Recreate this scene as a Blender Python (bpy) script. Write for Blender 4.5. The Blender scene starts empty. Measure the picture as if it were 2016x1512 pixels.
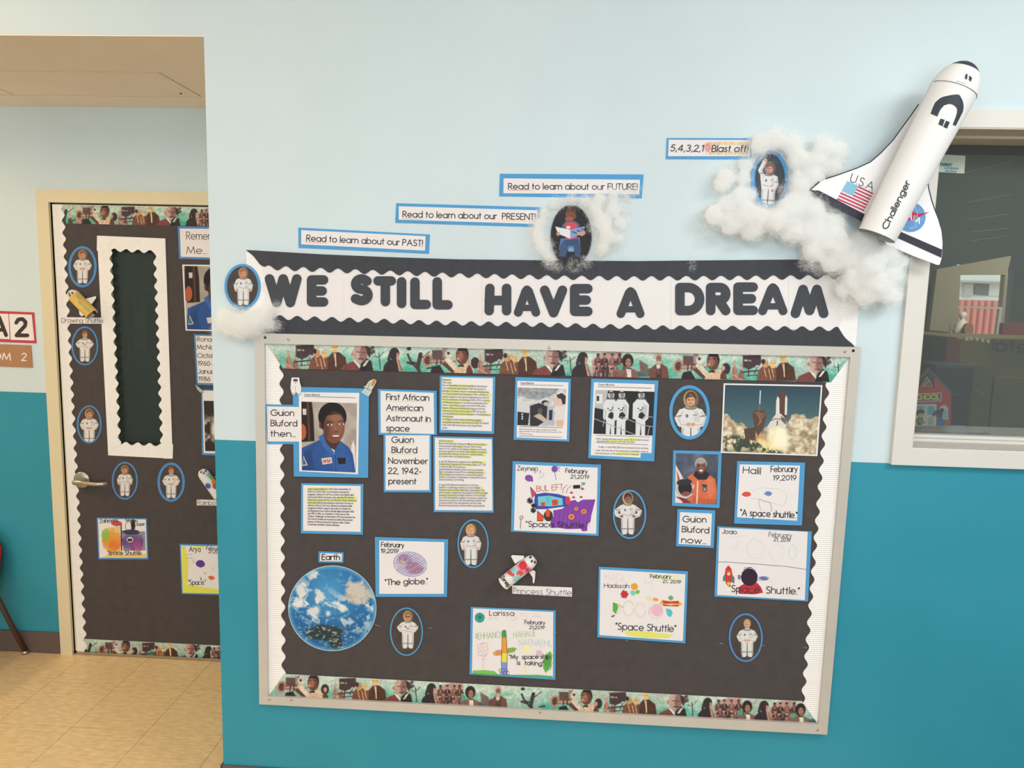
import bpy, math, random
import numpy as np
random.seed(7)
RS = np.random.RandomState(11)
S = bpy.context.scene
COL = bpy.context.collection
PI = math.pi

# ------------------------------------------------------------------ camera
F_PX, CAM_D, CAM_H = 1420.0, 2.2445, 1.7283
PITCH, YAW, ROLL = math.radians(7.05), math.radians(-2.88), math.radians(1.39)
def cam_axes():
    cy, sy, cp, sp = math.cos(YAW), math.sin(YAW), math.cos(PITCH), math.sin(PITCH)
    f = np.array([sy*cp, cy*cp, -sp]); r0 = np.array([cy, -sy, 0.0]); u0 = np.cross(r0, f)
    cr, sr = math.cos(ROLL), math.sin(ROLL)
    return cr*r0 + sr*u0, -sr*r0 + cr*u0, f
AR, AU, AF = cam_axes()
cam_data = bpy.data.cameras.new('camera'); cam = bpy.data.objects.new('camera', cam_data); COL.objects.link(cam)
cam_data.sensor_width = 36; cam_data.lens = F_PX/2016*36; cam_data.clip_start = .05; cam_data.clip_end = 100
from mathutils import Matrix, Vector
cam.matrix_world = Matrix(((AR[0], AU[0], -AF[0], 0), (AR[1], AU[1], -AF[1], -CAM_D), (AR[2], AU[2], -AF[2], CAM_H), (0, 0, 0, 1)))
S.camera = cam

# ------------------------------------------------------------------ view, world, lights
S.view_settings.view_transform = 'Standard'
try: S.view_settings.look = 'None'
except Exception: pass
S.view_settings.gamma = 1; S.view_settings.use_curve_mapping = False
S.view_settings.exposure = .17
W = bpy.data.worlds.new('world'); S.world = W; W.use_nodes = True
W.node_tree.nodes['Background'].inputs[0].default_value = (.86, .95, 1.0, 1)
W.node_tree.nodes['Background'].inputs[1].default_value = 1.55
S.cycles.max_bounces = 8; S.cycles.diffuse_bounces = 5; S.cycles.transparent_max_bounces = 16
S.cycles.caustics_reflective = False; S.cycles.caustics_refractive = False
def area(name, loc, aim, size, power, col):
    l = bpy.data.lights.new(name, 'AREA'); l.shape = 'RECTANGLE'; l.size, l.size_y = size; l.energy = power; l.color = col
    o = bpy.data.objects.new(name, l); COL.objects.link(o); o.location = loc
    o.rotation_euler = (Vector(aim)-Vector(loc)).to_track_quat('-Z', 'Y').to_euler(); return o
area('ceiling_light_right', (1.9, -1.5, 2.86), (1.7, -.9, 0), (1.2, .6), 29, (.93, .98, 1))
area('ceiling_light_middle', (-.4, -2.6, 2.86), (-.3, -1.8, 0), (1.2, .6), 24, (.95, .98, 1))
area('ceiling_light_left', (-2.6, -1.2, 2.86), (-2.4, -.3, 0), (1.2, .6), 21, (1, .74, .42))
area('recess_fill', (-3.7, .3, 2.44), (-2.3, .0, 0), (.5, .4), 16, (1, .78, .5))  # warm fill added out of view to brighten the recess and its floor
area('window_daylight', (.9, -4.4, 1.9), (.5, 0, 1.2), (2.4, 1.8), 40, (.82, .93, 1))
area('sill_fill', (1.9, 1.0, 2.75), (1.5, .2, 1.3), (.5, .3), 7, (1, .95, .88))  # added fill above the sill, brightens the things behind the glass
area('classroom_fill', (2.7, 1.5, 2.7), (3.0, 2.9, 1.4), (.6, .3), 26, (1, .93, .8))  # added fill so the partition and sash behind the window read brighter

# ------------------------------------------------------------------ helpers
def un(px, py, Y):
    """the point of the plane y = Y that the photograph shows at pixel (px, py)"""
    px = np.asarray(px, float); py = np.asarray(py, float); Y = np.asarray(Y, float)
    a = (px-1008)/F_PX; b = -(py-756)/F_PX
    d = [AF[i]+a*AR[i]+b*AU[i] for i in range(3)]
    t = (Y+CAM_D)/d[1]
    return np.stack([d[0]*t, Y+0*t, CAM_H+d[2]*t], -1)
def on_floor(px, py):
    a = (px-1008)/F_PX; b = -(py-756)/F_PX
    d = AF+a*AR+b*AU; t = -CAM_H/d[2]; return np.array([d[0]*t, -CAM_D+d[1]*t, 0])
def lin(c):
    c = np.asarray(c, float)/255.
    return np.where(c <= .04045, c/12.92, ((c+.055)/1.055)**2.4)
ALB = .92
MATS = {}
def mat(name, col, rough=.7, noise=0., nscale=60., bump=0., bscale=200., metal=0., spec=.35):
    if name in MATS: return MATS[name]
    m = bpy.data.materials.new(name); m.use_nodes = True; nt = m.node_tree; b = nt.nodes['Principled BSDF']
    l = lin(col)*ALB
    b.inputs['Roughness'].default_value = rough; b.inputs['Metallic'].default_value = metal
    b.inputs['Specular IOR Level'].default_value = spec
    tc = nt.nodes.new('ShaderNodeTexCoord')
    n = nt.nodes.new('ShaderNodeTexNoise'); n.inputs['Scale'].default_value = nscale; n.inputs['Detail'].default_value = 4
    nt.links.new(tc.outputs['Object'], n.inputs['Vector'])
    r = nt.nodes.new('ShaderNodeValToRGB'); k = noise
    r.color_ramp.elements[0].position = .3; r.color_ramp.elements[1].position = .7
    r.color_ramp.elements[0].color = (*(l*(1-k)), 1); r.color_ramp.elements[1].color = (*np.minimum(l*(1+k), 1), 1)
    nt.links.new(n.outputs['Fac'], r.inputs['Fac']); nt.links.new(r.outputs['Color'], b.inputs['Base Color'])
    if bump:
        n2 = nt.nodes.new('ShaderNodeTexNoise'); n2.inputs['Scale'].default_value = bscale; nt.links.new(tc.outputs['Object'], n2.inputs['Vector'])
        bp = nt.nodes.new('ShaderNodeBump'); bp.inputs['Strength'].default_value = bump; bp.inputs['Distance'].default_value = .002
        nt.links.new(n2.outputs['Fac'], bp.inputs['Height']); nt.links.new(bp.outputs['Normal'], b.inputs['Normal'])
    MATS[name] = m; return m
def print_mat():
    m = bpy.data.materials.new('printed_ink'); m.use_nodes = True; nt = m.node_tree; b = nt.nodes['Principled BSDF']
    a = nt.nodes.new('ShaderNodeAttribute'); a.attribute_name = 'ink'
    nt.links.new(a.outputs['Color'], b.inputs['Base Color']); b.inputs['Roughness'].default_value = .6
    b.inputs['Specular IOR Level'].default_value = .3
    return m
PRINT = print_mat()
def wall_mat():
    m = bpy.data.materials.new('two_tone_wall_paint'); m.use_nodes = True; nt = m.node_tree; b = nt.nodes['Principled BSDF']
    g = nt.nodes.new('ShaderNodeNewGeometry'); s = nt.nodes.new('ShaderNodeSeparateXYZ'); nt.links.new(g.outputs['Position'], s.inputs[0])
    mt = nt.nodes.new('ShaderNodeMath'); mt.operation = 'GREATER_THAN'; mt.inputs[1].default_value = 1.2394
    nt.links.new(s.outputs['Z'], mt.inputs[0])
    n = nt.nodes.new('ShaderNodeTexNoise'); n.inputs['Scale'].default_value = 2.2; n.inputs['Detail'].default_value = 3
    nt.links.new(g.outputs['Position'], n.inputs['Vector'])
    def ramp(c0, c1):
        r = nt.nodes.new('ShaderNodeValToRGB'); r.color_ramp.elements[0].position = .35; r.color_ramp.elements[1].position = .65
        r.color_ramp.elements[0].color = (*lin(c0)*ALB, 1); r.color_ramp.elements[1].color = (*lin(c1)*ALB, 1)
        nt.links.new(n.outputs['Fac'], r.inputs['Fac']); return r
    lo = ramp((50, 145, 166), (54, 150, 171)); hi = ramp((209, 222, 226), (213, 227, 231))
    mx = nt.nodes.new('ShaderNodeMix'); mx.data_type = 'RGBA'
    nt.links.new(mt.outputs[0], mx.inputs[0]); nt.links.new(lo.outputs[0], mx.inputs[6]); nt.links.new(hi.outputs[0], mx.inputs[7])
    nt.links.new(mx.outputs[2], b.inputs['Base Color'])
    b.inputs['Roughness'].default_value = .55; b.inputs['Specular IOR Level'].default_value = .3
    n2 = nt.nodes.new('ShaderNodeTexNoise'); n2.inputs['Scale'].default_value = 160
    nt.links.new(g.outputs['Position'], n2.inputs['Vector'])
    bp = nt.nodes.new('ShaderNodeBump'); bp.inputs['Strength'].default_value = .12; bp.inputs['Distance'].default_value = .002
    nt.links.new(n2.outputs['Fac'], bp.inputs['Height']); nt.links.new(bp.outputs['Normal'], b.inputs['Normal'])
    return m
WALL = wall_mat()
LOC = {}
def link(o, parent=None, label=None, cat=None, group=None, kind=None, centre=None):
    COL.objects.link(o)
    c = np.zeros(3) if centre is None else np.asarray(centre, float)
    LOC[o.name] = c
    if parent is not None:
        o.parent = parent; o.location = c-LOC[parent.name]
    else: o.location = c
    if label: o['label'] = label
    if cat: o['category'] = cat
    if group: o['group'] = group
    if kind: o['kind'] = kind
    return o
def mesh(name, V, Fc, m, parent=None, label=None, cat=None, group=None, kind=None, cols=None, smooth=False, facecols=None):
    V = np.asarray(V, float); c = (V.min(0)+V.max(0))/2
    me = bpy.data.meshes.new(name)
    me.from_pydata((V-c).tolist(), [], Fc if isinstance(Fc, list) else Fc.tolist())
    if cols is not None:
        a = me.color_attributes.new('ink', 'FLOAT_COLOR', 'POINT')
        a.data.foreach_set('color', np.concatenate([cols, np.ones((len(cols), 1))], 1).astype(np.float32).ravel())
    if smooth: me.polygons.foreach_set('use_smooth', [True]*len(me.polygons))
    me.materials.append(m); me.update()
    return link(bpy.data.objects.new(name, me), parent, label, cat, group, kind, c)
def empty(name, loc, label, cat, group=None, kind=None):
    o = bpy.data.objects.new(name, None); o.empty_display_size = .05
    return link(o, None, label, cat, group, kind, loc)
def box(name, a, b, m, bev=0., **k):
    a, b = np.array(a, float), np.array(b, float); a, b = np.minimum(a, b), np.maximum(a, b)
    if bev <= 0:
        V = [(x, y, z) for x in (a[0], b[0]) for y in (a[1], b[1]) for z in (a[2], b[2])]
        Fc = [(0, 1, 3, 2), (4, 6, 7, 5), (0, 4, 5, 1), (2, 3, 7, 6), (0, 2, 6, 4), (1, 5, 7, 3)]
        return mesh(name, V, Fc, m, **k)
    import bmesh
    bm = bmesh.new(); bmesh.ops.create_cube(bm, size=1)
    for v in bm.verts: v.co = Vector([(a[i]+b[i])/2+v.co[i]*(b[i]-a[i]) for i in range(3)])
    bmesh.ops.bevel(bm, geom=list(bm.edges), offset=bev, segments=2, affect='EDGES', profile=.5)
    V = [tuple(v.co) for v in bm.verts]; bm.verts.index_update(); Fc = [[v.index for v in f.verts] for f in bm.faces]; bm.free()
    return mesh(name, V, Fc, m, **k)
def prism(name, P3, t, m, **k):
    """polygon of 3-D points pushed back by t (away from the viewer, +y)"""
    P3 = np.asarray(P3, float); n = len(P3); B = P3+np.array([0, t, 0])
    Fc = [list(range(n)), list(range(2*n-1, n-1, -1))]+[[i, i+n, (i+1) % n+n, (i+1) % n] for i in range(n)]
    return mesh(name, np.concatenate([P3, B]), Fc, m, **k)
def slab(name, pts, Y, t, m, **k):
    pts = np.asarray(pts, float); return prism(name, un(pts[:, 0], pts[:, 1], Y), t, m, **k)
def ovpts(cx, cy, rx, ry, n=44, rot=0):
    a = np.linspace(0, 2*PI, n, endpoint=False); x = rx*np.cos(a); y = ry*np.sin(a); c, s = math.cos(rot), math.sin(rot)
    return np.stack([cx+x*c-y*s, cy+x*s+y*c], 1)
def Z(ox, oy, s, *pts):
    return [(ox+x/s, oy+y/s) for x, y in pts]
def inset(c4, d):
    c = np.asarray(c4, float); m = c.mean(0); o = []
    sg = [(1, 1), (-1, 1), (-1, -1), (1, -1)]
    return [(c[i][0]+sg[i][0]*d, c[i][1]+sg[i][1]*d) for i in range(4)]
def tube(name, path, r, m, n=10, caps=True, **k):
    path = np.asarray(path, float); V = []; Fc = []; R = np.full(len(path), r) if np.isscalar(r) else np.asarray(r)
    for i, p in enumerate(path):
        d = path[min(i+1, len(path)-1)]-path[max(i-1, 0)]; d /= np.linalg.norm(d)
        h = np.array([0, 0, 1.]) if abs(d[2]) < .9 else np.array([1., 0, 0])
        a = np.cross(d, h); a /= np.linalg.norm(a); b = np.cross(d, a)
        for j in range(n): V.append(p+R[i]*(math.cos(2*PI*j/n)*a+math.sin(2*PI*j/n)*b))
    for i in range(len(path)-1):
        for j in range(n): Fc.append([i*n+j, i*n+(j+1) % n, (i+1)*n+(j+1) % n, (i+1)*n+j])
    if caps: Fc += [list(range(n))[::-1], [(len(path)-1)*n+j for j in range(n)]]
    return mesh(name, V, Fc, m, smooth=True, **k)

# ------------------------------------------------------------------ stroke font
def arc(cx, cy, rx, ry, a0, a1, n=9):
    return [(cx+rx*math.cos(math.radians(a)), cy+ry*math.sin(math.radians(a))) for a in np.linspace(a0, a1, n)]
def circ(cx, cy, rx, ry, n=15): return arc(cx, cy, rx, ry, 0, 360, n)
G = {
 'A': (.78, [[(0, 0), (.39, 1), (.78, 0)], [(.14, .36), (.64, .36)]]),
 'B': (.52, [[(0, 0), (0, 1), (.25, 1)]+arc(.25, .76, .23, .24, 90, -90, 7)+[(0, .52), (.27, .52)]+arc(.27, .26, .25, .26, 90, -90, 7)+[(0, 0)]]),
 'C': (.86, [arc(.5, .5, .5, .5, 45, 315, 14)]),
 'D': (.68, [[(0, 0), (0, 1), (.2, 1)]+arc(.2, .5, .48, .5, 90, -90, 11)+[(0, 0)]]),
 'E': (.48, [[(.48, 1), (0, 1), (0, 0), (.48, 0)], [(0, .53), (.45, .53)]]),
 'F': (.46, [[(.46, 1), (0, 1), (0, 0)], [(0, .52), (.43, .52)]]),
 'G': (.98, [arc(.5, .5, .5, .5, 45, 360, 16)+[(.56, .5)]]),
 'H': (.66, [[(0, 0), (0, 1)], [(.66, 0), (.66, 1)], [(0, .53), (.66, .53)]]),
 'I': (0., [[(0, 0), (0, 1)]]),
 'J': (.4, [[(.4, 1), (.4, .22)]+arc(.2, .22, .2, .22, 0, -160, 7)]),
 'K': (.58, [[(0, 0), (0, 1)], [(.54, 1), (0, .45)], [(.16, .6), (.58, 0)]]),
 'L': (.42, [[(0, 1), (0, 0), (.42, 0)]]),
 'M': (.86, [[(0, 0), (.12, 1), (.43, .1), (.74, 1), (.86, 0)]]),
 'N': (.68, [[(0, 0), (0, 1), (.68, 0), (.68, 1)]]),
 'O': (1.0, [circ(.5, .5, .5, .5, 19)]),
 'P': (.5, [[(0, 0), (0, 1), (.25, 1)]+arc(.25, .75, .24, .25, 90, -90, 7)+[(0, .5)]]),
 'Q': (1.0, [circ(.5, .5, .5, .5, 19), [(.6, .3), (.95, -.02)]]),
 'R': (.54, [[(0, 0), (0, 1), (.27, 1)]+arc(.27, .74, .24, .26, 90, -90, 7)+[(0, .48)], [(.2, .48), (.54, 0)]]),
 'S': (.5, [arc(.26, .76, .22, .24, 35, 230, 8)+arc(.25, .26, .24, .26, 62, -145, 9)]),
 'T': (.52, [[(0, 1), (.52, 1)], [(.26, 1), (.26, 0)]]),
 'U': (.62, [[(0, 1), (0, .31)]+arc(.31, .31, .31, .31, 180, 360, 9)+[(.62, 1)]]),
 'V': (.7, [[(0, 1), (.35, 0), (.7, 1)]]),
 'W': (1.0, [[(0, 1), (.27, 0), (.5, .95), (.73, 0), (1, 1)]]),
 'X': (.62, [[(0, 0), (.6, 1)], [(.02, 1), (.62, 0)]]),
 'Y': (.62, [[(0, 1), (.31, .48), (.62, 1)], [(.31, .48), (.31, 0)]]),
 'Z': (.56, [[(0, 1), (.56, 1), (0, 0), (.56, 0)]]),
 'a': (.62, [circ(.31, .34, .31, .34), [(.62, .68), (.62, 0)]]),
 'b': (.62, [circ(.31, .34, .31, .34), [(0, 1.03), (0, 0)]]),
 'c': (.56, [arc(.32, .34, .32, .34, 45, 315, 11)]),
 'd': (.62, [circ(.31, .34, .31, .34), [(.62, 1.03), (.62, 0)]]),
 'e': (.62, [[(0, .34), (.62, .34)]+arc(.31, .34, .31, .34, 0, 318, 13)]),
 'f': (.3, [[(.1, 0), (.1, .82)]+arc(.26, .84, .16, .18, 180, 80, 5), [(0, .66), (.28, .66)]]),
 'g': (.62, [circ(.31, .34, .31, .34), [(.62, .68), (.62, -.04)]+arc(.31, -.04, .31, .26, 0, -155, 8)]),
 'h': (.52, [[(0, 0), (0, 1.03)], arc(.26, .4, .26, .28, 180, 0, 8)+[(.52, 0)]]),
 'i': (0., [[(0, 0), (0, .68)], [(0, .9), (0, .94)]]),
 'j': (.1, [[(.1, .68), (.1, -.12)]+arc(0, -.12, .1, .15, 0, -90, 4), [(.1, .9), (.1, .94)]]),
 'k': (.46, [[(0, 0), (0, 1.03)], [(.4, .68), (0, .32)], [(.12, .42), (.46, 0)]]),
 'l': (0., [[(0, 0), (0, 1.03)]]),
 'm': (.86, [[(0, 0), (0, .68)], arc(.215, .42, .215, .26, 180, 0, 7)+[(.43, 0)], arc(.645, .42, .215, .26, 180, 0, 7)+[(.86, 0)]]),
 'n': (.52, [[(0, 0), (0, .68)], arc(.26, .4, .26, .28, 180, 0, 8)+[(.52, 0)]]),
 'o': (.64, [circ(.32, .34, .32, .34)]),
 'p': (.62, [circ(.31, .34, .31, .34), [(0, .68), (0, -.32)]]),
 'q': (.62, [circ(.31, .34, .31, .34), [(.62, .68), (.62, -.32)]]),
 'r': (.26, [[(0, 0), (0, .68)], arc(.24, .4, .24, .28, 180, 75, 6)]),
 's': (.36, [arc(.19, .51, .16, .17, 40, 235, 7)+arc(.17, .17, .18, .17, 65, -145, 8)]),
 't': (.28, [[(.13, .95), (.13, 0)], [(0, .66), (.28, .66)]]),
 'u': (.52, [[(0, .68), (0, .27)]+arc(.26, .27, .26, .27, 180, 360, 8)+[(.52, .68)], [(.52, .3), (.52, 0)]]),
 'v': (.5, [[(0, .68), (.25, 0), (.5, .68)]]),
 'w': (.78, [[(0, .68), (.2, 0), (.39, .66), (.58, 0), (.78, .68)]]),
 'x': (.46, [[(0, 0), (.46, .68)], [(0, .68), (.46, 0)]]),
 'y': (.5, [[(0, .68), (.27, .02)], [(.5, .68), (.12, -.32)]]),
 'z': (.42, [[(0, .68), (.42, .68), (0, 0), (.42, 0)]]),
 '0': (.5, [circ(.25, .5, .25, .5)]), '1': (.16, [[(0, .84), (.16, 1), (.16, 0)]]),
 '2': (.5, [arc(.26, .73, .23, .27, 165, -20, 8)+[(0, 0), (.5, 0)]]),
 '3': (.48, [arc(.23, .76, .22, .24, 140, -90, 8)+arc(.23, .26, .25, .26, 90, -140, 8)]),
 '4': (.54, [[(.4, 0), (.4, 1), (0, .27), (.54, .27)]]),
 '5': (.48, [[(.44, 1), (.14, 1), (.06, .58)]+arc(.22, .32, .26, .32, 110, -140, 9)]),
 '6': (.52, [circ(.26, .3, .26, .3), [(.04, .42), (.36, 1)]]),
 '7': (.48, [[(0, 1), (.48, 1), (.12, 0)]]),
 '8': (.5, [circ(.25, .76, .2, .24, 11), circ(.25, .27, .25, .27, 13)]),
 '9': (.52, [circ(.26, .7, .26, .3), [(.48, .58), (.16, 0)]]),
 '.': (0., [[(0, 0), (0, .03)]]), ',': (.05, [[(.05, .05), (0, -.16)]]), '!': (0., [[(0, .28), (0, 1)], [(0, 0), (0, .03)]]),
 '-': (.26, [[(0, .36), (.26, .36)]]), '"': (.14, [[(0, 1), (0, .8)], [(.14, 1), (.14, .8)]]), "'": (0., [[(0, 1), (0, .8)]]),
 '(': (.15, [arc(.25, .45, .25, .6, 120, 240, 6)]), ')': (.15, [arc(-.1, .45, .25, .6, 60, -60, 6)]), '/': (.4, [[(0, -.1), (.4, 1)]]),
}
def layout(s, track=.17):
    x = 0; out = []
    for ch in s:
        if ch == ' ': x += .36; continue
        w, st = G.get(ch, G['-'])
        out += [[(x+a, b) for a, b in p] for p in st]; x += w+track
    return out, max(x-track, .05)
class Art:
    """flat vector print: ribbons and polygons in photograph pixels, laid on a plane (or a surface given by fn)"""
    def __init__(s, Y, fn=None, step=1.):
        s.Y, s.fn, s.step, s.k, s.j = Y, fn, step, 0, 0; s.V = []; s.K = []; s.Fc = []; s.C = []
    def _add(s, pts, col):
        b = len(s.V); s.j += 1; s.V += [tuple(p) for p in pts]; s.K += [s.k+(s.j % 17)*1.6e-6]*len(pts); s.C += [tuple(lin(col)*ALB)]*len(pts); s.Fc.append(list(range(b, b+len(pts))))
    def poly(s, pts, col): s.k += 2.7e-5; s._add(pts, col); return s
    def el(s, cx, cy, rx, ry, col, rot=0, n=18): return s.poly(ovpts(cx, cy, rx, ry, n, rot), col)
    def _rib(s, pts, w, col, cap=True):
        pts = np.asarray(pts, float); h = w/2
        for i in range(len(pts)-1):
            d = pts[i+1]-pts[i]; L = math.hypot(*d)
            if L < 1e-6: continue
            d = d/L; n = np.array([-d[1], d[0]])*h; e = d*(0 if cap else h*.3)
            if s.fn is not None and L > 2.2:
                m = int(L/2)+1
                for j in range(m):
                    a_, b_ = pts[i]+d*L*j/m, pts[i]+d*L*(j+1)/m; s._add([a_+n, b_+n, b_-n, a_-n], col)
                continue
            s._add([pts[i]+n-e, pts[i+1]+n+e, pts[i+1]-n+e, pts[i]-n-e], col)
        if cap:
            for p in pts: s._add(ovpts(p[0], p[1], h, h, 8, .39), col)
    def line(s, pts, w, col, cap=True): s.k += 2.7e-5; s._rib(pts, w, col, cap); return s
    def text(s, t, p0, p1, h, w=1.2, col=(45, 42, 45), slant=0., cap=None, jit=0., up=None, track=.17):
        s.k += 2.7e-5; st, W = layout(t, track); p0 = np.array(p0, float); p1 = np.array(p1, float); d = (p1-p0)
        L = math.hypot(*d); u = d/L; v = np.array([u[1], -u[0]]) if up is None else np.asarray(up, float)
        if cap is None: cap = w > 1.0
        rj = random.Random(len(t)*7+int(p0[0]))
        for p in st:
            jx, jy = rj.uniform(-jit, jit), rj.uniform(-jit, jit)
            q = [p0+u*((a+slant*b)/W*L+jx)+v*(b*h+jy) for a, b in p]
            s._rib(q, w, col, cap)
        return s
    def scrib(s, cx, cy, rx, ry, col, w=1., n=10, ang=.9, seed=1):
        r = random.Random(seed); s.k += 2.7e-5; pts = []
        c, sn = math.cos(ang), math.sin(ang)
        for i in range(n):
            t = -1+2*(i+.5)/n; hl = math.sqrt(max(.05, 1-t*t))*r.uniform(.75, 1.05)*(1 if i % 2 else -1)
            x, y = t, hl; X = x*sn+y*c; Y = x*c-y*sn
            pts.append((cx+rx*X, cy+ry*Y))
        s._rib(pts, w, col, True); return s
    def build(s, name, parent, **k):
        if not s.V: return None
        V = np.array(s.V); K = np.array(s.K)*s.step
        P = un(V[:, 0], V[:, 1], s.Y-K) if s.fn is None else s.fn(V[:, 0], V[:, 1], K)
        return mesh(name, P, s.Fc, PRINT, parent=parent, cols=np.array(s.C), **k)

# ------------------------------------------------------------------ painted (continuous tone) prints
_T = RS.rand(256, 256)
def vnoise(x, y):
    xi = np.floor(x).astype(int); yi = np.floor(y).astype(int); fx = x-xi; fy = y-yi; fx = fx*fx*(3-2*fx); fy = fy*fy*(3-2*fy)
    g = lambda a, b: _T[a % 256, b % 256]
    return (g(xi, yi)*(1-fx)+g(xi+1, yi)*fx)*(1-fy)+(g(xi, yi+1)*(1-fx)+g(xi+1, yi+1)*fx)*fy
def fbm(x, y, o=4):
    r = 0; a = .5; t = 0
    for i in range(o): r = r+a*vnoise(x*2**i+17*i, y*2**i+5*i); t += a; a *= .55
    return r/t
class Cv:
    def __init__(s, c4=None, res=1., base=(128, 128, 128), oval=None, XY=None):
        if XY is not None: s.X, s.Y = XY
        elif oval is not None:
            cx, cy, rx, ry = oval; nx = max(8, int(2*rx*res)); ny = max(8, int(2*ry*res))
            u, v = np.meshgrid(np.linspace(-1, 1, nx+1), np.linspace(-1, 1, ny+1))
            s.X = cx+rx*u*np.sqrt(1-v*v/2); s.Y = cy+ry*v*np.sqrt(1-u*u/2)
        else:
            c = np.asarray(c4, float); nx = max(4, int(math.hypot(*(c[1]-c[0]))*res)); ny = max(4, int(math.hypot(*(c[3]-c[0]))*res))
            u, v = np.meshgrid(np.linspace(0, 1, nx+1), np.linspace(0, 1, ny+1))
            b = lambda i: (c[0][i]*(1-u)+c[1][i]*u)*(1-v)+(c[3][i]*(1-u)+c[2][i]*u)*v
            s.X, s.Y = b(0), b(1)
        s.C = np.zeros(s.X.shape+(3,))+np.array(base, float)
    def _bl(s, m, col, sel):
        s.C[sel] = s.C[sel]*(1-m[:, None])+np.asarray(col, float)*m[:, None]
    def el(s, cx, cy, rx, ry, col, rot=0, soft=.8, a=1.):
        R = max(rx, ry)+soft+1; sel = (abs(s.X-cx) < R) & (abs(s.Y-cy) < R)
        x = s.X[sel]-cx; y = s.Y[sel]-cy; c, sn = math.cos(rot), math.sin(rot)
        d = np.sqrt(((x*c+y*sn)/rx)**2+((-x*sn+y*c)/ry)**2)
        m = np.clip((1-d)*min(rx, ry)/soft+.5, 0, 1)*a; s._bl(m, col, sel); return s
    def po(s, pts, col, soft=.8, a=1.):
        P = np.asarray(pts, float); lo = P.min(0)-soft-1; hi = P.max(0)+soft+1
        sel = (s.X > lo[0]) & (s.X < hi[0]) & (s.Y > lo[1]) & (s.Y < hi[1]); x = s.X[sel]; y = s.Y[sel]
        if not len(x): return s
        ins = np.zeros(x.shape, bool); dm = np.full(x.shape, 1e9)
        for i in range(len(P)):
            x1, y1 = P[i]; x2, y2 = P[(i+1) % len(P)]
            cr = ((y1 > y) != (y2 > y)) & (x < (x2-x1)*(y-y1)/((y2-y1) or 1e-9)+x1); ins ^= cr
            dx, dy = x2-x1, y2-y1; L = dx*dx+dy*dy or 1e-9; t = np.clip(((x-x1)*dx+(y-y1)*dy)/L, 0, 1)
            dm = np.minimum(dm, np.hypot(x-x1-t*dx, y-y1-t*dy))
        d = np.where(ins, dm, -dm); s._bl(np.clip(d/soft+.5, 0, 1)*a, col, sel); return s
    def st(s, pts, w, col, soft=.7, a=1.):
        P = np.asarray(pts, float); lo = P.min(0)-w-2; hi = P.max(0)+w+2
        sel = (s.X > lo[0]) & (s.X < hi[0]) & (s.Y > lo[1]) & (s.Y < hi[1]); x = s.X[sel]; y = s.Y[sel]
        if not len(x): return s
        dm = np.full(x.shape, 1e9)
        for i in range(len(P)-1):
            x1, y1 = P[i]; dx, dy = P[i+1]-P[i]; L = dx*dx+dy*dy or 1e-9; t = np.clip(((x-x1)*dx+(y-y1)*dy)/L, 0, 1)
            dm = np.minimum(dm, np.hypot(x-x1-t*dx, y-y1-t*dy))
        s._bl(np.clip((w/2-dm)/soft+.5, 0, 1)*a, col, sel); return s
    def noise(s, amp, sc, o=3, seed=0):
        n = fbm(s.X*sc+seed, s.Y*sc+seed, o)-.5; s.C = np.clip(s.C*(1+amp*n[..., None]*2), 0, 255); return s
    def fill(s, mask, col):
        s.C = s.C*(1-mask[..., None])+np.asarray(col, float)*mask[..., None]; return s
    def build(s, name, parent, Y=None, P=None, wrap=False, **k):
        ny, nx = s.X.shape
        if P is None: P = un(s.X, s.Y, Y)
        i = (np.arange(ny-1)[:, None]*nx+np.arange(nx-1)[None]).ravel()
        Fc = np.stack([i, i+nx, i+nx+1, i+1], 1)
        return mesh(name, P.reshape(-1, 3), Fc, PRINT, parent=parent, cols=lin(s.C.reshape(-1, 3))*ALB, smooth=wrap, **k)

# ------------------------------------------------------------------ materials
CREAM = mat('cream_door_paint', (226, 212, 178), .45, .02, 4)
TRIMW = mat('white_window_paint', (225, 219, 211), .4, .015, 4)
BLACKP = mat('black_paper', (76, 69, 68), .85, .08, 25, .15, 400)
BLACKC = mat('black_corrugated_card', (66, 68, 74), .7, .05, 30)
WHITEC = mat('white_corrugated_card', (246, 241, 238), .7, .01, 30)
WHITEP = mat('white_paper', (238, 231, 230), .75, .01, 12)
BLUEP = mat('blue_card', (84, 158, 210), .7, .03, 20)
BLUED = mat('blue_card_deep', (84, 140, 200), .7, .03, 20)
ALU = mat('brushed_frame', (205, 198, 188), .42, .03, 8, metal=.15)
STEEL = mat('satin_steel', (190, 182, 165), .28, .04, 30, metal=.85)
DARK = mat('dark_gap', (40, 36, 34), .9)
FLUFF = mat('cotton_stuffing', (263, 262, 259), .95, .01, 20, spec=.1)
REDP = mat('red_plastic', (200, 30, 35), .35, .03, 6)
BROWNM = mat('brown_metal', (84, 58, 44), .45, .04, 20)

def boxes(name, L, m, **k):
    V = []; Fc = []
    for a, b in L:
        o = len(V); V += [(x, y, z) for x in (a[0], b[0]) for y in (a[1], b[1]) for z in (a[2], b[2])]
        Fc += [tuple(o+i for i in f) for f in [(0, 1, 3, 2), (4, 6, 7, 5), (0, 4, 5, 1), (2, 3, 7, 6), (0, 2, 6, 4), (1, 5, 7, 3)]]
    return mesh(name, V, Fc, m, **k)

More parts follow.
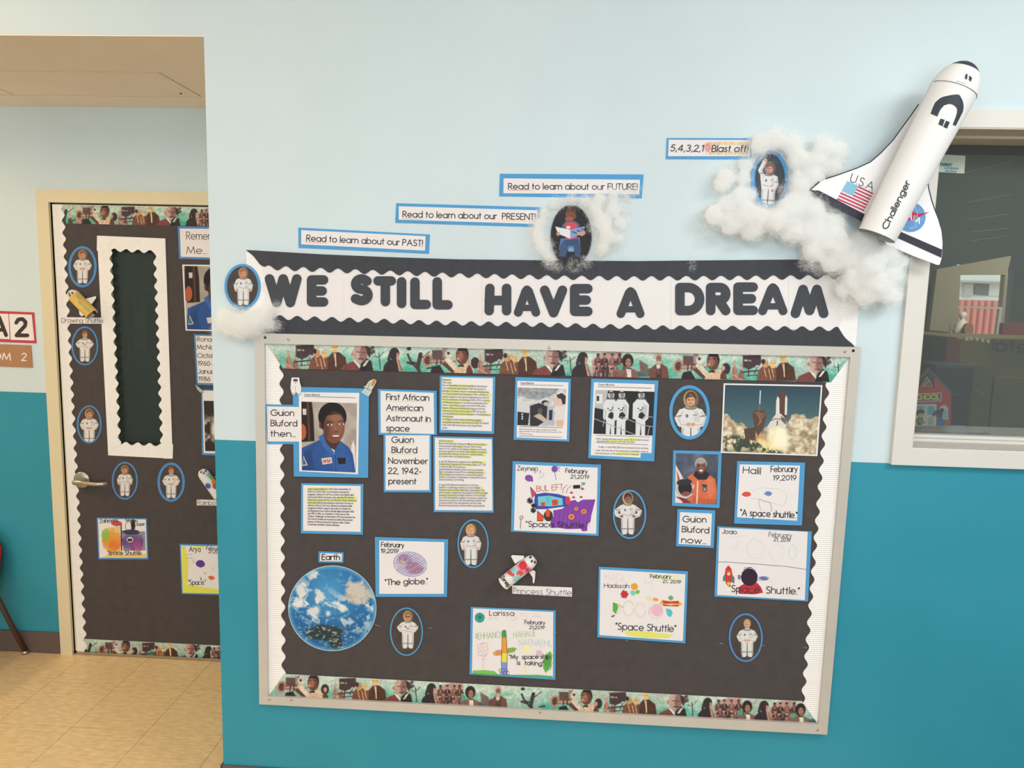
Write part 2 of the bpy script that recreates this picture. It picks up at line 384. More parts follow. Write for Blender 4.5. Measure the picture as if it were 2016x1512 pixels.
# ------------------------------------------------------------------ the room
CX = -1.0732            # outside corner of the near wall
FY = .86                # far wall of the recess
OPZ = 2.483             # underside of the opening
CZ = 2.95
wz = lambda x, y, Y=0.: float(un(x, y, Y)[2]); wx = lambda x, y, Y=0.: float(un(x, y, Y)[0])
WYF = -.018
win_l = wx(1813, 700, WYF); win_b = wz(1900, 888, WYF); win_t = wz(1950, 251, WYF); win_r = 2.25
cas_l = wx(1774.5, 700, WYF); cas_b = wz(1757, 915, WYF); cas_t = wz(1950, 216, WYF)
def depth_for(px, py, z):
    a = (px-1008)/F_PX; b = -(py-756)/F_PX; d = AF+a*AR+b*AU; return -CAM_D+d[1]*(z-CAM_H)/d[2]
GY = depth_for(1950, 284, win_t)
GY = min(max(GY, .06), .16)
WT = GY+.02
boxes('wall_back', [((-4.2, 0, OPZ+.003), (CX, .12, CZ)), ((CX, 0, 0), (win_l, WT, CZ)), ((win_l, 0, 0), (win_r, WT, win_b)), ((win_l, 0, win_t), (win_r, WT, CZ)), ((win_r, 0, 0), (4.2, WT, CZ)), ((CX, WT, 0), (CX+.1, 1.0, OPZ))], WALL, kind='structure')
# far wall of the recess, around the door
DX0 = wx(106, 600, FY-.012); DX1 = DX0+.93; DZ = wz(200, 400, FY-.012)
boxes('wall_far', [((-4.2, FY, 0), (DX0, FY+.12, 2.6)), ((DX0, FY, DZ), (DX1, FY+.12, 2.6)), ((DX1, FY, 0), (CX, FY+.12, 2.6))], WALL, kind='structure')
wl = mat('side_wall_paint', (206, 222, 220), .6, .01, 3)
box('wall_left', (-4.3, -5, 0), (-4.2, 1, CZ), wl, kind='structure')
box('wall_right', (4.2, -5, 0), (4.3, 0, CZ), wl, kind='structure')
box('wall_front_added', (1.5, -5.1, 0), (4.3, -5, CZ), wl, kind='structure')  # unseen wall piece added to dim the reflection in the window glass
CEIL = mat('ceiling_paint', (254, 236, 214), .8, .02, 5)
cl = boxes('ceiling', [((-4.2, -5, CZ), (4.2, .0, CZ+.05)), ((-4.2, .03, OPZ+.012), (CX+.1, FY+.1, OPZ+.06))], CEIL, kind='structure')
# recess ceiling panels (thin seams between them)
def cpt(px, py):
    a = (px-1008)/F_PX; b = -(py-756)/F_PX; d = AF+a*AR+b*AU; t = (OPZ-CAM_H)/d[2]; return np.array([d[0]*t, -CAM_D+d[1]*t])
yr = cpt(378, 190.5)[1]; xr = cpt(395, 189)[0]; xm = cpt(37, 189)[0]; yf = cpt(200, 141)[1]
for a, b in ((xm+.004, xr-.004), (xm-.62, xm-.004)):
    box('ceiling_panel', (a, yf+.003, OPZ-.001), (b, yr-.004, OPZ+.02), CEIL, parent=cl)
box('ceiling_panel', (-4.2, .001, OPZ-.001), (CX, yf-.003, OPZ+.02), CEIL, parent=cl)
box('ceiling_panel', (-4.2, yr+.004, OPZ-.001), (CX, FY-.001, OPZ+.02), CEIL, parent=cl)
box('ceiling_panel', (xr+.004, yf-.003, OPZ-.001), (CX, yr+.004, OPZ+.02), CEIL, parent=cl)
box('seam_backing', (-4.2, .121, OPZ+.004), (CX, FY-.001, OPZ+.009), mat('seam_grey', (150, 128, 110), .9), parent=cl)
pp = cpt(356, 183); tube('hatch_screw', [(pp[0], pp[1], OPZ-.004), (pp[0], pp[1], OPZ)], .004, DARK, 8, parent=cl)

# floor: vinyl tiles laid one by one where the photograph shows them
fl = box('floor', (-4.2, -5, -.06), (4.2, 1.0, -.004), mat('tile_joint', (120, 92, 62), .8, .05), kind='structure')
TILE = bpy.data.materials.new('vinyl_tile'); TILE.use_nodes = True
nt = TILE.node_tree; b = nt.nodes['Principled BSDF']; g = nt.nodes.new('ShaderNodeNewGeometry')
mp = nt.nodes.new('ShaderNodeMapping'); mp.inputs['Scale'].default_value = (14, 45, 20); nt.links.new(g.outputs['Position'], mp.inputs['Vector'])
n1 = nt.nodes.new('ShaderNodeTexNoise'); n1.inputs['Scale'].default_value = 1.6; n1.inputs['Detail'].default_value = 6; nt.links.new(mp.outputs[0], n1.inputs['Vector'])
r1 = nt.nodes.new('ShaderNodeValToRGB'); r1.color_ramp.elements[0].position = .32; r1.color_ramp.elements[1].position = .68
r1.color_ramp.elements[0].color = (*lin((228, 190, 138)), 1); r1.color_ramp.elements[1].color = (*lin((246, 214, 164)), 1)
nt.links.new(n1.outputs['Fac'], r1.inputs['Fac']); nt.links.new(r1.outputs['Color'], b.inputs['Base Color']); b.inputs['Roughness'].default_value = .32
ts = .3048; me0 = None
for i in range(-9, 9):
    for j in range(-5, 2):
        x = -1.523+i*ts; y = .311+j*ts
        if y+ts > FY+.12: y1 = FY+.1
        if x+ts < -4.15 or x > 1.2: continue
        if me0 is None:
            o = box('floor_tile', (x+.0009, y+.0009, -.004), (x+ts-.0009, y+ts-.0009, 0), TILE, parent=fl); me0 = o.data
        else:
            o = bpy.data.objects.new('floor_tile', me0); link(o, fl, centre=(x+ts/2, y+ts/2, -.002))

COVE = mat('cove_base_vinyl', (104, 88, 82), .5, .04, 10)
fz = wz(60, 1243, FY-.006)
box('baseboard_far', (-4.2, FY-.008, 0), (DX0-.055, FY, fz), COVE, bev=.002, kind='structure')
bbz = wz(440, 1507, -.006)
box('baseboard_near', (CX-.006, -.008, 0), (4.2, 0, bbz), COVE, bev=.002, kind='structure')
box('baseboard_corner', (CX-.008, -.008, 0), (CX, FY-.0, bbz), COVE, kind='structure')

# door frame and door
fo = DX0-.056
ft = wz(240, 375.5, FY-.012)
df = boxes('trim_1', [((fo, FY-.014, 0), (DX0, FY+.03, ft)), ((DX0, FY-.014, DZ), (DX1, FY+.03, ft)), ((DX1, FY-.014, 0), (DX1+.056, FY+.03, ft)), ((DX0, FY+.06, 0), (DX0+.012, FY+.11, DZ))], CREAM, kind='structure')
DY = FY+.004            # face of the door leaf
dl = wx(214, 488, DY); dr = wx(309, 492, DY); dt = wz(260, 490, DY); db = wz(275, 878, DY)
dz0, dz1 = .014, DZ-.006; dx0, dx1 = DX0+.004, DX1-.004
door = boxes('door_1', [((dx0, DY, dz0), (dl, DY+.045, dz1)), ((dr, DY, dz0), (dx1, DY+.045, dz1)), ((dl, DY, dt), (dr, DY+.045, dz1)), ((dl, DY, dz0), (dr, DY+.045, db))], CREAM, kind='structure')
boxes('door_sweep', [((dx0+.01, DY-.008, .003), (dx1, DY, .013))], STEEL, parent=door)
def glass(name, tint, rough=.02, alpha=.12):
    m = bpy.data.materials.new(name); m.use_nodes = True; nt = m.node_tree; nt.nodes.remove(nt.nodes['Principled BSDF'])
    out = nt.nodes['Material Output']; tr = nt.nodes.new('ShaderNodeBsdfTransparent'); tr.inputs[0].default_value = (*tint, 1)
    gl = nt.nodes.new('ShaderNodeBsdfGlossy'); gl.inputs['Roughness'].default_value = rough
    fr = nt.nodes.new('ShaderNodeFresnel'); fr.inputs[0].default_value = 1.5
    n = nt.nodes.new('ShaderNodeTexNoise'); n.inputs['Scale'].default_value = 3
    r = nt.nodes.new('ShaderNodeValToRGB'); r.color_ramp.elements[0].color = (*[t*.92 for t in tint], 1); r.color_ramp.elements[1].color = (*tint, 1)
    nt.links.new(n.outputs['Fac'], r.inputs['Fac']); nt.links.new(r.outputs[0], tr.inputs[0])
    mx = nt.nodes.new('ShaderNodeMixShader'); nt.links.new(fr.outputs[0], mx.inputs[0]); nt.links.new(tr.outputs[0], mx.inputs[1]); nt.links.new(gl.outputs[0], mx.inputs[2])
    df = nt.nodes.new('ShaderNodeBsdfDiffuse'); df.inputs[0].default_value = (.6, .62, .6, 1)
    m2 = nt.nodes.new('ShaderNodeMixShader'); m2.inputs[0].default_value = alpha; nt.links.new(mx.outputs[0], m2.inputs[1]); nt.links.new(df.outputs[0], m2.inputs[2])
    nt.links.new(m2.outputs[0], out.inputs[0]); return m
GLASS = glass('window_glass', (.9, .93, .92), .01, .075)  # diffuse share paints a pale haze over the pane
WIREG = glass('wired_glass', (.7, .8, .76), .05, .03)
dg = box('glass_pane', (dl, DY+.018, db), (dr, DY+.024, dt), WIREG, parent=door)
ws = [((x-.0006, DY+.0165, db), (x+.0006, DY+.0175, dt)) for x in np.arange(dl+.006, dr, .0125)]
ws += [((dl, DY+.0155, z-.0006), (dr, DY+.0165, z+.0006)) for z in np.arange(db+.006, dt, .0125)]
wm = boxes('wire_mesh', ws, mat('mesh_wire', (70, 84, 74), .5, metal=.3), parent=dg); wm['kind'] = 'stuff'
# corridor behind the door (seen dimly through the lite)
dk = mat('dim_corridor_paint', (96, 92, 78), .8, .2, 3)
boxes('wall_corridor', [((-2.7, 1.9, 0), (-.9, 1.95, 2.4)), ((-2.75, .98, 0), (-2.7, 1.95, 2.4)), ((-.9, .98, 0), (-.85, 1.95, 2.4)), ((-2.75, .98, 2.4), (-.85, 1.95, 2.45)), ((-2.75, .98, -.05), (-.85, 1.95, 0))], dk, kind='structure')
box('corridor_notice', (-2.28, 1.6, 1.38), (-2.21, 1.62, 1.66), mat('notice_pale', (150, 140, 125), .7), label='pale notice seen dimly behind the wired door glass', cat='notice')
# lever handle: part of the door
rc = un(159.7, 945.4, DY-.012)
ho = empty('door_handle', rc, None, None); ho.parent = door; ho.location = rc-LOC[door.name]
a = np.linspace(0, 2*PI, 33)[:-1]
V = [(rc[0]+r*math.cos(t), y, rc[2]+r*math.sin(t)) for r, y in ((.0385, DY), (.0385, DY-.008), (.034, DY-.012), (.018, DY-.014)) for t in a]
n = 32; Fc = [[i*n+j, i*n+(j+1) % n, (i+1)*n+(j+1) % n, (i+1)*n+j] for i in range(3) for j in range(n)]+[[3*n+j for j in range(n)]]
mesh('rose', V, Fc, STEEL, parent=ho, smooth=True)
p0 = un(146, 949.5, DY-.055); p1 = un(190, 953.5, DY-.055); p2_ = un(211, 952, DY-.05)
tube('lever', [p0+[-.006, 0, .0], p0, (p0+p1)/2, p1, p2_], [.008, .0125, .0105, .009, .0085], STEEL, 12, parent=ho)
tube('spindle', [(p0[0]+.006, DY-.055, p0[2]), (p0[0]+.018, DY-.005, rc[2]-.004)], .010, STEEL, 12, parent=ho)

# ------------------------------------------------------------------ window 1 with the dim classroom behind it
w1 = boxes('window_1', [((cas_l, WYF, cas_b), (win_l, 0, cas_t)), ((win_l, WYF, win_t), (win_r, 0, cas_t)), ((win_l, WYF, cas_b), (win_r, 0, win_b)), ((win_r, WYF, cas_b), (win_r+.06, 0, cas_t))], TRIMW, kind='structure')
st = .012
boxes('window_sill', [((win_l, WYF+.004, win_b), (win_r, GY-.03, win_b+.004)), ((win_l, GY-.055, win_b+.004), (win_r, GY, win_b+.012)), ((win_l, GY-.03, win_b+.012), (win_r, GY+.01, win_b+.021))], TRIMW, parent=w1)
boxes('window_frame', [((win_l, WYF+.002, win_t-.004), (win_r, GY*.45, win_t)), ((win_l, GY*.45, win_t-.012), (win_r, GY+.01, win_t)), ((win_l, WYF+.004, win_b), (win_l+.004, GY+.01, win_t))], mat('reveal_paint', (214, 200, 176), .5), parent=w1)
gp = box('glass_pane', (win_l, GY, win_b+.012), (win_r, GY+.005, win_t-.004), GLASS, parent=w1)
RB = 3.5
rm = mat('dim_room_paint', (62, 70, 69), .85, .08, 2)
hA = un(1884, 520, RB); hB = un(1980, 690, RB)
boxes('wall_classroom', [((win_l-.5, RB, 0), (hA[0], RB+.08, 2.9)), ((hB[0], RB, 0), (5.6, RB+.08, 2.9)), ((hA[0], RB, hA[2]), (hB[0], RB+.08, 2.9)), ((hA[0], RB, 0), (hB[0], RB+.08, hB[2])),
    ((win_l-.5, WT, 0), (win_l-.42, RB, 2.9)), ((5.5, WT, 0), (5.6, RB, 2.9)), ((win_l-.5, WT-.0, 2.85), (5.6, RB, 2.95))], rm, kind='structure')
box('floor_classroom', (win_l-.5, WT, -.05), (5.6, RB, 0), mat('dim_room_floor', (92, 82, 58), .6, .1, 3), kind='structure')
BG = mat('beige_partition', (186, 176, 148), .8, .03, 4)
Lq, Rq = 3.25, 2.9
def pq(px, py):
    f = (px-1838)/(1990-1838.); return un(px, py, Lq+(Rq-Lq)*f)
def ppoly(name, pts, m, t=.05, **k): return prism(name, np.array([pq(*p) for p in pts]), t, m, **k)
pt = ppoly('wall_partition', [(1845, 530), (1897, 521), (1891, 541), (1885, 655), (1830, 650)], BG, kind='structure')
ppoly('panel', [(1897, 521), (1991, 504), (1982, 541), (1891, 541)], BG, parent=pt)
ppoly('panel', [(1979, 541), (1985, 541), (1974, 667), (1968, 666)], BG, parent=pt)
ppoly('ledge', [(1885, 655), (1974, 665), (1973, 669), (1885, 659)], BG, parent=pt)
wh = mat('white_sash', (235, 228, 215), .5)
ppoly('window_rail', [(1886, 602), (1975, 605), (1975, 609), (1886, 606)], wh, t=.03, parent=pt)
ppoly('window_mullion', [(1968, 609), (1975, 609), (1968, 662), (1961, 661)], wh, t=.03, parent=pt)
# outside
RF = mat('red_fence_paint', (240, 150, 132), .7, .05, 5)
fa = un(1850, 589, 7.0); fb = un(2040, 660, 7.0); V = []; Fc = []
xs = np.linspace(fa[0], fb[0], 61)
for i, x in enumerate(xs): V += [(x, 7.0+(.05 if i % 4 == 0 else 0), fb[2]-.3), (x, 7.0+(.05 if i % 4 == 0 else 0), fa[2])]
for i in range(60): Fc.append((2*i, 2*i+2, 2*i+3, 2*i+1))
mesh('board_fence', V, Fc, RF, label='red board fence outdoors, seen through the far classroom window', cat='fence')
BW = mat('outside_white_siding', (246, 240, 228), .8, .03, 3)
hb = slab('white_building', [(1840, 520), (2060, 528), (2060, 640), (1840, 630)], 9.0, .2, BW, label='white building with a dark pane beyond the red fence', cat='building')
slab('window', [(1920, 559), (1948, 560), (1946, 582), (1919, 580)], 8.97, .03, mat('outside_dark_pane', (120, 115, 108), .4), parent=hb)
slab('door', [(1898, 559), (1914, 559), (1913, 585), (1897, 585)], 8.97, .03, mat('outside_door', (205, 205, 200), .6), parent=hb)
slab('eave', [(1860, 551), (2050, 556), (2050, 560), (1860, 555)], 8.8, .2, mat('outside_eave', (190, 184, 170), .6), parent=hb)
slab('hand_rail', [(1850, 580), (2050, 584), (2050, 586), (1850, 582)], 7.6, .03, mat('teal_rail', (160, 205, 195), .4), label='thin pale teal rail above the red fence outdoors', cat='railing')
box('ground_outside', (-6, RB+.1, -.3), (14, 12, -.05), mat('outside_ground', (190, 182, 160), .9, .05, 2), kind='structure')
# things in the dim room
OL = mat('olive_cupboard', (104, 92, 52), .6, .15, 6)
cq = un(1884, 664, 1.7)
cb = box('cupboard', (cq[0], 1.7, 0), (cq[0]+1.5, 2.3, cq[2]), OL, bev=.01, label='olive brown cupboard in the dim room behind the window', cat='cupboard')
dpx = lambda x, y: tuple(un(x, y, 1.69))
for qa, qb in (((1890, 716), (1944, 880)), ((1952, 742), (2040, 880))):
    pa = un(*qa, 1.69); pb = un(*qb, 1.69); box('cupboard_door', (pa[0], 1.685, max(pb[2], .1)), (pb[0], 1.7, pa[2]), mat('olive_cupboard_door', (92, 84, 50), .5, .2, 5), bev=.004, parent=cb)
pa = un(1975, 636, 1.66); pb = un(2090, 662, 1.66)
rbx = box('bulletin_border', (pa[0], 1.66, pb[2]), (pb[0], 1.69, pa[2]), mat('dark_red_card', (140, 42, 42), .7), label='dark red border strip at the right edge behind the glass', cat='border')
ar = Art(1.655)
ar.text('etal', (2022, 694), (1956, 690), 22, 3.6, (28, 26, 24), up=(0, -1))
ar.build('mirrored_lettering', rbx)
pa = un(1866, 668, 1.6); pb = un(1880, 790, 1.6)
box('red_post', (pa[0], 1.6, .0), (pb[0], 1.64, pa[2]), mat('maroon_cloth', (118, 44, 46), .8), label='narrow maroon post left of the olive cupboard behind glass', cat='post')
pa = un(1812, 655, 2.4); pb = un(1868, 760, 2.4)
bc = box('storage_cabinet', (pa[0]-.1, 2.4, 0), (pb[0]-.02, 2.7, pa[2]), mat('blue_grey_cabinet', (96, 112, 122), .6, .1, 5), bev=.01, label='blue grey cabinet in the corner behind the window', cat='cabinet')
pa = un(1842, 700, 1.4); ol2 = box('dark_bin', (pa[0], 1.4, 0), (pa[0]+.2, 1.6, float(un(1850, 716, 1.4)[2])), mat('navy_bin', (34, 44, 54), .6), bev=.02, label='dark navy bin behind the paper schoolhouse', cat='bin')
# figurine, brown oval and ring on the ledge
fp = un(1893, 655, 2.7); prof = [(0, .0), (.05, .0), (.052, .03), (.04, .07), (.026, .095), (.014, .105), (.017, .115), (.024, .13), (.022, .145), (.012, .158), (.0, .16)]
V = []; Fc = []; n = 14
for r, h in prof: V += [(fp[0]+r*math.cos(2*PI*j/n), 2.7+r*math.sin(2*PI*j/n), fp[2]-.02+h) for j in range(n)]
Fc = [[i*n+j, i*n+(j+1) % n, (i+1)*n+(j+1) % n, (i+1)*n+j] for i in range(len(prof)-1) for j in range(n)]
mesh('figurine', V, Fc, mat('figurine_white', (236, 224, 210), .5), smooth=True, label='small white figurine standing on the inner window ledge', cat='figurine')
slab('round_basket', ovpts(1908, 648, 9, 12, 24, .2), 2.6, .03, mat('basket_brown', (150, 110, 66), .8, .2, 60), label='brown oval basket beside the white figurine', cat='basket')
tube('wire_loop', [tuple(un(1866, 658, 2.7)), tuple(un(1871, 650, 2.7))]+[tuple(un(1876+6*math.cos(t), 644+6*math.sin(t), 2.7)) for t in np.linspace(2.2, 8.2, 14)], .004, mat('copper_pink', (170, 100, 80), .5), 6, label='small pinkish wire loop left of the white figurine', cat='ornament')
nb = slab('pale_tags', [(1900, 662), (1907, 663), (1907, 671), (1900, 670)], 1.66, .005, mat('pale_tag', (205, 196, 150), .7), label='row of pale paper tags along the top of the cupboard', cat='tags')
for x, y in ((1912, 664), (1924, 665), (1935, 667), (1946, 669)):
    slab('tag', ovpts(x, y+3, 3, 4, 10), 1.66, .005, MATS['pale_tag'], parent=nb)
# sticker on the glass, faint lines painting the ceiling grid's reflection
sk = slab('glass_sticker', [(1846.7, 303.7), (1901, 306.6), (1898.5, 341.6), (1845, 338.6)], GY-.001, .0009, mat('frosted_sticker', (196, 202, 188), .5), label='pale accreditation sticker at the top left of the window glass', cat='sticker')
ar = Art(GY-.0013); ar.text('naeyc', (1852, 326), (1874, 327), 7, 1.7, (40, 120, 140)); ar.text('ACCREDITED', (1859, 332.5), (1887, 334), 3.4, .8, (70, 130, 145)); ar.text('PROGRAM', (1861, 338.2), (1883, 339.4), 3.2, .8, (70, 130, 145))
ar.po = None; ar.build('lettering', sk)
ar = Art(GY-.0006)
for p, q in (((1903, 399), (1994, 382)), ((1906, 433), (1991, 420)), ((1910, 457), (1985, 449)), ((1910, 475), (1985, 464)), ((1880, 345), (1990, 318)), ((1919, 768), (1935, 774)), ((1875, 775), (1886, 776))): ar.line([p, q], .7, (118, 122, 114))
sc = ar.build('glass_reflection_lines', gp)
# paper schoolhouse
s6 = lambda *p: Z(1780, 700, 6.873, *p)
SY = GY+.03
sh = slab('paper_schoolhouse', s6((325, 160), (640, 490), (632, 905), (80, 960), (80, 560), (60, 460)), SY, .004, mat('school_red', (206, 52, 58), .6, .03), label='red paper schoolhouse standing on the sill behind the glass', cat='decoration')
ar = Art(SY-.0005)
ar.poly(s6((325, 160), (655, 490), (640, 515), (325, 210), (90, 450), (60, 450)), (92, 84, 92))
ar.poly(s6((325, 210), (412, 300), (412, 440), (200, 440), (200, 340)), (52, 56, 76))
ar.poly(s6((310, 290), (380, 420), (225, 425)), (196, 92, 74)); ar.line(s6((225, 425), (310, 285), (385, 420), (225, 425)), 1, (210, 196, 150)); ar.line(s6((300, 330), (350, 400)), 1.2, (60, 60, 50)); ar.line(s6((345, 340), (270, 400)), 1.2, (210, 200, 160))
ar.poly(s6((80, 515), (508, 502), (508, 618), (80, 635)), (225, 215, 205)); ar.poly(s6((80, 525), (498, 512), (498, 608), (80, 625)), (112, 108, 100))
ar.text('SCHOOL', s6((118, 600))[0], s6((475, 588))[0], 9.2, 2.6, (236, 216, 92))
ar.poly(s6((140, 660), (440, 655), (435, 950), (135, 955)), (226, 222, 214))
for q in (((180, 685), (275, 682), (272, 800), (178, 800)), ((315, 685), (415, 682), (412, 800), (315, 800))): ar.poly(s6(*q), (120, 190, 205)); c = np.mean(s6(*q), 0); ar.line([(c[0], c[1]-8), (c[0], c[1]+8)], .7, (60, 120, 140)); ar.line([(c[0]-7, c[1]), (c[0]+7, c[1])], .7, (60, 120, 140))
ar.poly(s6((325, 835), (395, 832), (395, 940), (325, 942)), (190, 188, 184)); ar.line(s6((300, 650), (300, 950)), .6, (170, 166, 160))
ar.poly(s6(*[(480+60*(1+math.cos(t))-2, 730-60*math.sin(t)) for t in np.linspace(0, PI, 9)][::-1]+[(598, 870), (480, 860)]), (214, 220, 214)); ar.poly(s6((490, 740), (585, 740), (585, 850), (490, 850)), (160, 205, 208))
ar.poly(s6((150, 870), (200, 830), (260, 840), (255, 900), (160, 905)), (96, 150, 70)); ar.poly(s6((175, 905), (240, 905), (238, 940), (175, 940)), (60, 70, 80))
ar.el(*s6((218, 795))[0], 7.2, 6.6, (226, 176, 146)); ar.poly(s6((160, 790), (175, 745), (230, 728), (278, 750), (270, 790), (230, 775), (190, 790), (175, 820)), (52, 42, 48))
ar.el(*s6((250, 905))[0], 5, 3, (214, 120, 130))
ar.poly(s6((450, 850), (500, 830), (540, 870), (530, 950), (460, 950)), (58, 110, 176)); ar.el(*s6((465, 790))[0], 7, 7.4, (132, 86, 70)); ar.poly(s6((375, 800), (420, 745), (480, 730), (525, 760), (515, 830), (480, 840), (470, 790), (420, 790), (400, 830)), (40, 40, 56)); ar.el(*s6((512, 738))[0], 4, 4, (40, 40, 56))
ar.poly(s6((530, 885), (632, 870), (630, 930), (550, 945)), (206, 96, 60))
ar.build('schoolhouse_print', sh)
PL = glass('clear_plastic', (.9, .9, .9), .15, .3)
ta = un(1796, 857, GY+.02); te = un(1948, 857, GY+.02)
box('plastic_folder', (ta[0]-.03, GY+.012, ta[2]-.003), (te[0], GY+.16, ta[2]+.016), PL, bev=.004, label='clear plastic folder lying flat under the paper schoolhouse', cat='folder')
box('inner_sill', (win_l-.4, WT, win_b-.03), (win_r, WT+.25, ta[2]-.004), TRIMW, label='white inner sill shelf carrying the folder and the schoolhouse', cat='sill')

# ------------------------------------------------------------------ corrugated scalloped trims
def resample(pts, n):
    pts = np.asarray(pts, float); d = np.r_[0, np.cumsum(np.hypot(*np.diff(pts, axis=0).T))]
    t = np.linspace(0, d[-1], n); return np.stack([np.interp(t, d, pts[:, 0]), np.interp(t, d, pts[:, 1])], 1), d[-1]
def corr(name, Sp, Mp, Y, m, amp=4.2, period=33., phase=0., pitch=4.6, depth=.0009, mit=(0, 0), **k):
    """corrugated strip: straight edge Sp, scalloped edge waving about Mp (photograph pixels, same extent), ridges across the strip;
    mit: length of the mitre cut at either end"""
    _, L = resample(Mp, 2); n = int(L/pitch*4)
    s, _ = resample(Sp, n+1); q, L = resample(Mp, n+1)
    t = np.linspace(0, L, n+1); w = q-s; wl = np.hypot(*w.T)[:, None]; w /= wl
    o = amp*np.cos(2*PI*(t/period+phase))
    ramp = np.minimum(1, np.minimum(t/max(mit[0], 1e-3), (L-t)/max(mit[1], 1e-3)))
    q = s+w*((wl[:, 0]+o)*np.clip(ramp, .001, 1))[:, None]
    Yv = Y-depth*(.5+.5*np.sin(2*PI*t/pitch))
    a = un(s[:, 0], s[:, 1], Yv); b = un(q[:, 0], q[:, 1], Yv); V = np.concatenate([a, b])
    N = n+1; Fc = [[i, i+1, N+i+1, N+i] for i in range(n)]
    e = b.copy(); e[:, 1] = Y+.0008; V = np.concatenate([V, e]); Fc += [[N+i, N+i+1, 2*N+i+1, 2*N+i] for i in range(n)]
    return mesh(name, V, Fc, m, **k)

# ------------------------------------------------------------------ the bulletin board
fr = empty('bulletin_board', un(1090, 1050, -.005), 'large metal framed bulletin board lined with black paper on the wall', 'bulletin board')
FO = [(500.8, 656), (1695.7, 683.7), (1628.5, 1446.5), (510.3, 1386.5)]; FI = [(520.5, 676.5), (1674, 703), (1611.5, 1426), (527, 1371)]
for i in range(4):
    j = (i+1) % 4; slab('frame_rail', [FO[i], FO[j], FI[j], FI[i]], -.022, .022, ALU, parent=fr)
slab('black_backing', [(510, 666), (1685, 693), (1621, 1436), (518, 1379)], -.010, .008, BLACKP, parent=fr)
for px, py in ((522, 664.5), (568, 668), (1081, 684.5), (1663, 692), (1680, 690.5), (530, 1377), (574, 1378), (1063, 1402), (1609, 1437)):
    c = un(px, py, -.0222); V = [(c[0]+r*math.cos(t), y, c[2]+r*math.sin(t)) for r, y in ((.0045, -.0218), (.0038, -.0236), (.0012, -.0240)) for t in np.linspace(0, 2*PI, 13)[:-1]]
    mesh('frame_screw', V, [[i*12+j, i*12+(j+1) % 12, (i+1)*12+(j+1) % 12, (i+1)*12+j] for i in range(2) for j in range(12)]+[[24+j for j in range(12)]], STEEL if px not in (1680, 522) else DARK, parent=fr, smooth=True)
def px_of(P):
    """where a point of the scene lies in the photograph (used to lay prints out along world-straight edges)"""
    d = np.asarray(P, float)-np.array([0, -CAM_D, CAM_H]); z = d@AF
    return 1008+F_PX*(d@AR)/z, 756-F_PX*(d@AU)/z
YS = -.0115
corr('scalloped_border', [(520, 674), (526.5, 1374)], [(553.5, 674), (558.5, 1374)], YS, WHITEC, amp=4, period=32.6, phase=.0, pitch=3.8, depth=.0011, 
     label='white corrugated scalloped strip down the left side of the board', cat='border strip', group='corrugated border strips')
corr('scalloped_border', [(1674.5, 701), (1611.5, 1429)], [(1634, 701), (1577, 1429)], YS, WHITEC, amp=4, period=33.5, phase=.3, pitch=3.9, depth=.0011, 
     label='white corrugated scalloped strip down the right side of the board', cat='border strip', group='corrugated border strips')

# ------------------------------------------------------------------ the printed history border
SEP = [(96, 62, 54), (134, 92, 78), (58, 44, 42), (160, 120, 100), (196, 160, 138)]
def man(cv, x, y, h, suit, skin=(120, 82, 66), shirt=(214, 190, 168), hair=(48, 36, 34), hw=.2, turn=0.):
    """bust: y top of head, h height down to the bottom edge"""
    r = h*hw
    cv.po([(x-r*2.1, y+h), (x-r*1.9, y+h*.62), (x-r*1.2, y+h*.5), (x+r*1.2, y+h*.5), (x+r*1.9, y+h*.62), (x+r*2.2, y+h)], suit, 1)
    cv.po([(x-r*.45, y+h*.48), (x+r*.45, y+h*.48), (x+r*.05, y+h*.85)], shirt, .8)
    cv.st([(x, y+h*.55), (x+r*.05, y+h*.8)], max(1., r*.2), (50, 36, 38))
    cv.el(x, y+h*.24, r*.82, h*.25, skin, 0, 1); cv.po([(x-r*.85, y+h*.2), (x-r*.7, y+h*.03), (x, y-h*.02), (x+r*.7, y+h*.03), (x+r*.85, y+h*.2), (x+r*.5, y+h*.12), (x-r*.5, y+h*.12)], hair, .8)
    cv.el(x+r*.35, y+h*.27, r*.35, h*.17, tuple(min(255, c*1.35) for c in skin), 0, 2, .6)
    cv.st([(x-r*.4+turn, y+h*.22), (x-r*.1+turn, y+h*.22)], 1, (50, 34, 30), .8, .8); cv.st([(x+r*.15+turn, y+h*.22), (x+r*.45+turn, y+h*.22)], 1, (50, 34, 30), .8, .8); cv.st([(x-r*.2+turn, y+h*.38), (x+r*.3+turn, y+h*.38)], 1, (60, 36, 34), .8, .8)
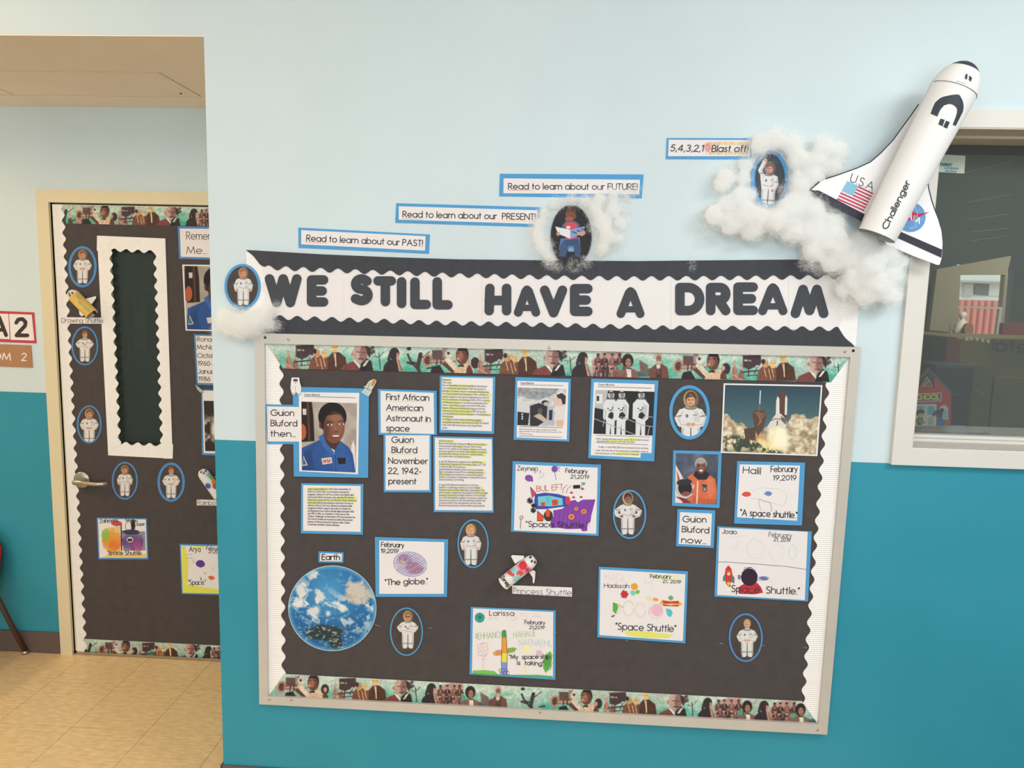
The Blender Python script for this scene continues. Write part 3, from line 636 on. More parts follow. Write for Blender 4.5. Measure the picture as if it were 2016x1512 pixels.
def scene_strip(cv, top, H, seq):
    """top(x) = y of the strip's upper edge at x"""
    t = (cv.Y-top(cv.X))/H; n = fbm(cv.X*.05, cv.Y*.09, 4)
    a = np.array([196, 214, 200.]); b = np.array([74, 168, 142.])
    k = np.clip(t*1.2-.22+(n-.5)*1.3, 0, 1)[..., None]; cv.C = a*(1-k)+b*k
    n5 = fbm(cv.X*.02+40, cv.Y*.03, 3); cv.fill(np.clip((n5-.5)*5, 0, .6), (176, 186, 172))
    for kind, x in seq:
        y = float(top(x)); T = lambda u, v: (x+u*H, y+v*H)
        if kind == 'ladies':
            for u, v, c in ((-.32, .5, SEP[0]), (.12, .3, (176, 128, 112)), (.38, .45, (150, 104, 92))):
                cv.po([T(u-.13, 1), T(u-.1, v+.3), T(u, v+.12), T(u+.1, v+.3), T(u+.16, 1)], c, 1.2); cv.el(*T(u, v+.06), H*.07, H*.1, (202, 158, 138)); cv.st([T(u-.05, v+.3), T(u-.02, 1)], 1.2, (90, 56, 54), 1, .7)
                cv.st([T(u-.1, v+.5), T(u+.12, v+.6)], 1.5, (214, 176, 152))
        elif kind == 'house':
            cv.po([T(-.35, .05), T(.35, .02), T(.38, .3), T(.25, .55), T(.1, .5), T(-.1, .6), T(-.35, .5)], (72, 54, 58), 2.5)
            cv.po([T(-.3, .2), T(-.02, .22), T(-.02, .28), T(-.3, .27)], (176, 160, 150), .8); cv.st([T(-.12, .2), T(-.12, .85)], 2.2, (74, 58, 60)); cv.st([T(-.4, .7), T(.4, .62)], 3, (66, 62, 66)); cv.st([T(-.2, .84), T(.4, .8)], 2, (70, 76, 78))
            cv.el(*T(.22, .5), H*.08, H*.08, (180, 190, 190)); cv.st([T(.22, .5), T(.1, .75)], 2, (84, 72, 76))
        elif kind == 'duo':
            cv.po([T(-.75, 1.02), T(-.68, .6), T(-.5, .42), T(-.1, .42), T(.1, .62), T(.15, 1.02)], (122, 78, 58), 1.5); cv.po([T(0, 1.02), T(0, .52), T(.18, .3), T(.45, .3), T(.7, .5), T(.78, 1.02)], (82, 52, 42), 1.5)
            for u, v, c in ((-.42, .34, (198, 150, 106)), (-.12, .36, (222, 184, 134)), (.28, .14, (226, 184, 120))):
                cv.el(*T(u, v), H*.13, H*.17, c, 0, 1.5); cv.st([T(u-.05, v+.18), T(u+.03, v+.5)], 1.6, (230, 200, 160), 1, .8); cv.st([T(u-.1, v-.03), T(u+.08, v-.03)], .9, (120, 80, 54), 1, .6)
            cv.el(*T(-.5, .26), H*.07, H*.1, (60, 40, 34)); cv.st([T(.3, .36), T(.32, .85)], 2, (238, 214, 176)); cv.st([T(-.3, .55), T(-.2, .95)], 1.5, (214, 170, 130))
        elif kind == 'head':
            cv.po([T(-.75, 1.02), T(-.6, .78), T(-.2, .62), T(.1, .9), T(.05, 1.02)], (124, 66, 62), 1.5); cv.po([T(0, 1.02), T(.1, .7), T(.3, .5), T(.5, .62), T(.58, 1.02)], (48, 38, 42), 1.5)
            cv.po([T(-.2, .62), T(-.12, .5), T(.1, .9), T(.3, .6), T(.42, .56), T(.12, 1.0)], (226, 216, 210), .9); cv.po([T(.05, .85), T(.3, .8), T(.28, 1.02), T(.05, 1.02)], (36, 30, 34), .8)
            cv.el(*T(.06, .3), H*.28, H*.38, (196, 160, 148), .12, 1.2); cv.el(*T(.2, .3), H*.16, H*.34, (120, 84, 80), .1, 3, .7); cv.po([T(.22, 0), T(.42, .08), T(.5, .3), T(.42, .5), T(.32, .3), T(.3, .1)], (62, 46, 50), 1.2)
            cv.st([T(-.08, .26), T(.04, .27)], 1.4, (70, 48, 50)); cv.st([T(.14, .29), T(.26, .28)], 1.4, (60, 40, 44)); cv.st([T(.1, .3), T(.12, .44)], 1, (120, 84, 78)); cv.st([T(.0, .53), T(.2, .53)], 2, (70, 46, 46)); cv.el(*T(-.24, .34), H*.05, H*.09, (176, 136, 124))
            for u, v in ((.48, .15), (.55, .08), (.58, .25), (.5, .3)): cv.el(*T(u, v), H*.07, H*.07, (70, 56, 58), 0, 1.5, .8)
        elif kind == 'woman':
            cv.po([T(-.42, 1.02), T(-.38, .75), T(-.2, .55), T(.1, .5), T(.3, .8), T(.36, 1.02)], (50, 42, 46), 1.2); cv.el(*T(.02, .3), H*.2, H*.24, (52, 42, 48), .2, 1.2); cv.po([T(.12, .25), T(.22, .3), T(.2, .5), T(.1, .5)], (196, 144, 124), 1)
            cv.po([T(.1, .5), T(.22, .55), T(.35, 1.0), T(.2, 1.0)], (160, 108, 96), 1); cv.st([T(.15, .55), T(.25, 1)], 1.2, (216, 180, 150)); cv.po([T(-.25, .55), T(-.2, .3), T(-.1, .6)], (52, 42, 48), 1)
        elif kind == 'dancers':
            for a, b, w in (((-.5, .3), (-.35, .65), 4), ((-.35, .6), (-.05, .7), 4), ((-.5, .62), (-.3, .68), 5), ((.0, .3), (-.1, .75), 8), ((-.1, .75), (-.05, 1), 6), ((.02, .45), (.35, .2), 2), ((-.3, .65), (-.1, .9), 4), ((.25, .85), (.5, .8), 3)):
                cv.st([T(*a), T(*b)], w*H/50, (66, 54, 60), 1.2)
            cv.el(*T(-.45, .08), H*.09, H*.07, (54, 60, 64)); cv.el(*T(0, .34), H*.06, H*.07, (60, 46, 50))
        elif kind == 'trumpet':
            cv.po([T(-.9, .1), T(-.35, .1), T(-.4, .6), T(-.9, .55)], (98, 74, 72), 2.5); cv.po([T(-.5, .02), T(-.3, .02), T(-.3, .4), T(-.48, .4)], (158, 136, 126), 1.2)
            cv.po([T(-.98, 1.02), T(-.9, .75), T(-.6, .68), T(-.4, 1.02)], (48, 38, 42), 1); cv.el(*T(-1.08, .5), H*.2, H*.26, (180, 136, 116), .2, 1.2); cv.el(*T(-1.08, .5), H*.12, H*.17, (90, 58, 56), .2, 1.2)
            cv.po([T(-1.0, .42), T(-.1, .5), T(.06, .46), T(.06, .56), T(-.1, .58), T(-1.0, .62)], (150, 112, 98), 1); cv.st([T(-.95, .54), T(.04, .5)], 1.3, (226, 196, 170)); cv.st([T(-.7, .46), T(-.72, .66)], 2.5, (74, 50, 48)); cv.st([T(-.55, .46), T(-.56, .66)], 2.5, (74, 50, 48))
            cv.po([T(-.42, .44), T(-.2, .42), T(.05, .72), T(.05, .95), T(-.1, 1.0)], (224, 202, 180), .9); cv.po([T(-.55, .62), T(-.35, .58), T(.0, .95), T(-.1, 1.02)], (96, 62, 52), 1); cv.el(*T(-.26, .26), H*.13, H*.15, (214, 204, 192), 0, .9); cv.el(*T(-.26, .22), H*.06, H*.06, (80, 60, 60))
            cv.po([T(-.05, 1.02), T(.0, .8), T(.2, .68), T(.55, .62), T(.72, .8), T(.75, 1.02)], (218, 184, 154), 1); cv.el(*T(.28, .3), H*.25, H*.36, (104, 66, 56), .05, 1); cv.po([T(.08, .12), T(.2, -.02), T(.44, .0), T(.53, .25), T(.5, .4), T(.42, .14)], (42, 34, 38), 1)
            cv.el(*T(.2, .34), H*.13, H*.2, (176, 120, 98), 0, 3, .7); cv.st([T(.08, .24), T(.18, .22)], 1.2, (44, 28, 28)); cv.st([T(.27, .22), T(.38, .22)], 1.2, (44, 28, 28)); cv.el(*T(.12, .44), H*.05, H*.04, (210, 160, 140))
            cv.po([T(.12, .7), T(.22, .66), T(.34, .68), T(.34, .76), T(.2, .74), T(.12, .78)], (40, 32, 36), .8); cv.el(*T(.78, .6), H*.17, H*.22, (58, 46, 50), 0, 1.5)
        elif kind == 'crowd':
            cv.po([T(-.6, .35), T(-.3, .1), T(.0, .02), T(.55, .0), T(.6, 1.02), T(-.6, 1.02)], (188, 150, 142), 3)
            i = 0
            for v in (.12, .42, .68):
                for u in (-.42, -.12, .18, .45):
                    dj = vnoise(np.array([x*.37+u*9]), np.array([v*13.]))[0]-.5; u = u+dj*.14; v_ = v+dj*.12
                    c = [(110, 72, 68), (70, 52, 52), (136, 92, 86), (92, 62, 60)][i % 4]; i += 1; u2 = u+(.1 if v == .42 else 0)
                    cv.po([T(u2-.16, v+.45), T(u2-.13, v+.2), T(u2, v+.12), T(u2+.13, v+.2), T(u2+.16, v+.45)], c, 1); cv.el(*T(u2, v+.07), H*.06, H*.09, [(150, 104, 92), (110, 76, 68), (176, 132, 116)][i % 3]); cv.el(*T(u2, v+.01), H*.06, H*.035, (48, 36, 38)); cv.st([T(u2, v+.18), T(u2, v+.32)], 1.2, (214, 190, 176), 1, .8)
        elif kind == 'poet':
            cv.el(*T(-.3, .62), H*.12, H*.12, (84, 160, 132), 0, 2); cv.el(*T(0, .36), H*.22, H*.27, (48, 36, 38), 0, 1.5); cv.po([T(-.5, 1.02), T(-.4, .78), T(-.1, .66), T(.15, .66), T(.36, .76), T(.42, 1.02)], (134, 94, 86), 1); cv.po([T(-.06, .66), T(.12, .66), T(.14, 1.02), T(-.02, 1.02)], (226, 214, 200), .8)
            cv.el(*T(.02, .44), H*.11, H*.17, (172, 124, 104)); cv.st([T(-.05, .4), T(0, .4)], 1, (50, 34, 34)); cv.st([T(.05, .4), T(.1, .4)], 1, (50, 34, 34)); cv.st([T(-.02, .54), T(.07, .54)], 1, (90, 50, 48)); cv.st([T(-.04, .66), T(.12, .67)], 2, (30, 24, 26)); cv.po([T(.35, .8), T(.9, .65), T(.9, .95), T(.4, 1)], (70, 96, 100), 2)
        elif kind == 'beard':
            cv.po([T(-.75, .3), T(-.4, .5), T(-.4, .95), T(-.7, .8)], (118, 96, 92), 2.5); cv.po([T(-.35, 1.02), T(-.32, .65), T(-.12, .48), T(.15, .46), T(.36, .6), T(.42, 1.02)], (118, 72, 64), 1); cv.po([T(-.08, .5), T(.08, .48), T(.06, .8), T(-.02, .9)], (220, 196, 178), .8)
            cv.el(*T(0, .2), H*.17, H*.17, (206, 180, 164), 0, 1.5); cv.el(*T(.02, .26), H*.1, H*.15, (150, 106, 90)); cv.el(*T(.02, .42), H*.08, H*.08, (196, 170, 156)); cv.st([T(-.04, .24), T(.08, .24)], 1, (70, 46, 42)); cv.po([T(-.06, .65), T(.12, .62), T(.12, 1.0), T(-.08, 1.0)], (60, 46, 46), 1.5, .8)
        elif kind == 'tree': cv.st([T(0, .3), T(.05, .9)], 2, (50, 70, 66)); cv.st([T(-.2, .4), T(0, .45), T(.2, .25)], 1.4, (60, 84, 78)); cv.st([T(-.2, .1), T(-.1, .5)], .9, (90, 120, 110))
    cv.noise(.16, .35, 3)
def strip(name, c4, Y, seq, res, label, **k):
    A, B, C, D = c4
    cv = Cv([A, B, C, D], res); xs = [A[0], B[0]]; ys = [A[1], B[1]]
    top = lambda x: np.interp(x, xs, ys); H = (C[1]+D[1])/2-(A[1]+B[1])/2
    bk = prism(name, [tuple(un(*p, Y+.0004)) for p in (A, B, C, D)], .0008, WHITEP, label=label, cat='border strip', group='printed picture border strips')
    scene_strip(cv, top, H, seq); cv.build('border_print', bk, Y); return bk
strip('picture_border', [(524, 675.5), (1674, 702), (1636, 753), (557, 725.5)], -.0128,
      [('ladies', 562), ('house', 600), ('duo', 645), ('tree', 746), ('head', 706), ('woman', 775), ('dancers', 828), ('trumpet', 896), ('ladies', 940), ('house', 972), ('duo', 1020), ('tree', 1122), ('head', 1084), ('woman', 1146), ('crowd', 1196), ('poet', 1236), ('beard', 1296), ('trumpet', 1390), ('ladies', 1440), ('house', 1480), ('duo', 1528), ('head', 1604), ('tree', 1650)], 1.0,
      'printed strip of sepia figures on green along the top of the board')
strip('picture_border', [(559, 1327), (1579, 1380.5), (1611.5, 1427.5), (527.5, 1372)], -.0128,
      [('trumpet', 604), ('ladies', 655), ('house', 684), ('duo', 726), ('tree', 818), ('head', 786), ('crowd', 886), ('woman', 848), ('poet', 926), ('beard', 980), ('dancers', 1050), ('trumpet', 1142), ('ladies', 1188), ('house', 1216), ('duo', 1258), ('tree', 1362), ('head', 1326), ('crowd', 1434), ('woman', 1392), ('poet', 1471), ('crowd', 1542), ('woman', 1503), ('poet', 1576)], 1.0,
      'printed strip of sepia figures on green along the bottom of the board')

# ------------------------------------------------------------------ sheets pinned to the board
CY = -.0130
def card(name, c4, Y=CY, label='', cat='sign', m=None, t=.0014, group=None): return slab(name, c4, Y, t, m or BLUEP, label=label, cat=cat, group=group)
def paper(parent, c4, Y=CY, **k): return slab('paper_sheet', c4, Y-.0007, .0006, WHITEP, parent=parent, **k)
INK = (52, 46, 48)
def sign(name, c4, p4, lines, label, Y=CY, cap=11.3, w=1.7, cat='sign', under=None, hl=(), t=.0014):
    c = card(name, c4, Y, label, cat, t=t); paper(c, p4, Y); a = Art(Y-.0010)
    for p, q, col in hl: a.line([p, q], .8, col, False)
    for tx, p, q in lines: a.text(tx, p, q, cap, w, INK)
    a.build('lettering', c); return c
z5 = lambda *p: Z(500, 660, 5.04, *p)
YL = (214, 214, 120)
sign('caption_card', [(523.4, 795.9), (592, 797.5), (592, 874.6), (525.8, 874.3)], [(525.4, 799.9), (592, 801.5), (592, 869.5), (527, 869)],
     [('Guion', *z5((168, 797), (395, 799))), ('Bluford', *z5((168, 900), (426, 903))), ('then...', *z5((165, 1003), (408, 1007)))], 'blue edged caption card overlapping the left strip beside the flight suit portrait', Y=-.0137, t=.0021)
sign('caption_card', z5((1230, 533), (1812, 552), (1815, 990), (1235, 988)), z5((1255, 552), (1783, 572), (1788, 980), (1258, 968)),
     [('First African', *z5((1314, 640), (1736, 648))), ('American', *z5((1314, 745), (1676, 750))), ('Astronaut in', *z5((1314, 850), (1750, 857))), ('space', *z5((1314, 948), (1540, 954)))], 'four line blue edged caption card right of the flight suit portrait', Y=-.0140, t=.0024,
     hl=[(*z5((1312, 655), (1740, 658)), YL), (*z5((1312, 756), (1680, 758)), YL), (*z5((1690, 862), (1770, 865)), YL), (*z5((1312, 960), (1560, 962)), YL)])
sign('caption_card', [(755, 853), (849.2, 856), (849, 969.5), (755.5, 968.9)], [(759, 857), (845.5, 857), (845, 965), (759, 965)],
     [('Guion', *z5((1368, 1065), (1583, 1065))), ('Bluford', *z5((1368, 1165), (1616, 1168))), ('November', *z5((1334, 1272), (1720, 1278))), ('22, 1942-', *z5((1332, 1373), (1658, 1377))), ('present', *z5((1337, 1475), (1608, 1478)))], 'five line dated blue edged caption card below the four line one',
     hl=[(*z5((1365, 1078), (1580, 1078)), YL), (*z5((1365, 1180), (1612, 1184)), YL)])
zz2 = lambda *p: Z(1300, 870, 4.447, *p)
sign('caption_card', zz2((150, 588), (482, 600), (467, 930), (137, 913)), zz2((173, 615), (452, 628), (440, 908), (160, 893)),
     [('Guion', *zz2((197, 700), (400, 705))), ('Bluford', *zz2((190, 788), (424, 800))), ('now...', *zz2((185, 882), (398, 893)))], 'small blue edged caption card below the orange suit portrait')
z7 = lambda *p: Z(500, 940, 3.2875, *p)
sign('caption_card', z7((418, 478), (580, 485), (578, 552), (417, 550)), z7((430, 490), (570, 495), (567, 543), (427, 540)), [('Earth', *z7((440, 532), (554, 534)))], 'tiny blue edged caption card just above the round planet print', cap=10.5, w=1.9)
# text sheets
LOR1 = ['Biography', 'Early years', 'Born in Philadelphia, Pennsylvania, Bluford graduated', 'from Overbrook High School in 1960. He received a', 'Bachelor of Science degree in Aerospace Engineering', 'from Pennsylvania State University in 1964, a Master of',
 'Science degree in Aerospace Engineering from the U.S.', 'Air Force Institute of Technology (AFIT) in 1974, a Doctor', 'of Philosophy degree in Aerospace Engineering with a', 'minor in Laser Physics, again from AFIT in 1978, and a', 'Master of Business Administration degree from the',
 'University of Houston-Clear Lake in 1987. He has also', 'attended Wharton School of Business of the University of', 'Pennsylvania.', 'His hobbies include reading, swimming, jogging,', 'racquetball, handball, scuba diving and golf. He married', 'Linda Tull in 1964 and has two sons, Guion III and', 'James.']
LOR2 = ['Air Force service', 'Bluford attended pilot training at Williams Air Force Base,', 'and received his pilot wings in January 1966. He then', 'went to F-4C combat crew training in Arizona and Florida', 'and was assigned to the 557th Tactical Fighter Squadron,', 'Cam Ranh Bay, Vietnam. He flew 144 combat missions,',
 '65 of which were over North Vietnam.', '', 'In July 1967, Bluford was assigned to the 3630th Flying', 'Training Wing, Sheppard Air Force Base, Texas, as a T-38', 'A instructor pilot. He served as a', 'standardization/evaluation officer and as an assistant', 'flight commander. In early 1971, he attended Squadron', 'Officer School and returned as an executive support',
 'officer to the Deputy Commander of Operations and as', 'School Secretary for the Wing.', '', 'In August 1972, Bluford entered the U.S. Air Force', 'Institute of Technology residency school at Wright-', 'Patterson Air Force Base, Ohio. Upon graduating in 1974', "with his master's degree he was assigned to Air Force Flight", 'Dynamics Laboratory at Wright-Patterson Air Force Base', 'as a staff development engineer. He served as deputy for',
 'advanced concepts for the Aeromechanics Division and', 'as branch chief of the Aerodynamics and Air frame', 'Branch in the Laboratory. He has written and presented']
LOR3 = ['Guion Stewart Bluford Jr., Ph.D. (born November 22,', '1942), (Col, USAF, Ret.), is an American aerospace', 'engineer, retired U.S. Air Force officer and fighter pilot,', 'and former NASA astronaut, who was the first African', 'American in space. (In fact, not the first African American', 'astronaut). Before becoming an astronaut, he was an',
 'officer in the U.S. Air Force, where he remained while', 'assigned to NASA, rising to the rank of Colonel. He', 'participated in four Space Shuttle flights between 1983', 'and 1992. In 1983, as a member of the crew of the', 'Orbiter Challenger on the mission STS-8, he became the', 'first African American in space as well as the second', 'person of African ancestry in space, after Cuban', 'cosmonaut Arnaldo Tamayo Mendez.']
HLC = (222, 232, 110)
def textsheet(c4, p4, lines, q, hls, label, cap=3.3, col=(136, 128, 132), w=.55, Y=CY):
    """q: four corner pixels of the text block; hls: (line, from, to) fractions highlighted"""
    c = card('text_sheet', c4, Y, label, 'printed page'); paper(c, p4, Y); a = Art(Y-.0010); q = np.asarray(q, float); N = len(lines)
    wid = max(layout(l, .2)[1] for l in lines)
    def P(u, v): return (q[0]*(1-u)+q[1]*u)*(1-v)+(q[3]*(1-u)+q[2]*u)*v
    for i, f0, f1 in hls:
        v = i/(N-1); d = np.array([0, -cap*.35]); a.line([P(f0, v)+d, P(f1, v)+d], cap*1.35, HLC, False)
    for i, l in enumerate(lines):
        if l: a.text(l, P(0, i/(N-1)), P(layout(l, .2)[1]/wid, i/(N-1)), cap, w, col, track=.2)
    a.build('lettering', c); return c
z6 = lambda *p: Z(840, 720, 5.04, *p)
textsheet(z6((130, 98), (682, 110), (668, 677), (127, 663)), z6((150, 115), (658, 125), (645, 650), (143, 635)), LOR1, z6((157, 145), (640, 158), (628, 635), (155, 622)),
          [(0, 0, .18), (2, .14, .62), (3, .1, .5), (4, 0, .33), (4, .54, .94), (5, .1, .6), (5, .84, 1), (6, 0, .12), (7, 0, .56), (7, .88, 1), (8, 0, .25), (9, .15, .4), (10, 0, .6), (11, 0, .6), (12, .16, .65), (12, .78, 1), (13, 0, .22), (14, .06, .16), (14, .36, .85), (15, 0, .35), (15, .38, .62), (15, .7, .78)],
          'heavily highlighted printed page at the top of the board')
textsheet(z6((65, 700), (657, 712), (665, 1458), (70, 1452)), z6((82, 715), (645, 730), (652, 1438), (85, 1432)), LOR2, z6((122, 752), (608, 765), (602, 1398), (122, 1394)),
          [(0, 0, .3), (1, .6, 1), (2, .3, .5), (3, .66, .76), (4, .44, 1), (5, 0, .42), (5, .66, .96), (6, .4, .66), (8, .68, .96), (9, 0, .76), (12, .6, .96), (13, 0, .22), (18, .76, .9), (19, 0, .54), (20, .74, 1), (21, 0, .38)],
          'taller highlighted printed page below the first one')
textsheet(z7((305, 37), (708, 43), (705, 370), (303, 362)), z7((318, 50), (690, 55), (690, 352), (318, 345)), LOR3, z7((348, 80), (664, 82), (660, 318), (348, 309)),
          [(0, 0, .46), (3, .62, 1), (4, 0, 1), (5, 0, .2)], 'wide printed page below the flight suit portrait', cap=3.5, col=(96, 90, 92), w=.6)

# --- portrait, then
p5 = z5((385, 512), (1140, 530), (1132, 1415), (395, 1402))
cA = card('portrait_print', p5, -.0142, 'framed photo print of a smiling man in a blue flight suit beside two stickers', 'photo print', t=.0026)
paper(cA, z5((445, 565), (1045, 572), (1032, 1380), (450, 1350)), -.0142)
def man_photo(cv, Z_, head=(785, 870)):
    """smiling man in a blue flight suit, coordinates of the 5.04x enlargement"""
    z = lambda *p: Z_(*p); s = np.hypot(*(np.array(z((100, 0))[0])-np.array(z((0, 0))[0])))/100.
    n = fbm(cv.X*.03, cv.Y*.03, 3)[..., None]; cv.C = np.array([172, 160, 150.])*(.85+.35*n)
    cv.po(z((440, 640), (570, 640), (590, 800), (600, 1050), (470, 1060), (440, 1000)), (38, 28, 30), 2); cv.po(z((520, 640), (545, 640), (560, 1050), (540, 1050)), (96, 54, 44), 1.2)
    cv.po(z((480, 730), (520, 730), (520, 790), (485, 790)), (216, 206, 196), 1); cv.el(*z((480, 960))[0], 38*s, 80*s, (182, 92, 62), 0, 1.2)
    cv.po(z((962, 1350), (966, 1100), (985, 1040), (1003, 1100), (1005, 1350)), (224, 220, 216), 1)
    cv.po(z((470, 1120), (560, 1080), (650, 1040), (700, 970), (860, 1050), (940, 1110), (980, 1180), (1010, 1375), (460, 1360)), (44, 84, 148), 1.2)
    cv.po(z((700, 1180), (900, 1120), (960, 1200), (980, 1370), (820, 1370)), (58, 100, 168), 5, .6); cv.po(z((470, 1200), (560, 1120), (600, 1370), (470, 1360)), (32, 62, 120), 5, .7)
    cv.st(z((805, 1160), (815, 1370)), 5*s, (24, 40, 84)); cv.st(z((600, 1080), (560, 1200), (620, 1360)), 6*s, (30, 56, 108), 2, .7); cv.st(z((890, 1150), (960, 1220)), 5*s, (30, 56, 108), 2, .6)
    cv.po(z((690, 930), (700, 1060), (790, 1150), (850, 1060), (860, 980)), (74, 46, 38), 1); cv.po(z((765, 1120), (800, 1140), (800, 1185)), (226, 220, 216), .8)
    cv.po(z((640, 1010), (690, 975), (720, 1070), (800, 1165), (780, 1195), (690, 1110)), (58, 104, 172), 1); cv.po(z((850, 1040), (900, 1090), (850, 1180), (805, 1180), (830, 1110)), (50, 92, 158), 1)
    cv.el(*z((778, 810))[0], 140*s, 145*s, (26, 20, 20), 0, 1.4); cv.el(*z((700, 860))[0], 48*s, 80*s, (26, 20, 20), 0, 1.5)
    cv.el(*z((795, 915))[0], 104*s, 158*s, (118, 76, 58), .03, 1.2); cv.po(z((695, 770), (880, 760), (900, 820), (860, 790), (720, 795)), (30, 22, 22), 1.4)
    cv.el(*z((830, 900))[0], 62*s, 120*s, (150, 100, 78), 0, 6, .7); cv.el(*z((800, 815))[0], 60*s, 36*s, (160, 112, 88), 0, 5, .6); cv.el(*z((715, 940))[0], 26*s, 90*s, (84, 52, 42), 0, 4, .7)
    for x, y in ((752, 890), (868, 882)):
        cv.el(*z((x, y))[0], 27*s, 9*s, (226, 214, 204), 0, .7); cv.el(*z((x, y))[0], 10*s, 9*s, (30, 20, 20), 0, .6); cv.st(z((x-34, y-24), (x, y-32), (x+32, y-24)), 7*s, (44, 30, 28), .9)
    cv.st(z((800, 880), (812, 950)), 8*s, (172, 122, 96), 2, .6); cv.el(*z((812, 958))[0], 27*s, 12*s, (110, 66, 52), 0, 1.2, .8); cv.po(z((757, 990), (810, 984), (863, 988), (845, 1014), (812, 1024), (778, 1014)), (124, 66, 58), .9); cv.po(z((770, 994), (812, 991), (852, 993), (836, 1006), (792, 1007)), (232, 226, 220), .8)
    cv.st(z((735, 960), (742, 1000)), 5*s, (92, 58, 46), 1.5, .7); cv.st(z((882, 955), (880, 995)), 5*s, (110, 70, 54), 1.5, .7); cv.el(*z((660, 890))[0], 14*s, 34*s, (84, 52, 42))
    cv.po(z((668, 1222), (768, 1210), (778, 1268), (682, 1284)), (224, 208, 196), .7); cv.po(z((825, 1215), (910, 1215), (908, 1275), (840, 1280)), (32, 30, 40), .8)
    cv.po(z((490, 1190), (535, 1290), (475, 1300)), (196, 186, 170), .8); cv.po(z((490, 1215), (518, 1280), (484, 1286)), (56, 90, 140), .8); cv.noise(.06, .9, 2)
cv = Cv(z5((470, 658), (1022, 675), (1010, 1362), (475, 1340)), 2.0); man_photo(cv, z5); cv.build('photo', cA, -.0152)
a = Art(-.0156); a.text('NASA', *z5((690, 1268), (764, 1255)), 6.2, 1.1, (196, 74, 56)); a.line(z5((498, 607), (1006, 621)), .9, (90, 86, 90)); a.text('Guion Bluford', *z5((500, 597), (652, 600)), 3.2, .7, (120, 116, 118)); a.build('lettering', cA)

# --- cockpit photo sheet
c = card('photo_page', z6((880, 113), (1432, 130), (1415, 753), (862, 735)), label='blue backed page with a black and white cockpit photo', cat='photo print'); paper(c, z6((900, 150), (1407, 165), (1390, 732), (893, 712)))
cv = Cv(z6((903, 215), (1385, 230), (1365, 605), (897, 598)), 1.8, (206, 204, 204)); n = fbm(cv.X*.16, cv.Y*.16, 4)
cv.po(z6((903, 215), (1320, 220), (1260, 280), (1130, 340), (1010, 330), (903, 300)), (150, 152, 158), 1.5); cv.C *= (.72+.55*n)[..., None]
for i in range(9): cv.st(z6((905+i*35, 235+i*4), (1040+i*28, 325-i*2)), .8, (84, 88, 96), .8, .7); cv.st(z6((903, 240+i*12), (1250-i*10, 250+i*10)), .6, (230, 230, 232), .8, .5)
cv.po(z6((903, 455), (1020, 470), (1005, 590), (897, 590)), (44, 42, 46), 1); cv.po(z6((900, 340), (1020, 370), (1020, 470), (903, 455)), (212, 210, 212), 1)
cv.po(z6((1025, 400), (1110, 370), (1200, 400), (1190, 540), (1100, 600), (1025, 600)), (50, 50, 56), 1.5); cv.po(z6((1060, 500), (1120, 470), (1200, 540), (1180, 570)), (196, 178, 158), 1); cv.el(*z6((1125, 450))[0], 5, 6, (96, 84, 80)); cv.el(*z6((1175, 365))[0], 7, 4.5, (60, 54, 54)); cv.el(*z6((1190, 380))[0], 6, 4, (190, 180, 176))
cv.po(z6((1200, 400), (1260, 410), (1265, 590), (1190, 590)), (180, 184, 198), 1.2); cv.po(z6((1215, 440), (1250, 440), (1245, 540), (1212, 540)), (50, 50, 58), 1)
cv.po(z6((1275, 420), (1320, 390), (1385, 400), (1370, 605), (1270, 600)), (224, 216, 212), 1); cv.po(z6((1270, 320), (1310, 290), (1345, 320), (1345, 390), (1300, 405), (1260, 380)), (220, 190, 172), 1); cv.po(z6((1290, 290), (1340, 270), (1383, 300), (1378, 380), (1350, 385), (1335, 330), (1300, 320)), (60, 50, 50), 1); cv.po(z6((1285, 540), (1360, 540), (1350, 605), (1285, 605)), (222, 184, 158), 1.2)
for y in (480, 503, 525): cv.el(*z6((948, y))[0], 1.7, 1.7, (220, 220, 220), 0, .6)
cv.build('photo', c, CY-.0009); a = Art(CY-.0012); a.text('Guion Bluford', *z6((932, 178), (1062, 182)), 3, .7, (120, 116, 118)); a.line(z6((930, 188), (1355, 198)), .8, (80, 70, 76)); a.line(z6((920, 604), (1350, 616)), .8, (90, 70, 70)); a.line(z6((915, 697), (1340, 711)), .8, (110, 70, 84))
for i, l in enumerate(('Bluford participates in a mission simulation in the Shuttle', 'Mission Simulator at the Johnson Space Center as part of the', 'STS-8 crew training.')): a.text(l, *z6((920, 634+i*22), (920+418*layout(l)[1]/layout('Mission Simulator at the Johnson Space Center as part of the')[1], 644+i*22)), 2.4, .5, (166, 158, 160))
a.build('lettering', c)
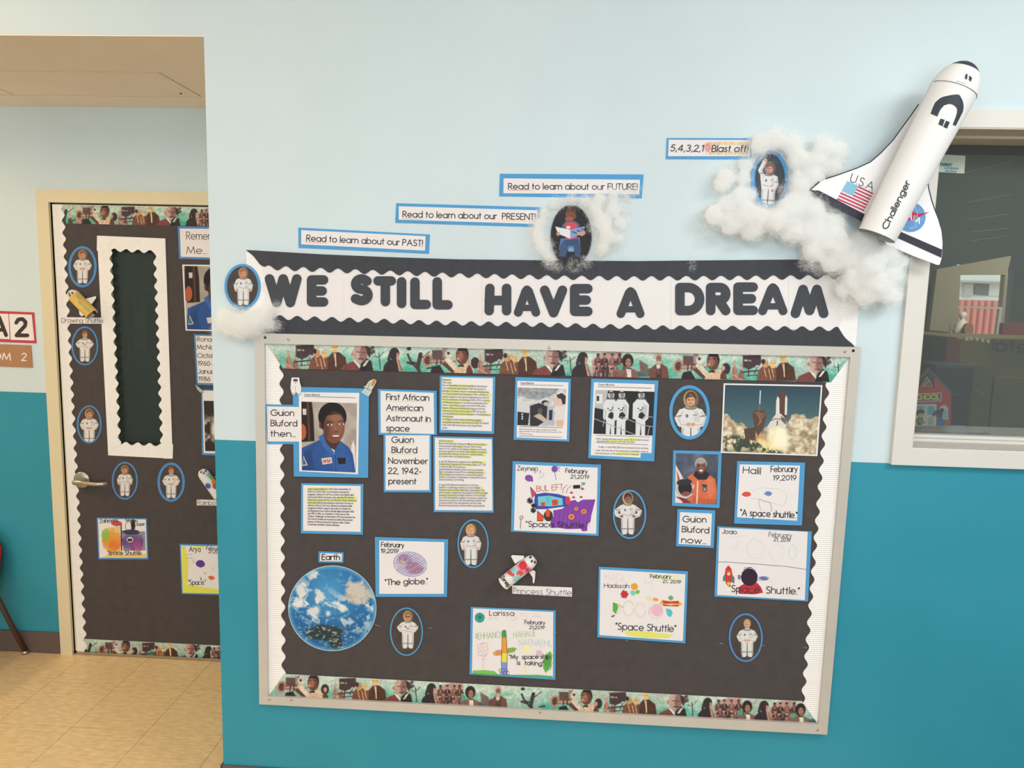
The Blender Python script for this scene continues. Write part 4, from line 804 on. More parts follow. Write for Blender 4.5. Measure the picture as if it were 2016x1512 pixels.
# --- three astronauts
z8 = lambda *p: Z(1140, 720, 4.032, *p)
c = card('photo_page', z8((97, 103), (630, 118), (595, 760), (72, 733)), label='blue backed page with a black and white photo of three suited astronauts', cat='photo print')
slab('paper_sheet', z8((118, 132), (600, 147), (575, 693), (490, 692), (487, 730), (92, 710)), CY-.0007, .0006, WHITEP, parent=c)
cv = Cv(z8((132, 193), (600, 207), (583, 555), (113, 540)), 1.8, (40, 40, 42)); cv.po(z8((120, 190), (230, 195), (210, 350), (120, 330)), (188, 188, 188), 2); cv.po(z8((135, 225), (185, 225), (185, 300), (135, 300)), (226, 226, 226), .8); cv.po(z8((140, 240), (160, 240), (160, 280), (140, 280)), (60, 60, 64), .8)
for x, w in ((250, 60), (335, 62), (490, 66)):
    cv.po(z8((x-w, 420), (x-w*.95, 300), (x-w*.4, 262), (x+w*.5, 265), (x+w, 310), (x+w*.9, 420), (x+w*.55, 440), (x+w*.5, 560), (x+4, 560), (x, 470), (x-8, 560), (x-w*.65, 560), (x-w*.6, 430)), (222, 222, 224), 1.2)
    cv.po(z8((x+w*.3, 300), (x+w*.8, 320), (x+w*.6, 420), (x+w*.2, 430)), (180, 180, 184), 3, .7); cv.el(*z8((x+5, 232))[0], 6.4, 8.2, (206, 204, 204), 0, 1); cv.el(*z8((x+8, 236))[0], 4, 6, (150, 146, 146), 0, .8); cv.st(z8((x-14, 215), (x+24, 213)), 2.6, (40, 38, 40)); cv.st(z8((x-30, 262), (x+38, 264)), 2.4, (90, 90, 94)); cv.st(z8((x+2, 232), (x+8, 232)), 1.1, (50, 48, 50)); cv.st(z8((x+13, 232), (x+19, 232)), 1.1, (50, 48, 50)); cv.st(z8((x+4, 252), (x+16, 252)), 1, (90, 60, 60))
    for dx, dy in ((-20, 340), (-5, 355), (15, 335), (8, 350)): cv.el(*z8((x+dx, dy))[0], 1.5, 1.5, (60, 60, 64), 0, .6)
    cv.po(z8((x+w*.1-20, 380), (x+10, 365), (x+35, 395), (x+10, 425), (x-20, 410)), (44, 44, 48), .9)
for p in (((120, 330), (190, 345), (215, 360)), ((120, 420), (330, 500), (470, 560)), ((330, 405), (500, 470), (590, 485)), ((215, 360), (190, 480)), ((585, 410), (540, 400)), ((560, 480), (545, 555))): cv.st(z8(*p), 1.5, (170, 170, 174)); 
cv.build('photo', c, CY-.0009); a = Art(CY-.0012); a.text('Guion Bluford', *z8((152, 155), (277, 158)), 3.2, .7, (120, 116, 118)); a.line(z8((152, 166), (573, 179)), .9, (80, 70, 80)); a.line(z8((137, 552), (565, 566)), .8, (100, 80, 100)); a.line(z8((135, 610), (548, 628)), .8, (90, 70, 90))
a.line(z8((395, 580), (460, 584)), 4.6, HLC, False); a.line(z8((215, 596), (440, 602)), 4.6, HLC, False); a.line(z8((300, 694), (478, 700)), 4.6, HLC, False)
for l, x0, x1, y in (('After viewing the site launch tower, Bluford (left), Daniel', 135, 550, 585), ('Brandenstein (center) and Dale Gardner', 145, 440, 604), ('Finally, in April 1982, Bluford received some exciting', 155, 548, 650), ('news: He was one of five astronauts scheduled to be on', 135, 548, 676), ('the third launch of the space shuttle Challenger', 130, 475, 700)): a.text(l, *z8((x0, y), (x1, y+(x1-x0)*.028)), 3, .55, (140, 132, 138))
a.build('lettering', c)
# --- launch photo
c = slab('launch_poster', z8((1148, 140), (1932, 155), (1892, 718), (1125, 692)), CY, .0014, WHITEP, label='white edged colour photo of a space shuttle launch in smoke', cat='photo print')
cv = Cv(z8((1160, 152), (1920, 167), (1880, 706), (1138, 681)), 1.7)
Xz = (cv.X-1140)*4.032; Yz = (cv.Y-720)*4.032; k = np.clip((Yz-150)/350, 0, 1)[..., None]; cv.C = np.array([48, 72, 86.])*(1-k)+np.array([84, 116, 122.])*k
n = fbm(Xz*.012, Yz*.012, 5); n2 = fbm(Xz*.03+9, Yz*.03+4, 4)
edge0 = None
edge = np.where(Xz > 1650, 390+120*(np.abs(Xz-1760)/140)**2*.3, np.where(Xz < 1310, 400+(Xz-1150)*.35, 520)); edge = np.where((Xz > 1310) & (Xz <= 1650), 520-30*np.clip((Xz-1500)/150, 0, 1), edge)
edge = np.interp(Xz, [1120, 1150, 1200, 1290, 1330, 1400, 1500, 1600, 1650, 1690, 1760, 1850, 1930], [380, 390, 400, 440, 500, 530, 500, 490, 470, 400, 385, 400, 430]); m = np.clip((Yz-edge+(n-.5)*150)/14, 0, 1); bil = np.clip((n2-.5)*2.2+.5, 0, 1)[..., None]; smoke = np.array([150, 128, 100.])*(1-bil)+np.array([238, 222, 190.])*bil
cv.C = cv.C*(1-m[..., None])+smoke*m[..., None]
for x, y, rx, ry, col, al in ((1560, 560, 16, 28, (252, 240, 200), .9), (1500, 640, 30, 12, (250, 226, 160), .7), (1420, 560, 14, 10, (232, 170, 96), .5), (1620, 600, 12, 22, (252, 242, 214), .8)): cv.el(*z8((x, y))[0], rx, ry, col, 0, 9, al)
m = np.clip((1450-Xz+(Yz-600)*2.6+(n-.5)*200)/60, 0, 1)*np.clip((Yz-520)/60, 0, 1)*.85; cv.fill(m*np.clip((.62-n2)*6, 0, 1), (52, 64, 50)); cv.fill(np.clip((Yz-640)/40, 0, 1)*np.clip((n2-.45)*4, 0, 1)*np.clip((1500-Xz)/100, 0, 1)*.6, (92, 100, 70))
cv.po(z8((1375, 380), (1395, 350), (1470, 355), (1490, 400), (1460, 500), (1420, 560), (1395, 500)), (96, 70, 60), 2); cv.st(z8((1440, 200), (1434, 310)), 2.4, (206, 214, 210), .8); cv.st(z8((1434, 310), (1428, 360)), 3.5, (110, 96, 90)); cv.po(z8((1310, 500), (1400, 490), (1400, 590), (1320, 590)), (74, 58, 50), 1.5)
for i in range(6): cv.st(z8((1400+i*10, 370+i*14), (1480-i*12, 390+i*16)), 1, (214, 160, 110), .8, .8); cv.st(z8((1320+i*14, 495), (1335+i*11, 590)), .8, (140, 110, 84), .8, .8)
cv.po(z8((1585, 230), (1600, 200), (1618, 180), (1635, 210), (1645, 260), (1648, 420), (1590, 420)), (98, 66, 60), 1); cv.po(z8((1560, 440), (1565, 280), (1575, 240), (1590, 262), (1592, 440)), (226, 222, 214), .9); cv.po(z8((1632, 390), (1636, 260), (1644, 232), (1654, 260), (1650, 390)), (226, 222, 212), .9)
cv.po(z8((1490, 492), (1520, 440), (1565, 380), (1600, 380), (1640, 420), (1652, 470), (1640, 490)), (220, 214, 204), .9); cv.st(z8((1515, 440), (1560, 420), (1645, 432)), 1.6, (110, 80, 70)); cv.st(z8((1575, 440), (1572, 470)), 2.2, (90, 70, 64)); cv.po(z8((1600, 400), (1640, 420), (1645, 470), (1610, 440)), (120, 92, 76), 1.5)
cv.po(z8((1575, 490), (1640, 490), (1650, 640), (1530, 640)), (252, 244, 210), 6, .9); cv.build('photo', c, CY-.0003)
# --- orange suit portrait
c = card('portrait_print', z8((747, 672), (1133, 680), (1115, 1130), (738, 1112)), CY+.0003, 'blue edged photo print of a grey haired man in an orange pressure suit', 'photo print', t=.0011)
cv = Cv(z8((770, 695), (1107, 705), (1092, 1100), (760, 1088)), 2.0); n = fbm(cv.X*.04, cv.Y*.04, 3)[..., None]; cv.C = np.array([86, 92, 108.])*(.55+.9*n)
cv.po(z8((765, 780), (820, 880), (850, 960), (820, 1095), (760, 1095)), (224, 214, 210), 1.2); cv.po(z8((775, 830), (800, 900), (815, 990), (790, 990)), (186, 66, 62), 1); cv.po(z8((765, 1040), (820, 1040), (880, 1095), (840, 1095), (800, 1060)), (150, 40, 50), 1)
cv.po(z8((862, 880), (910, 850), (1030, 862), (1080, 900), (1095, 990), (1085, 1095), (900, 1095), (860, 1060), (905, 1000)), (214, 110, 74), 1.2); cv.po(z8((1000, 880), (1060, 900), (1080, 1000), (1040, 1060), (1010, 980)), (232, 136, 96), 5, .6); cv.po(z8((900, 1030), (1000, 1060), (1085, 1060), (1085, 1095), (900, 1095)), (190, 84, 56), 3, .6)
cv.po(z8((905, 870), (925, 835), (1000, 830), (1040, 865), (1010, 905), (945, 905)), (44, 42, 46), 1); cv.el(*z8((966, 780))[0], 11.5, 12.5, (176, 168, 160), 0, 1); cv.el(*z8((968, 802))[0], 9.4, 14, (112, 76, 62), 0, 1); cv.el(*z8((974, 795))[0], 5.5, 8, (146, 104, 84), 0, 3, .7); cv.el(*z8((966, 762))[0], 8, 4.6, (168, 160, 152), 0, 1.2)
for x in (954, 984): cv.st(z8((x-8, 795), (x+8, 795)), 1.3, (40, 26, 26), .7); cv.st(z8((x-10, 782), (x+9, 782)), .9, (70, 50, 46), .7)
cv.st(z8((968, 798), (970, 815)), 1.2, (150, 110, 90)); cv.po(z8((950, 828), (968, 824), (986, 828), (978, 840), (960, 840)), (234, 226, 220), .7); cv.st(z8((942, 920), (935, 1090)), 2.6, (232, 214, 200), .8)
cv.po(z8((975, 940), (1018, 945), (1015, 965), (975, 960)), (70, 66, 66), .7); cv.el(*z8((998, 982))[0], 5.2, 4.6, (70, 80, 90), 0, .8); cv.el(*z8((998, 982))[0], 3, 2.6, (196, 150, 130), 0, .8)
cv.el(*z8((832, 972))[0], 17, 19, (198, 190, 184), -.2, 1); cv.el(*z8((842, 972))[0], 13.5, 15.5, (38, 38, 42), -.2, 1); cv.el(*z8((835, 925))[0], 15, 6.5, (52, 50, 54), -.1, 1); cv.el(*z8((850, 1018))[0], 9, 5, (170, 90, 84), 0, 1.5, .8); cv.st(z8((785, 1035), (850, 1050), (900, 1020)), 2.4, (214, 206, 200)); cv.el(*z8((905, 960))[0], 2.5, 4.2, (200, 190, 180)); cv.noise(.1, .8, 2)
cv.build('photo', c, CY-.0003)

# --- planet print
cE = z7((507, 847))[0]; c = slab('planet_print', ovpts(cE[0], cE[1], 86.8, 84.2, 72), CY, .0014, mat('pale_print_rim', (196, 222, 232), .5), label='large round print of a cloudy blue planet near the lower left corner', cat='poster')
cv = Cv(oval=(cE[0], cE[1], 85.6, 83), res=1.15); x = (cv.X-cE[0])/86; y = (cv.Y-cE[1])/84
w1n = fbm(x*2.2+3, y*2.2+1, 4); w2n = fbm(x*5+w1n*4, y*6+w1n*3, 5); w3 = fbm(x*16+w2n*5, y*22+2, 4)
r2 = np.sqrt(x*x+y*y); c0 = np.array([36, 108, 168.]); c1 = np.array([84, 158, 208.]); k = np.clip(1.0-np.hypot(x+.1, y+.35)*1.2, 0, 1)[..., None]; cv.C = c0*(1-k)+c1*k
cv.fill(np.clip((y-.1)*1.5, 0, .6), (36, 92, 146))
cl_ = np.clip((w2n-.53)*8, 0, 1)*np.clip(1.1-np.abs(y+.02)*1.0, .2, 1)*np.clip((.35+np.abs(x+.1)*1.3+(y > -.15)*.6), 0, 1); cv.fill(cl_*.92, (232, 234, 232))
cv.fill(np.clip((w3-.58)*7, 0, 1)*np.clip(y*2.5+.4, 0, 1)*.7, (176, 208, 222))
lm = np.clip((1-np.hypot((x-.58)/.33, (y+.36)/.32))*4+(w2n-.5)*3, 0, 1); cv.fill(lm, (206, 198, 188)); cv.fill(lm*np.clip((w3-.52)*5, 0, 1)*.5, (150, 140, 140))
dm = np.clip((1-np.hypot((x+.18)/.46, (y-.58)/.22))*4+(w2n-.5)*3.5, 0, 1)+np.clip((1-np.hypot((x-.08)/.16, (y-.78)/.22))*4+(w2n-.5)*3, 0, 1); cv.fill(np.clip(dm, 0, 1)*.92, (44, 54, 52)); cv.fill(np.clip(dm, 0, 1)*np.clip((w3-.57)*8, 0, 1)*.8, (190, 206, 210))
for bx, by, rx, ry in ((-.42, .06, .24, .2), (-.1, .12, .12, .12), (.28, .02, .15, .14), (-.3, -.3, .14, .18), (-.74, -.44, .16, .2), (-.45, -.78, .15, .14), (-.8, -.12, .1, .2)): cv.fill(np.clip((1-np.hypot((x-bx)/rx, (y-by)/ry))*2.2+(w2n-.52)*5, 0, 1)*np.clip((1.25-np.hypot((x-bx)/rx, (y-by)/ry))*3, 0, 1)*.9, (236, 228, 222))
cv.fill(np.clip((r2-.9)*8, 0, .55), (120, 180, 214)); cv.build('photo', c, CY-.0003)

# ------------------------------------------------------------------ children's drawings
def sheet(c4, d, label, Y=CY, name='drawing_sheet', p4=None, m=None, t=.0014):
    c = card(name, c4, Y, label, 'drawing', m, t); paper(c, p4 or inset(c4, d), Y); return c, Art(Y-.0010)
HAND = (58, 52, 56)
# purple smoke rocket drawing
zz1 = lambda *p: Z(980, 880, 4.725, *p)
c, a = sheet(zz1((138, 132), (960, 165), (937, 828), (122, 787)), 0, 'child drawing of a blue rocket with purple smoke', p4=zz1((167, 162), (930, 193), (915, 808), (150, 775)))
a.text('Zeynep', *zz1((182, 217), (372, 222)), 8.6, 1.2, HAND, jit=.2); a.text('February', *zz1((630, 238), (832, 248)), 8.4, 1.4, HAND, jit=.2); a.text('21,2019', *zz1((677, 292), (850, 296)), 7, 1.2, HAND, jit=.2)
PU = (132, 66, 168)
a.poly(zz1((680, 500), (720, 492), (745, 515), (790, 490), (908, 488), (895, 540), (870, 640), (862, 700), (835, 705), (832, 780), (790, 785), (770, 760), (650, 765), (560, 750), (500, 755), (490, 690), (520, 640), (515, 590), (600, 575)), PU)
for i in range(9): a.line(zz1((560+i*38, 590+(i % 3)*14), (540+i*38, 740)), .8, (154, 94, 188))
a.el(*zz1((290, 290))[0], 8, 6.5, (134, 78, 170), .2); a.poly(zz1((265, 300), (325, 285), (328, 325)), (134, 78, 170)); a.el(*zz1((528, 205))[0], 6, 6.5, (126, 84, 176)); a.line(zz1((530, 230), (543, 305)), .9, (126, 84, 176)); a.line(zz1((550, 180), (578, 195), (545, 210), (575, 225)), .9, (110, 80, 160))
a.line(zz1((340, 225), (375, 215), (345, 245)), .8, (176, 160, 190)); a.line(zz1((385, 240), (400, 215), (395, 255)), .8, (176, 160, 190)); a.line(zz1((430, 240), (425, 270), (385, 290)), .8, (180, 170, 190))
a.text('BUL EFT', *zz1((362, 412), (610, 395)), 10.5, 1.1, (206, 96, 80), jit=.3); a.line(zz1((600, 430), (615, 380), (645, 352)), 1, (206, 96, 80)); a.line(zz1((638, 430), (650, 385), (680, 362)), 1, (206, 110, 96))
a.poly(zz1((303, 372), (355, 430), (320, 472)), (214, 76, 96)); a.line(zz1((303, 372), (355, 430), (320, 472), (303, 372)), .9, (70, 46, 90))
a.poly(zz1((345, 440), (440, 425), (560, 438), (640, 462), (675, 505), (650, 550), (560, 562), (440, 578), (350, 578), (340, 510)), (66, 74, 168)); a.poly(zz1((372, 462), (480, 452), (600, 478), (606, 540), (500, 552), (375, 548)), (112, 202, 216))
a.el(*zz1((652, 500))[0], 4.8, 9, (208, 62, 84)); a.poly(zz1((398, 515), (445, 512), (440, 552), (402, 552)), (218, 92, 54)); a.poly(zz1((502, 490), (560, 488), (562, 542), (505, 545)), (218, 92, 54)); a.line(zz1((420, 515), (420, 550)), .8, (80, 50, 60)); a.line(zz1((503, 515), (560, 514)), .8, (80, 50, 60)); a.line(zz1((532, 490), (533, 543)), .8, (80, 50, 60))
a.line([tuple(p) for p in ovpts(*zz1((468, 480))[0], 3.2, 3, 10)], .7, (70, 120, 170)); a.line(zz1((468, 500), (470, 530)), .7, (70, 120, 170))
for p in (((300, 500), 6, 6), ((335, 545), 5, 4), ((330, 590), 5, 5)): a.scrib(*zz1(p[0])[0], p[1], p[2], (44, 42, 48), 1.8, 8)
a.poly(zz1((370, 595), (425, 640), (420, 690), (368, 690)), (222, 88, 52)); a.line(zz1((370, 595), (425, 650), (418, 690), (368, 688), (370, 595)), 1, (50, 40, 46)); a.el(*zz1((470, 640))[0], 9, 11, (60, 54, 60)); a.el(*zz1((465, 615))[0], 4.5, 8, (222, 84, 50))
for x, y, r in ((730, 575, 4), (800, 600, 5.2), (685, 650, 6)): a.el(*zz1((x, y))[0], r, r*.9, (238, 156, 60)); a.el(*zz1((x, y))[0], r*.5, r*.5, (196, 90, 40))
a.line(zz1((210, 760), (215, 690), (205, 650), (230, 640), (235, 665), (210, 675)), 1, (104, 78, 140)); a.text('"Space Shuttle."', *zz1((262, 740), (835, 752)), 10.5, 1.4, (62, 44, 74), jit=.3)
for x, y in ((705, 468), (775, 466), (685, 425), (788, 390)): a.el(*zz1((x, y))[0], 3.2, 1.8, (196, 54, 74))
a.build('drawing', c)
st_ = slab('foam_sticker', ovpts(*zz1((735, 375))[0], 9, 6, 24), CY-.0016, .0008, WHITEP, label='small white foam astronaut helmet sticker on the rocket drawing', cat='sticker'); a = Art(CY-.0018); a.poly(zz1((700, 355), (765, 352), (768, 386), (702, 388)), (42, 36, 42)); a.build('visor', st_)
a = Art(CY-.0012); a.line(zz1((780, 330), (815, 335), (800, 355), (780, 345)), 1.2, (90, 140, 150)); a.poly(zz1((778, 330), (815, 334), (810, 352), (782, 350)), (120, 166, 172)); a.line(zz1((775, 355), (785, 385)), .8, (90, 90, 110)); a.build('flag_doodle', c)
# 'the globe' drawing
zg = lambda *p: Z(700, 1040, 5.4, *p)
c, a = sheet(zg((205, 93), (985, 118), (972, 730), (213, 730)), 0, 'child drawing of a scribbled purple globe beside the planet print', p4=zg((252, 130), (943, 148), (937, 697), (252, 697)))
a.text('February', *zg((272, 195), (512, 205)), 9, 1.5, HAND, jit=.2); a.text('19,2019', *zg((270, 262), (455, 265)), 8, 1.4, HAND, jit=.2)
gc = zg((580, 382))[0]; a.el(*gc, 33, 24, (206, 198, 216), .2, 30); a.line([tuple(p) for p in ovpts(*gc, 33, 24, 30, .2)], 1, (140, 136, 186))
a.scrib(*gc, 31, 23, (150, 140, 190), .9, 26, .75, 3); a.scrib(gc[0]-10, gc[1]-9, 16, 12, (150, 84, 128), .9, 16, .8, 4); a.scrib(gc[0]+9, gc[1]+8, 19, 12, (160, 72, 108), .9, 18, .8, 5); a.scrib(gc[0]-16, gc[1]-2, 8, 7, (206, 196, 150), .9, 8, .8, 6)
a.text('"The globe."', *zg((315, 605), (768, 590)), 11, 1.7, HAND, jit=.3); a.build('drawing', c)
# crossed rocket, green grass
z3 = lambda *p: Z(880, 1080, 5.6, *p)
c, a = sheet(z3((262, 643), (1200, 683), (1195, 1447), (247, 1388)), 0, 'child drawing of a tall rainbow rocket standing on green grass', p4=z3((287, 660), (1172, 700), (1168, 1420), (275, 1370)))
a.text('Larissa', *z3((468, 735), (738, 740)), 9, 1.3, HAND, jit=.3); a.text('February', *z3((858, 832), (1080, 838)), 7.6, 1.2, HAND, jit=.2); a.text('21,2019', *z3((908, 885), (1075, 888)), 6, 1.1, HAND, jit=.2)
a.poly(z3((283, 1345), (400, 1340), (520, 1350), (560, 1385), (700, 1392), (1000, 1390), (1165, 1405), (1165, 1420), (283, 1372)), (126, 196, 88)); a.line(z3((290, 1380), (560, 1392), (1160, 1414)), 2, (82, 176, 98))
a.poly(z3((1140, 1130), (1165, 1180), (1140, 1290), (1090, 1375), (1060, 1320), (1060, 1230), (1100, 1160)), (108, 186, 84)); a.scrib(*z3((1112, 1255))[0], 9, 18, (70, 150, 70), 1, 12, 1.2, 2)
for t, p, q, col in (('4EHHANO', (310, 1000), (590, 985), (160, 196, 140)), ('HAHAUE', (740, 985), (980, 965), (176, 204, 156)), ('NAENAEHL', (790, 1070), (1150, 1075), (196, 208, 208)), ('A ISSA', (440, 800), (1050, 770), (236, 206, 212))): a.text(t, *z3(p, q), 12, 1., col, jit=.6)
a.line(z3((340, 1060), (440, 1040), (455, 1120), (430, 1190), (345, 1180), (340, 1060)), 1, (236, 180, 186)); a.scrib(*z3((398, 1130))[0], 9, 20, (238, 190, 196), .8, 10, .3, 7); a.line(z3((400, 1200), (400, 1340)), 1, (238, 190, 196))
a.line(z3((870, 1370), (860, 1300), (880, 1270)), 2.5, (238, 232, 150)); a.el(*z3((880, 1110))[0], 9, 9, (242, 238, 190)); a.el(*z3((1015, 1165))[0], 6.5, 8, (226, 190, 206))
a.poly(z3((505, 1150), (540, 1125), (610, 1115), (612, 1175), (540, 1182), (515, 1175)), (222, 160, 108)); a.poly(z3((660, 1100), (740, 1088), (772, 1108), (740, 1135), (662, 1160)), (150, 184, 84))
for i in range(4): a.line(z3((545+i*17, 1120), (547+i*17, 1178)), .6, (170, 100, 60)); a.line(z3((680+i*20, 1100), (682+i*20, 1150)), .6, (90, 110, 50))
a.poly(z3((612, 905), (640, 898), (652, 915), (652, 985), (608, 985)), (72, 160, 80)); a.poly(z3((608, 980), (652, 980), (662, 1160), (605, 1160)), (238, 160, 60)); a.poly(z3((605, 1155), (662, 1155), (660, 1260), (600, 1255)), (238, 222, 80)); a.poly(z3((600, 1250), (660, 1255), (660, 1385), (603, 1380)), (136, 152, 214))
a.line(z3((603, 1380), (600, 1240), (608, 1080), (606, 920), (625, 900), (648, 906), (655, 1000), (664, 1160), (660, 1385)), .9, (80, 66, 70))
for i in range(6): a.line([tuple(p) for p in ovpts(*z3((590+i*16, 1345+(i % 2)*28))[0], 3.2, 3.2, 9)], .9, (84, 76, 170))
a.text('"My  space ship', *z3((688, 1218), (1138, 1212)), 8, 1.3, HAND, jit=.3); a.text('is  taking"', *z3((775, 1280), (1065, 1290)), 8, 1.3, HAND, jit=.3); a.build('drawing', c)
gb = slab('globe_sticker', ovpts(*z3((361, 762))[0], 9.8, 9.8, 28), CY-.0014, .0005, mat('teal_sticker', (60, 158, 148), .4, .1, 90), label='round teal globe sticker on the tall rocket drawing', cat='sticker'); a = Art(CY-.0016); a.poly(z3((340, 740), (375, 735), (385, 760), (360, 785), (345, 765)), (30, 130, 110)); a.build('continent', gb)
# rounded shapes, yellow ship
z4 = lambda *p: Z(1150, 1090, 7.56, *p)
c, a = sheet(z4((218, 195), (1547, 265), (1505, 1335), (195, 1245)), 0, 'child drawing of loose coloured shapes and a red and yellow ship', p4=z4((243, 235), (1508, 308), (1470, 1300), (228, 1212)))
a.poly(z4((590, 1150), (850, 1150), (1330, 1210), (1250, 1255), (880, 1250), (640, 1215)), (232, 228, 110)); a.poly(z4((1000, 310), (1500, 330), (1480, 380), (1100, 420)), (232, 234, 200))
a.text('Hadssah', *z4((300, 505), (668, 512)), 8, 1.1, HAND, jit=.3); a.text('February', *z4((985, 362), (1290, 370)), 7.4, 1.3, (60, 70, 50), jit=.2); a.text('21, 2019', *z4((1172, 432), (1440, 445)), 6, 1.1, HAND, jit=.2); a.text('"Space Shuttle"', *z4((470, 1130), (1362, 1165)), 13, 1.7, HAND, jit=.3)
a.scrib(*z4((600, 605))[0], 7, 7.5, (198, 50, 66), 3, 8, 1.2, 1); a.el(*z4((748, 490))[0], 7, 6.5, (240, 176, 60)); a.scrib(*z4((748, 490))[0], 7, 7, (236, 156, 50), 1.2, 8, .5, 2); a.el(*z4((725, 585))[0], 4.5, 5.5, (120, 206, 200), -.5); a.el(*z4((795, 570))[0], 4.5, 4, (130, 190, 80), -.6)
a.poly(z4((430, 725), (490, 745), (510, 800), (470, 900), (425, 850)), (90, 176, 74)); a.line(z4((500, 740), (545, 780), (530, 860), (470, 905)), 1, (240, 196, 120)); a.line(z4((500, 770), (590, 798)), 1.2, (226, 176, 110))
for x, y, rx, ry in ((660, 815, 10, 15), (835, 840, 10, 13)): a.line([tuple(p) for p in ovpts(*z4((x, y))[0], rx, ry, 20)], .9, (226, 204, 162))
a.el(*z4((1085, 845))[0], 11, 11.5, (240, 186, 206)); a.line([tuple(p) for p in ovpts(*z4((1070, 860))[0], 14, 14, 20)], .9, (238, 190, 200)); a.line(z4((970, 800), (1010, 860), (960, 900)), .9, (236, 190, 196)); a.poly(z4((1215, 815), (1290, 830), (1320, 880), (1290, 945), (1240, 920)), (88, 196, 208))
a.poly(z4((905, 640), (960, 625), (1030, 660), (1110, 695), (1050, 715), (940, 690)), (240, 222, 190)); a.el(*z4((1065, 682))[0], 5.5, 3, (232, 160, 80), .3); a.el(*z4((430, 930))[0], 4, 1.8, (150, 110, 120), -.4)
for t, p, q in (('HADL', (300, 400), (620, 420)), ('H', (900, 470), (1000, 480))): a.text(t, *z4(p, q), 15, .9, (238, 214, 220), jit=.5)
a.build('drawing', c)
rb = slab('foam_ship_sticker', z4((1128, 720), (1160, 690), (1280, 705), (1410, 702), (1465, 750), (1410, 790), (1280, 785), (1165, 770), (1125, 745)), CY-.0018, .001, mat('sticker_yellow', (236, 186, 92), .5, .03), label='red and yellow foam ship sticker on the loose shapes drawing', cat='sticker')
a = Art(CY-.0020); a.poly(z4((1165, 695), (1280, 715), (1405, 705), (1415, 745), (1290, 740), (1180, 745)), (208, 62, 66)); a.poly(z4((1170, 752), (1290, 770), (1410, 758), (1395, 785), (1180, 778)), (176, 74, 120)); a.el(*z4((1290, 757))[0], 5, 2.2, (240, 190, 110)); a.build('stripes', rb)
gs = slab('green_pompom', ovpts(*z4((1290, 660))[0], 5, 4.4, 16), CY-.0016, .0008, mat('green_felt', (112, 172, 130), .8, .1, 80), label='tiny green felt dome above the foam ship sticker', cat='sticker')
# faint drawing with red and blue scribble
c, a = sheet(zz2((672, 168), (1268, 182), (1240, 732), (645, 715)), 0, 'child drawing with faint outlines and small red and blue scribbles', p4=zz2((695, 197), (1223, 208), (1197, 690), (672, 660)))
a.text('Halil', *zz2((725, 272), (875, 282)), 12.5, 1.7, HAND, jit=.3); a.text('February', *zz2((968, 262), (1200, 262)), 11, 1.6, HAND, jit=.2); a.text('19,2019', *zz2((990, 335), (1190, 335)), 9.5, 1.5, HAND, jit=.2); a.text('"A space shuttle."', *zz2((702, 645), (1196, 668)), 12, 1.8, HAND, jit=.3)
a.scrib(*zz2((755, 458))[0], 9, 4.5, (220, 76, 58), 1.2, 22, .1, 3); a.scrib(*zz2((755, 460))[0], 7, 3.5, (226, 86, 66), 1.2, 16, 1.2, 13); a.scrib(*zz2((945, 452))[0], 8, 4.5, (120, 144, 194), .9, 16, .2, 4); a.scrib(*zz2((950, 454))[0], 6, 4.5, (110, 134, 190), .8, 12, 1.2, 14); a.line(zz2((800, 430), (900, 402), (1040, 412), (1110, 450), (1105, 520), (1070, 558), (1000, 540), (930, 520)), .7, (214, 212, 216)); a.line(zz2((865, 500), (900, 515), (960, 530), (975, 580), (970, 610)), .9, (186, 120, 120)); a.line(zz2((862, 500), (868, 560), (885, 600)), .8, (206, 180, 180)); a.line(zz2((790, 490), (850, 500)), .6, (214, 208, 206)); a.build('drawing', c)
# black and red ship
c, a = sheet(zz2((500, 738), (1327, 785), (1293, 1397), (473, 1355)), 0, 'child drawing of a dark round ship on red flames with a ruled line', p4=zz2((518, 753), (1290, 787), (1265, 1385), (498, 1340)))
a.text('Joao.', *zz2((542, 800), (675, 808)), 8.5, 1.3, HAND, jit=.2); a.text('February', *zz2((950, 830), (1150, 840)), 9, 1.1, (90, 84, 92), jit=.2); a.text('21, 2019', *zz2((992, 868), (1140, 876)), 7, 1.1, HAND, jit=.2)
a.line(zz2((505, 1052), (600, 1053), (850, 1070), (1100, 1090), (1278, 1117)), .9, (96, 90, 96)); FA = (220, 218, 222)
a.line([tuple(p) for p in ovpts(*zz2((835, 940))[0], 17, 18, 20)], .8, FA); a.line(zz2((760, 910), (820, 835), (830, 860)), .8, FA); a.line([tuple(p) for p in ovpts(*zz2((1020, 965))[0], 14, 16, 20)], .8, (226, 224, 226)); a.line([tuple(p) for p in ovpts(*zz2((1160, 965))[0], 8, 14, 20)], .9, (206, 216, 224)); a.line(zz2((600, 840), (740, 822)), .7, FA); a.line(zz2((680, 860), (670, 920), (620, 938)), .7, FA)
a.poly(zz2((700, 1260), (740, 1240), (850, 1235), (880, 1270), (900, 1320), (820, 1335), (690, 1330), (680, 1290)), (196, 48, 56)); a.scrib(*zz2((790, 1295))[0], 23, 8, (206, 54, 60), 1.6, 18, .9, 5)
a.scrib(*zz2((778, 1130))[0], 13, 8, (70, 72, 130), 1.2, 10, .4, 6); a.el(*zz2((780, 1185))[0], 16.5, 17, (48, 32, 46)); a.scrib(*zz2((780, 1185))[0], 17, 17.5, (58, 34, 58), 1.6, 16, .7, 7); a.scrib(*zz2((690, 1185))[0], 3.4, 5, (60, 66, 126), 1.2, 6, .4, 8)
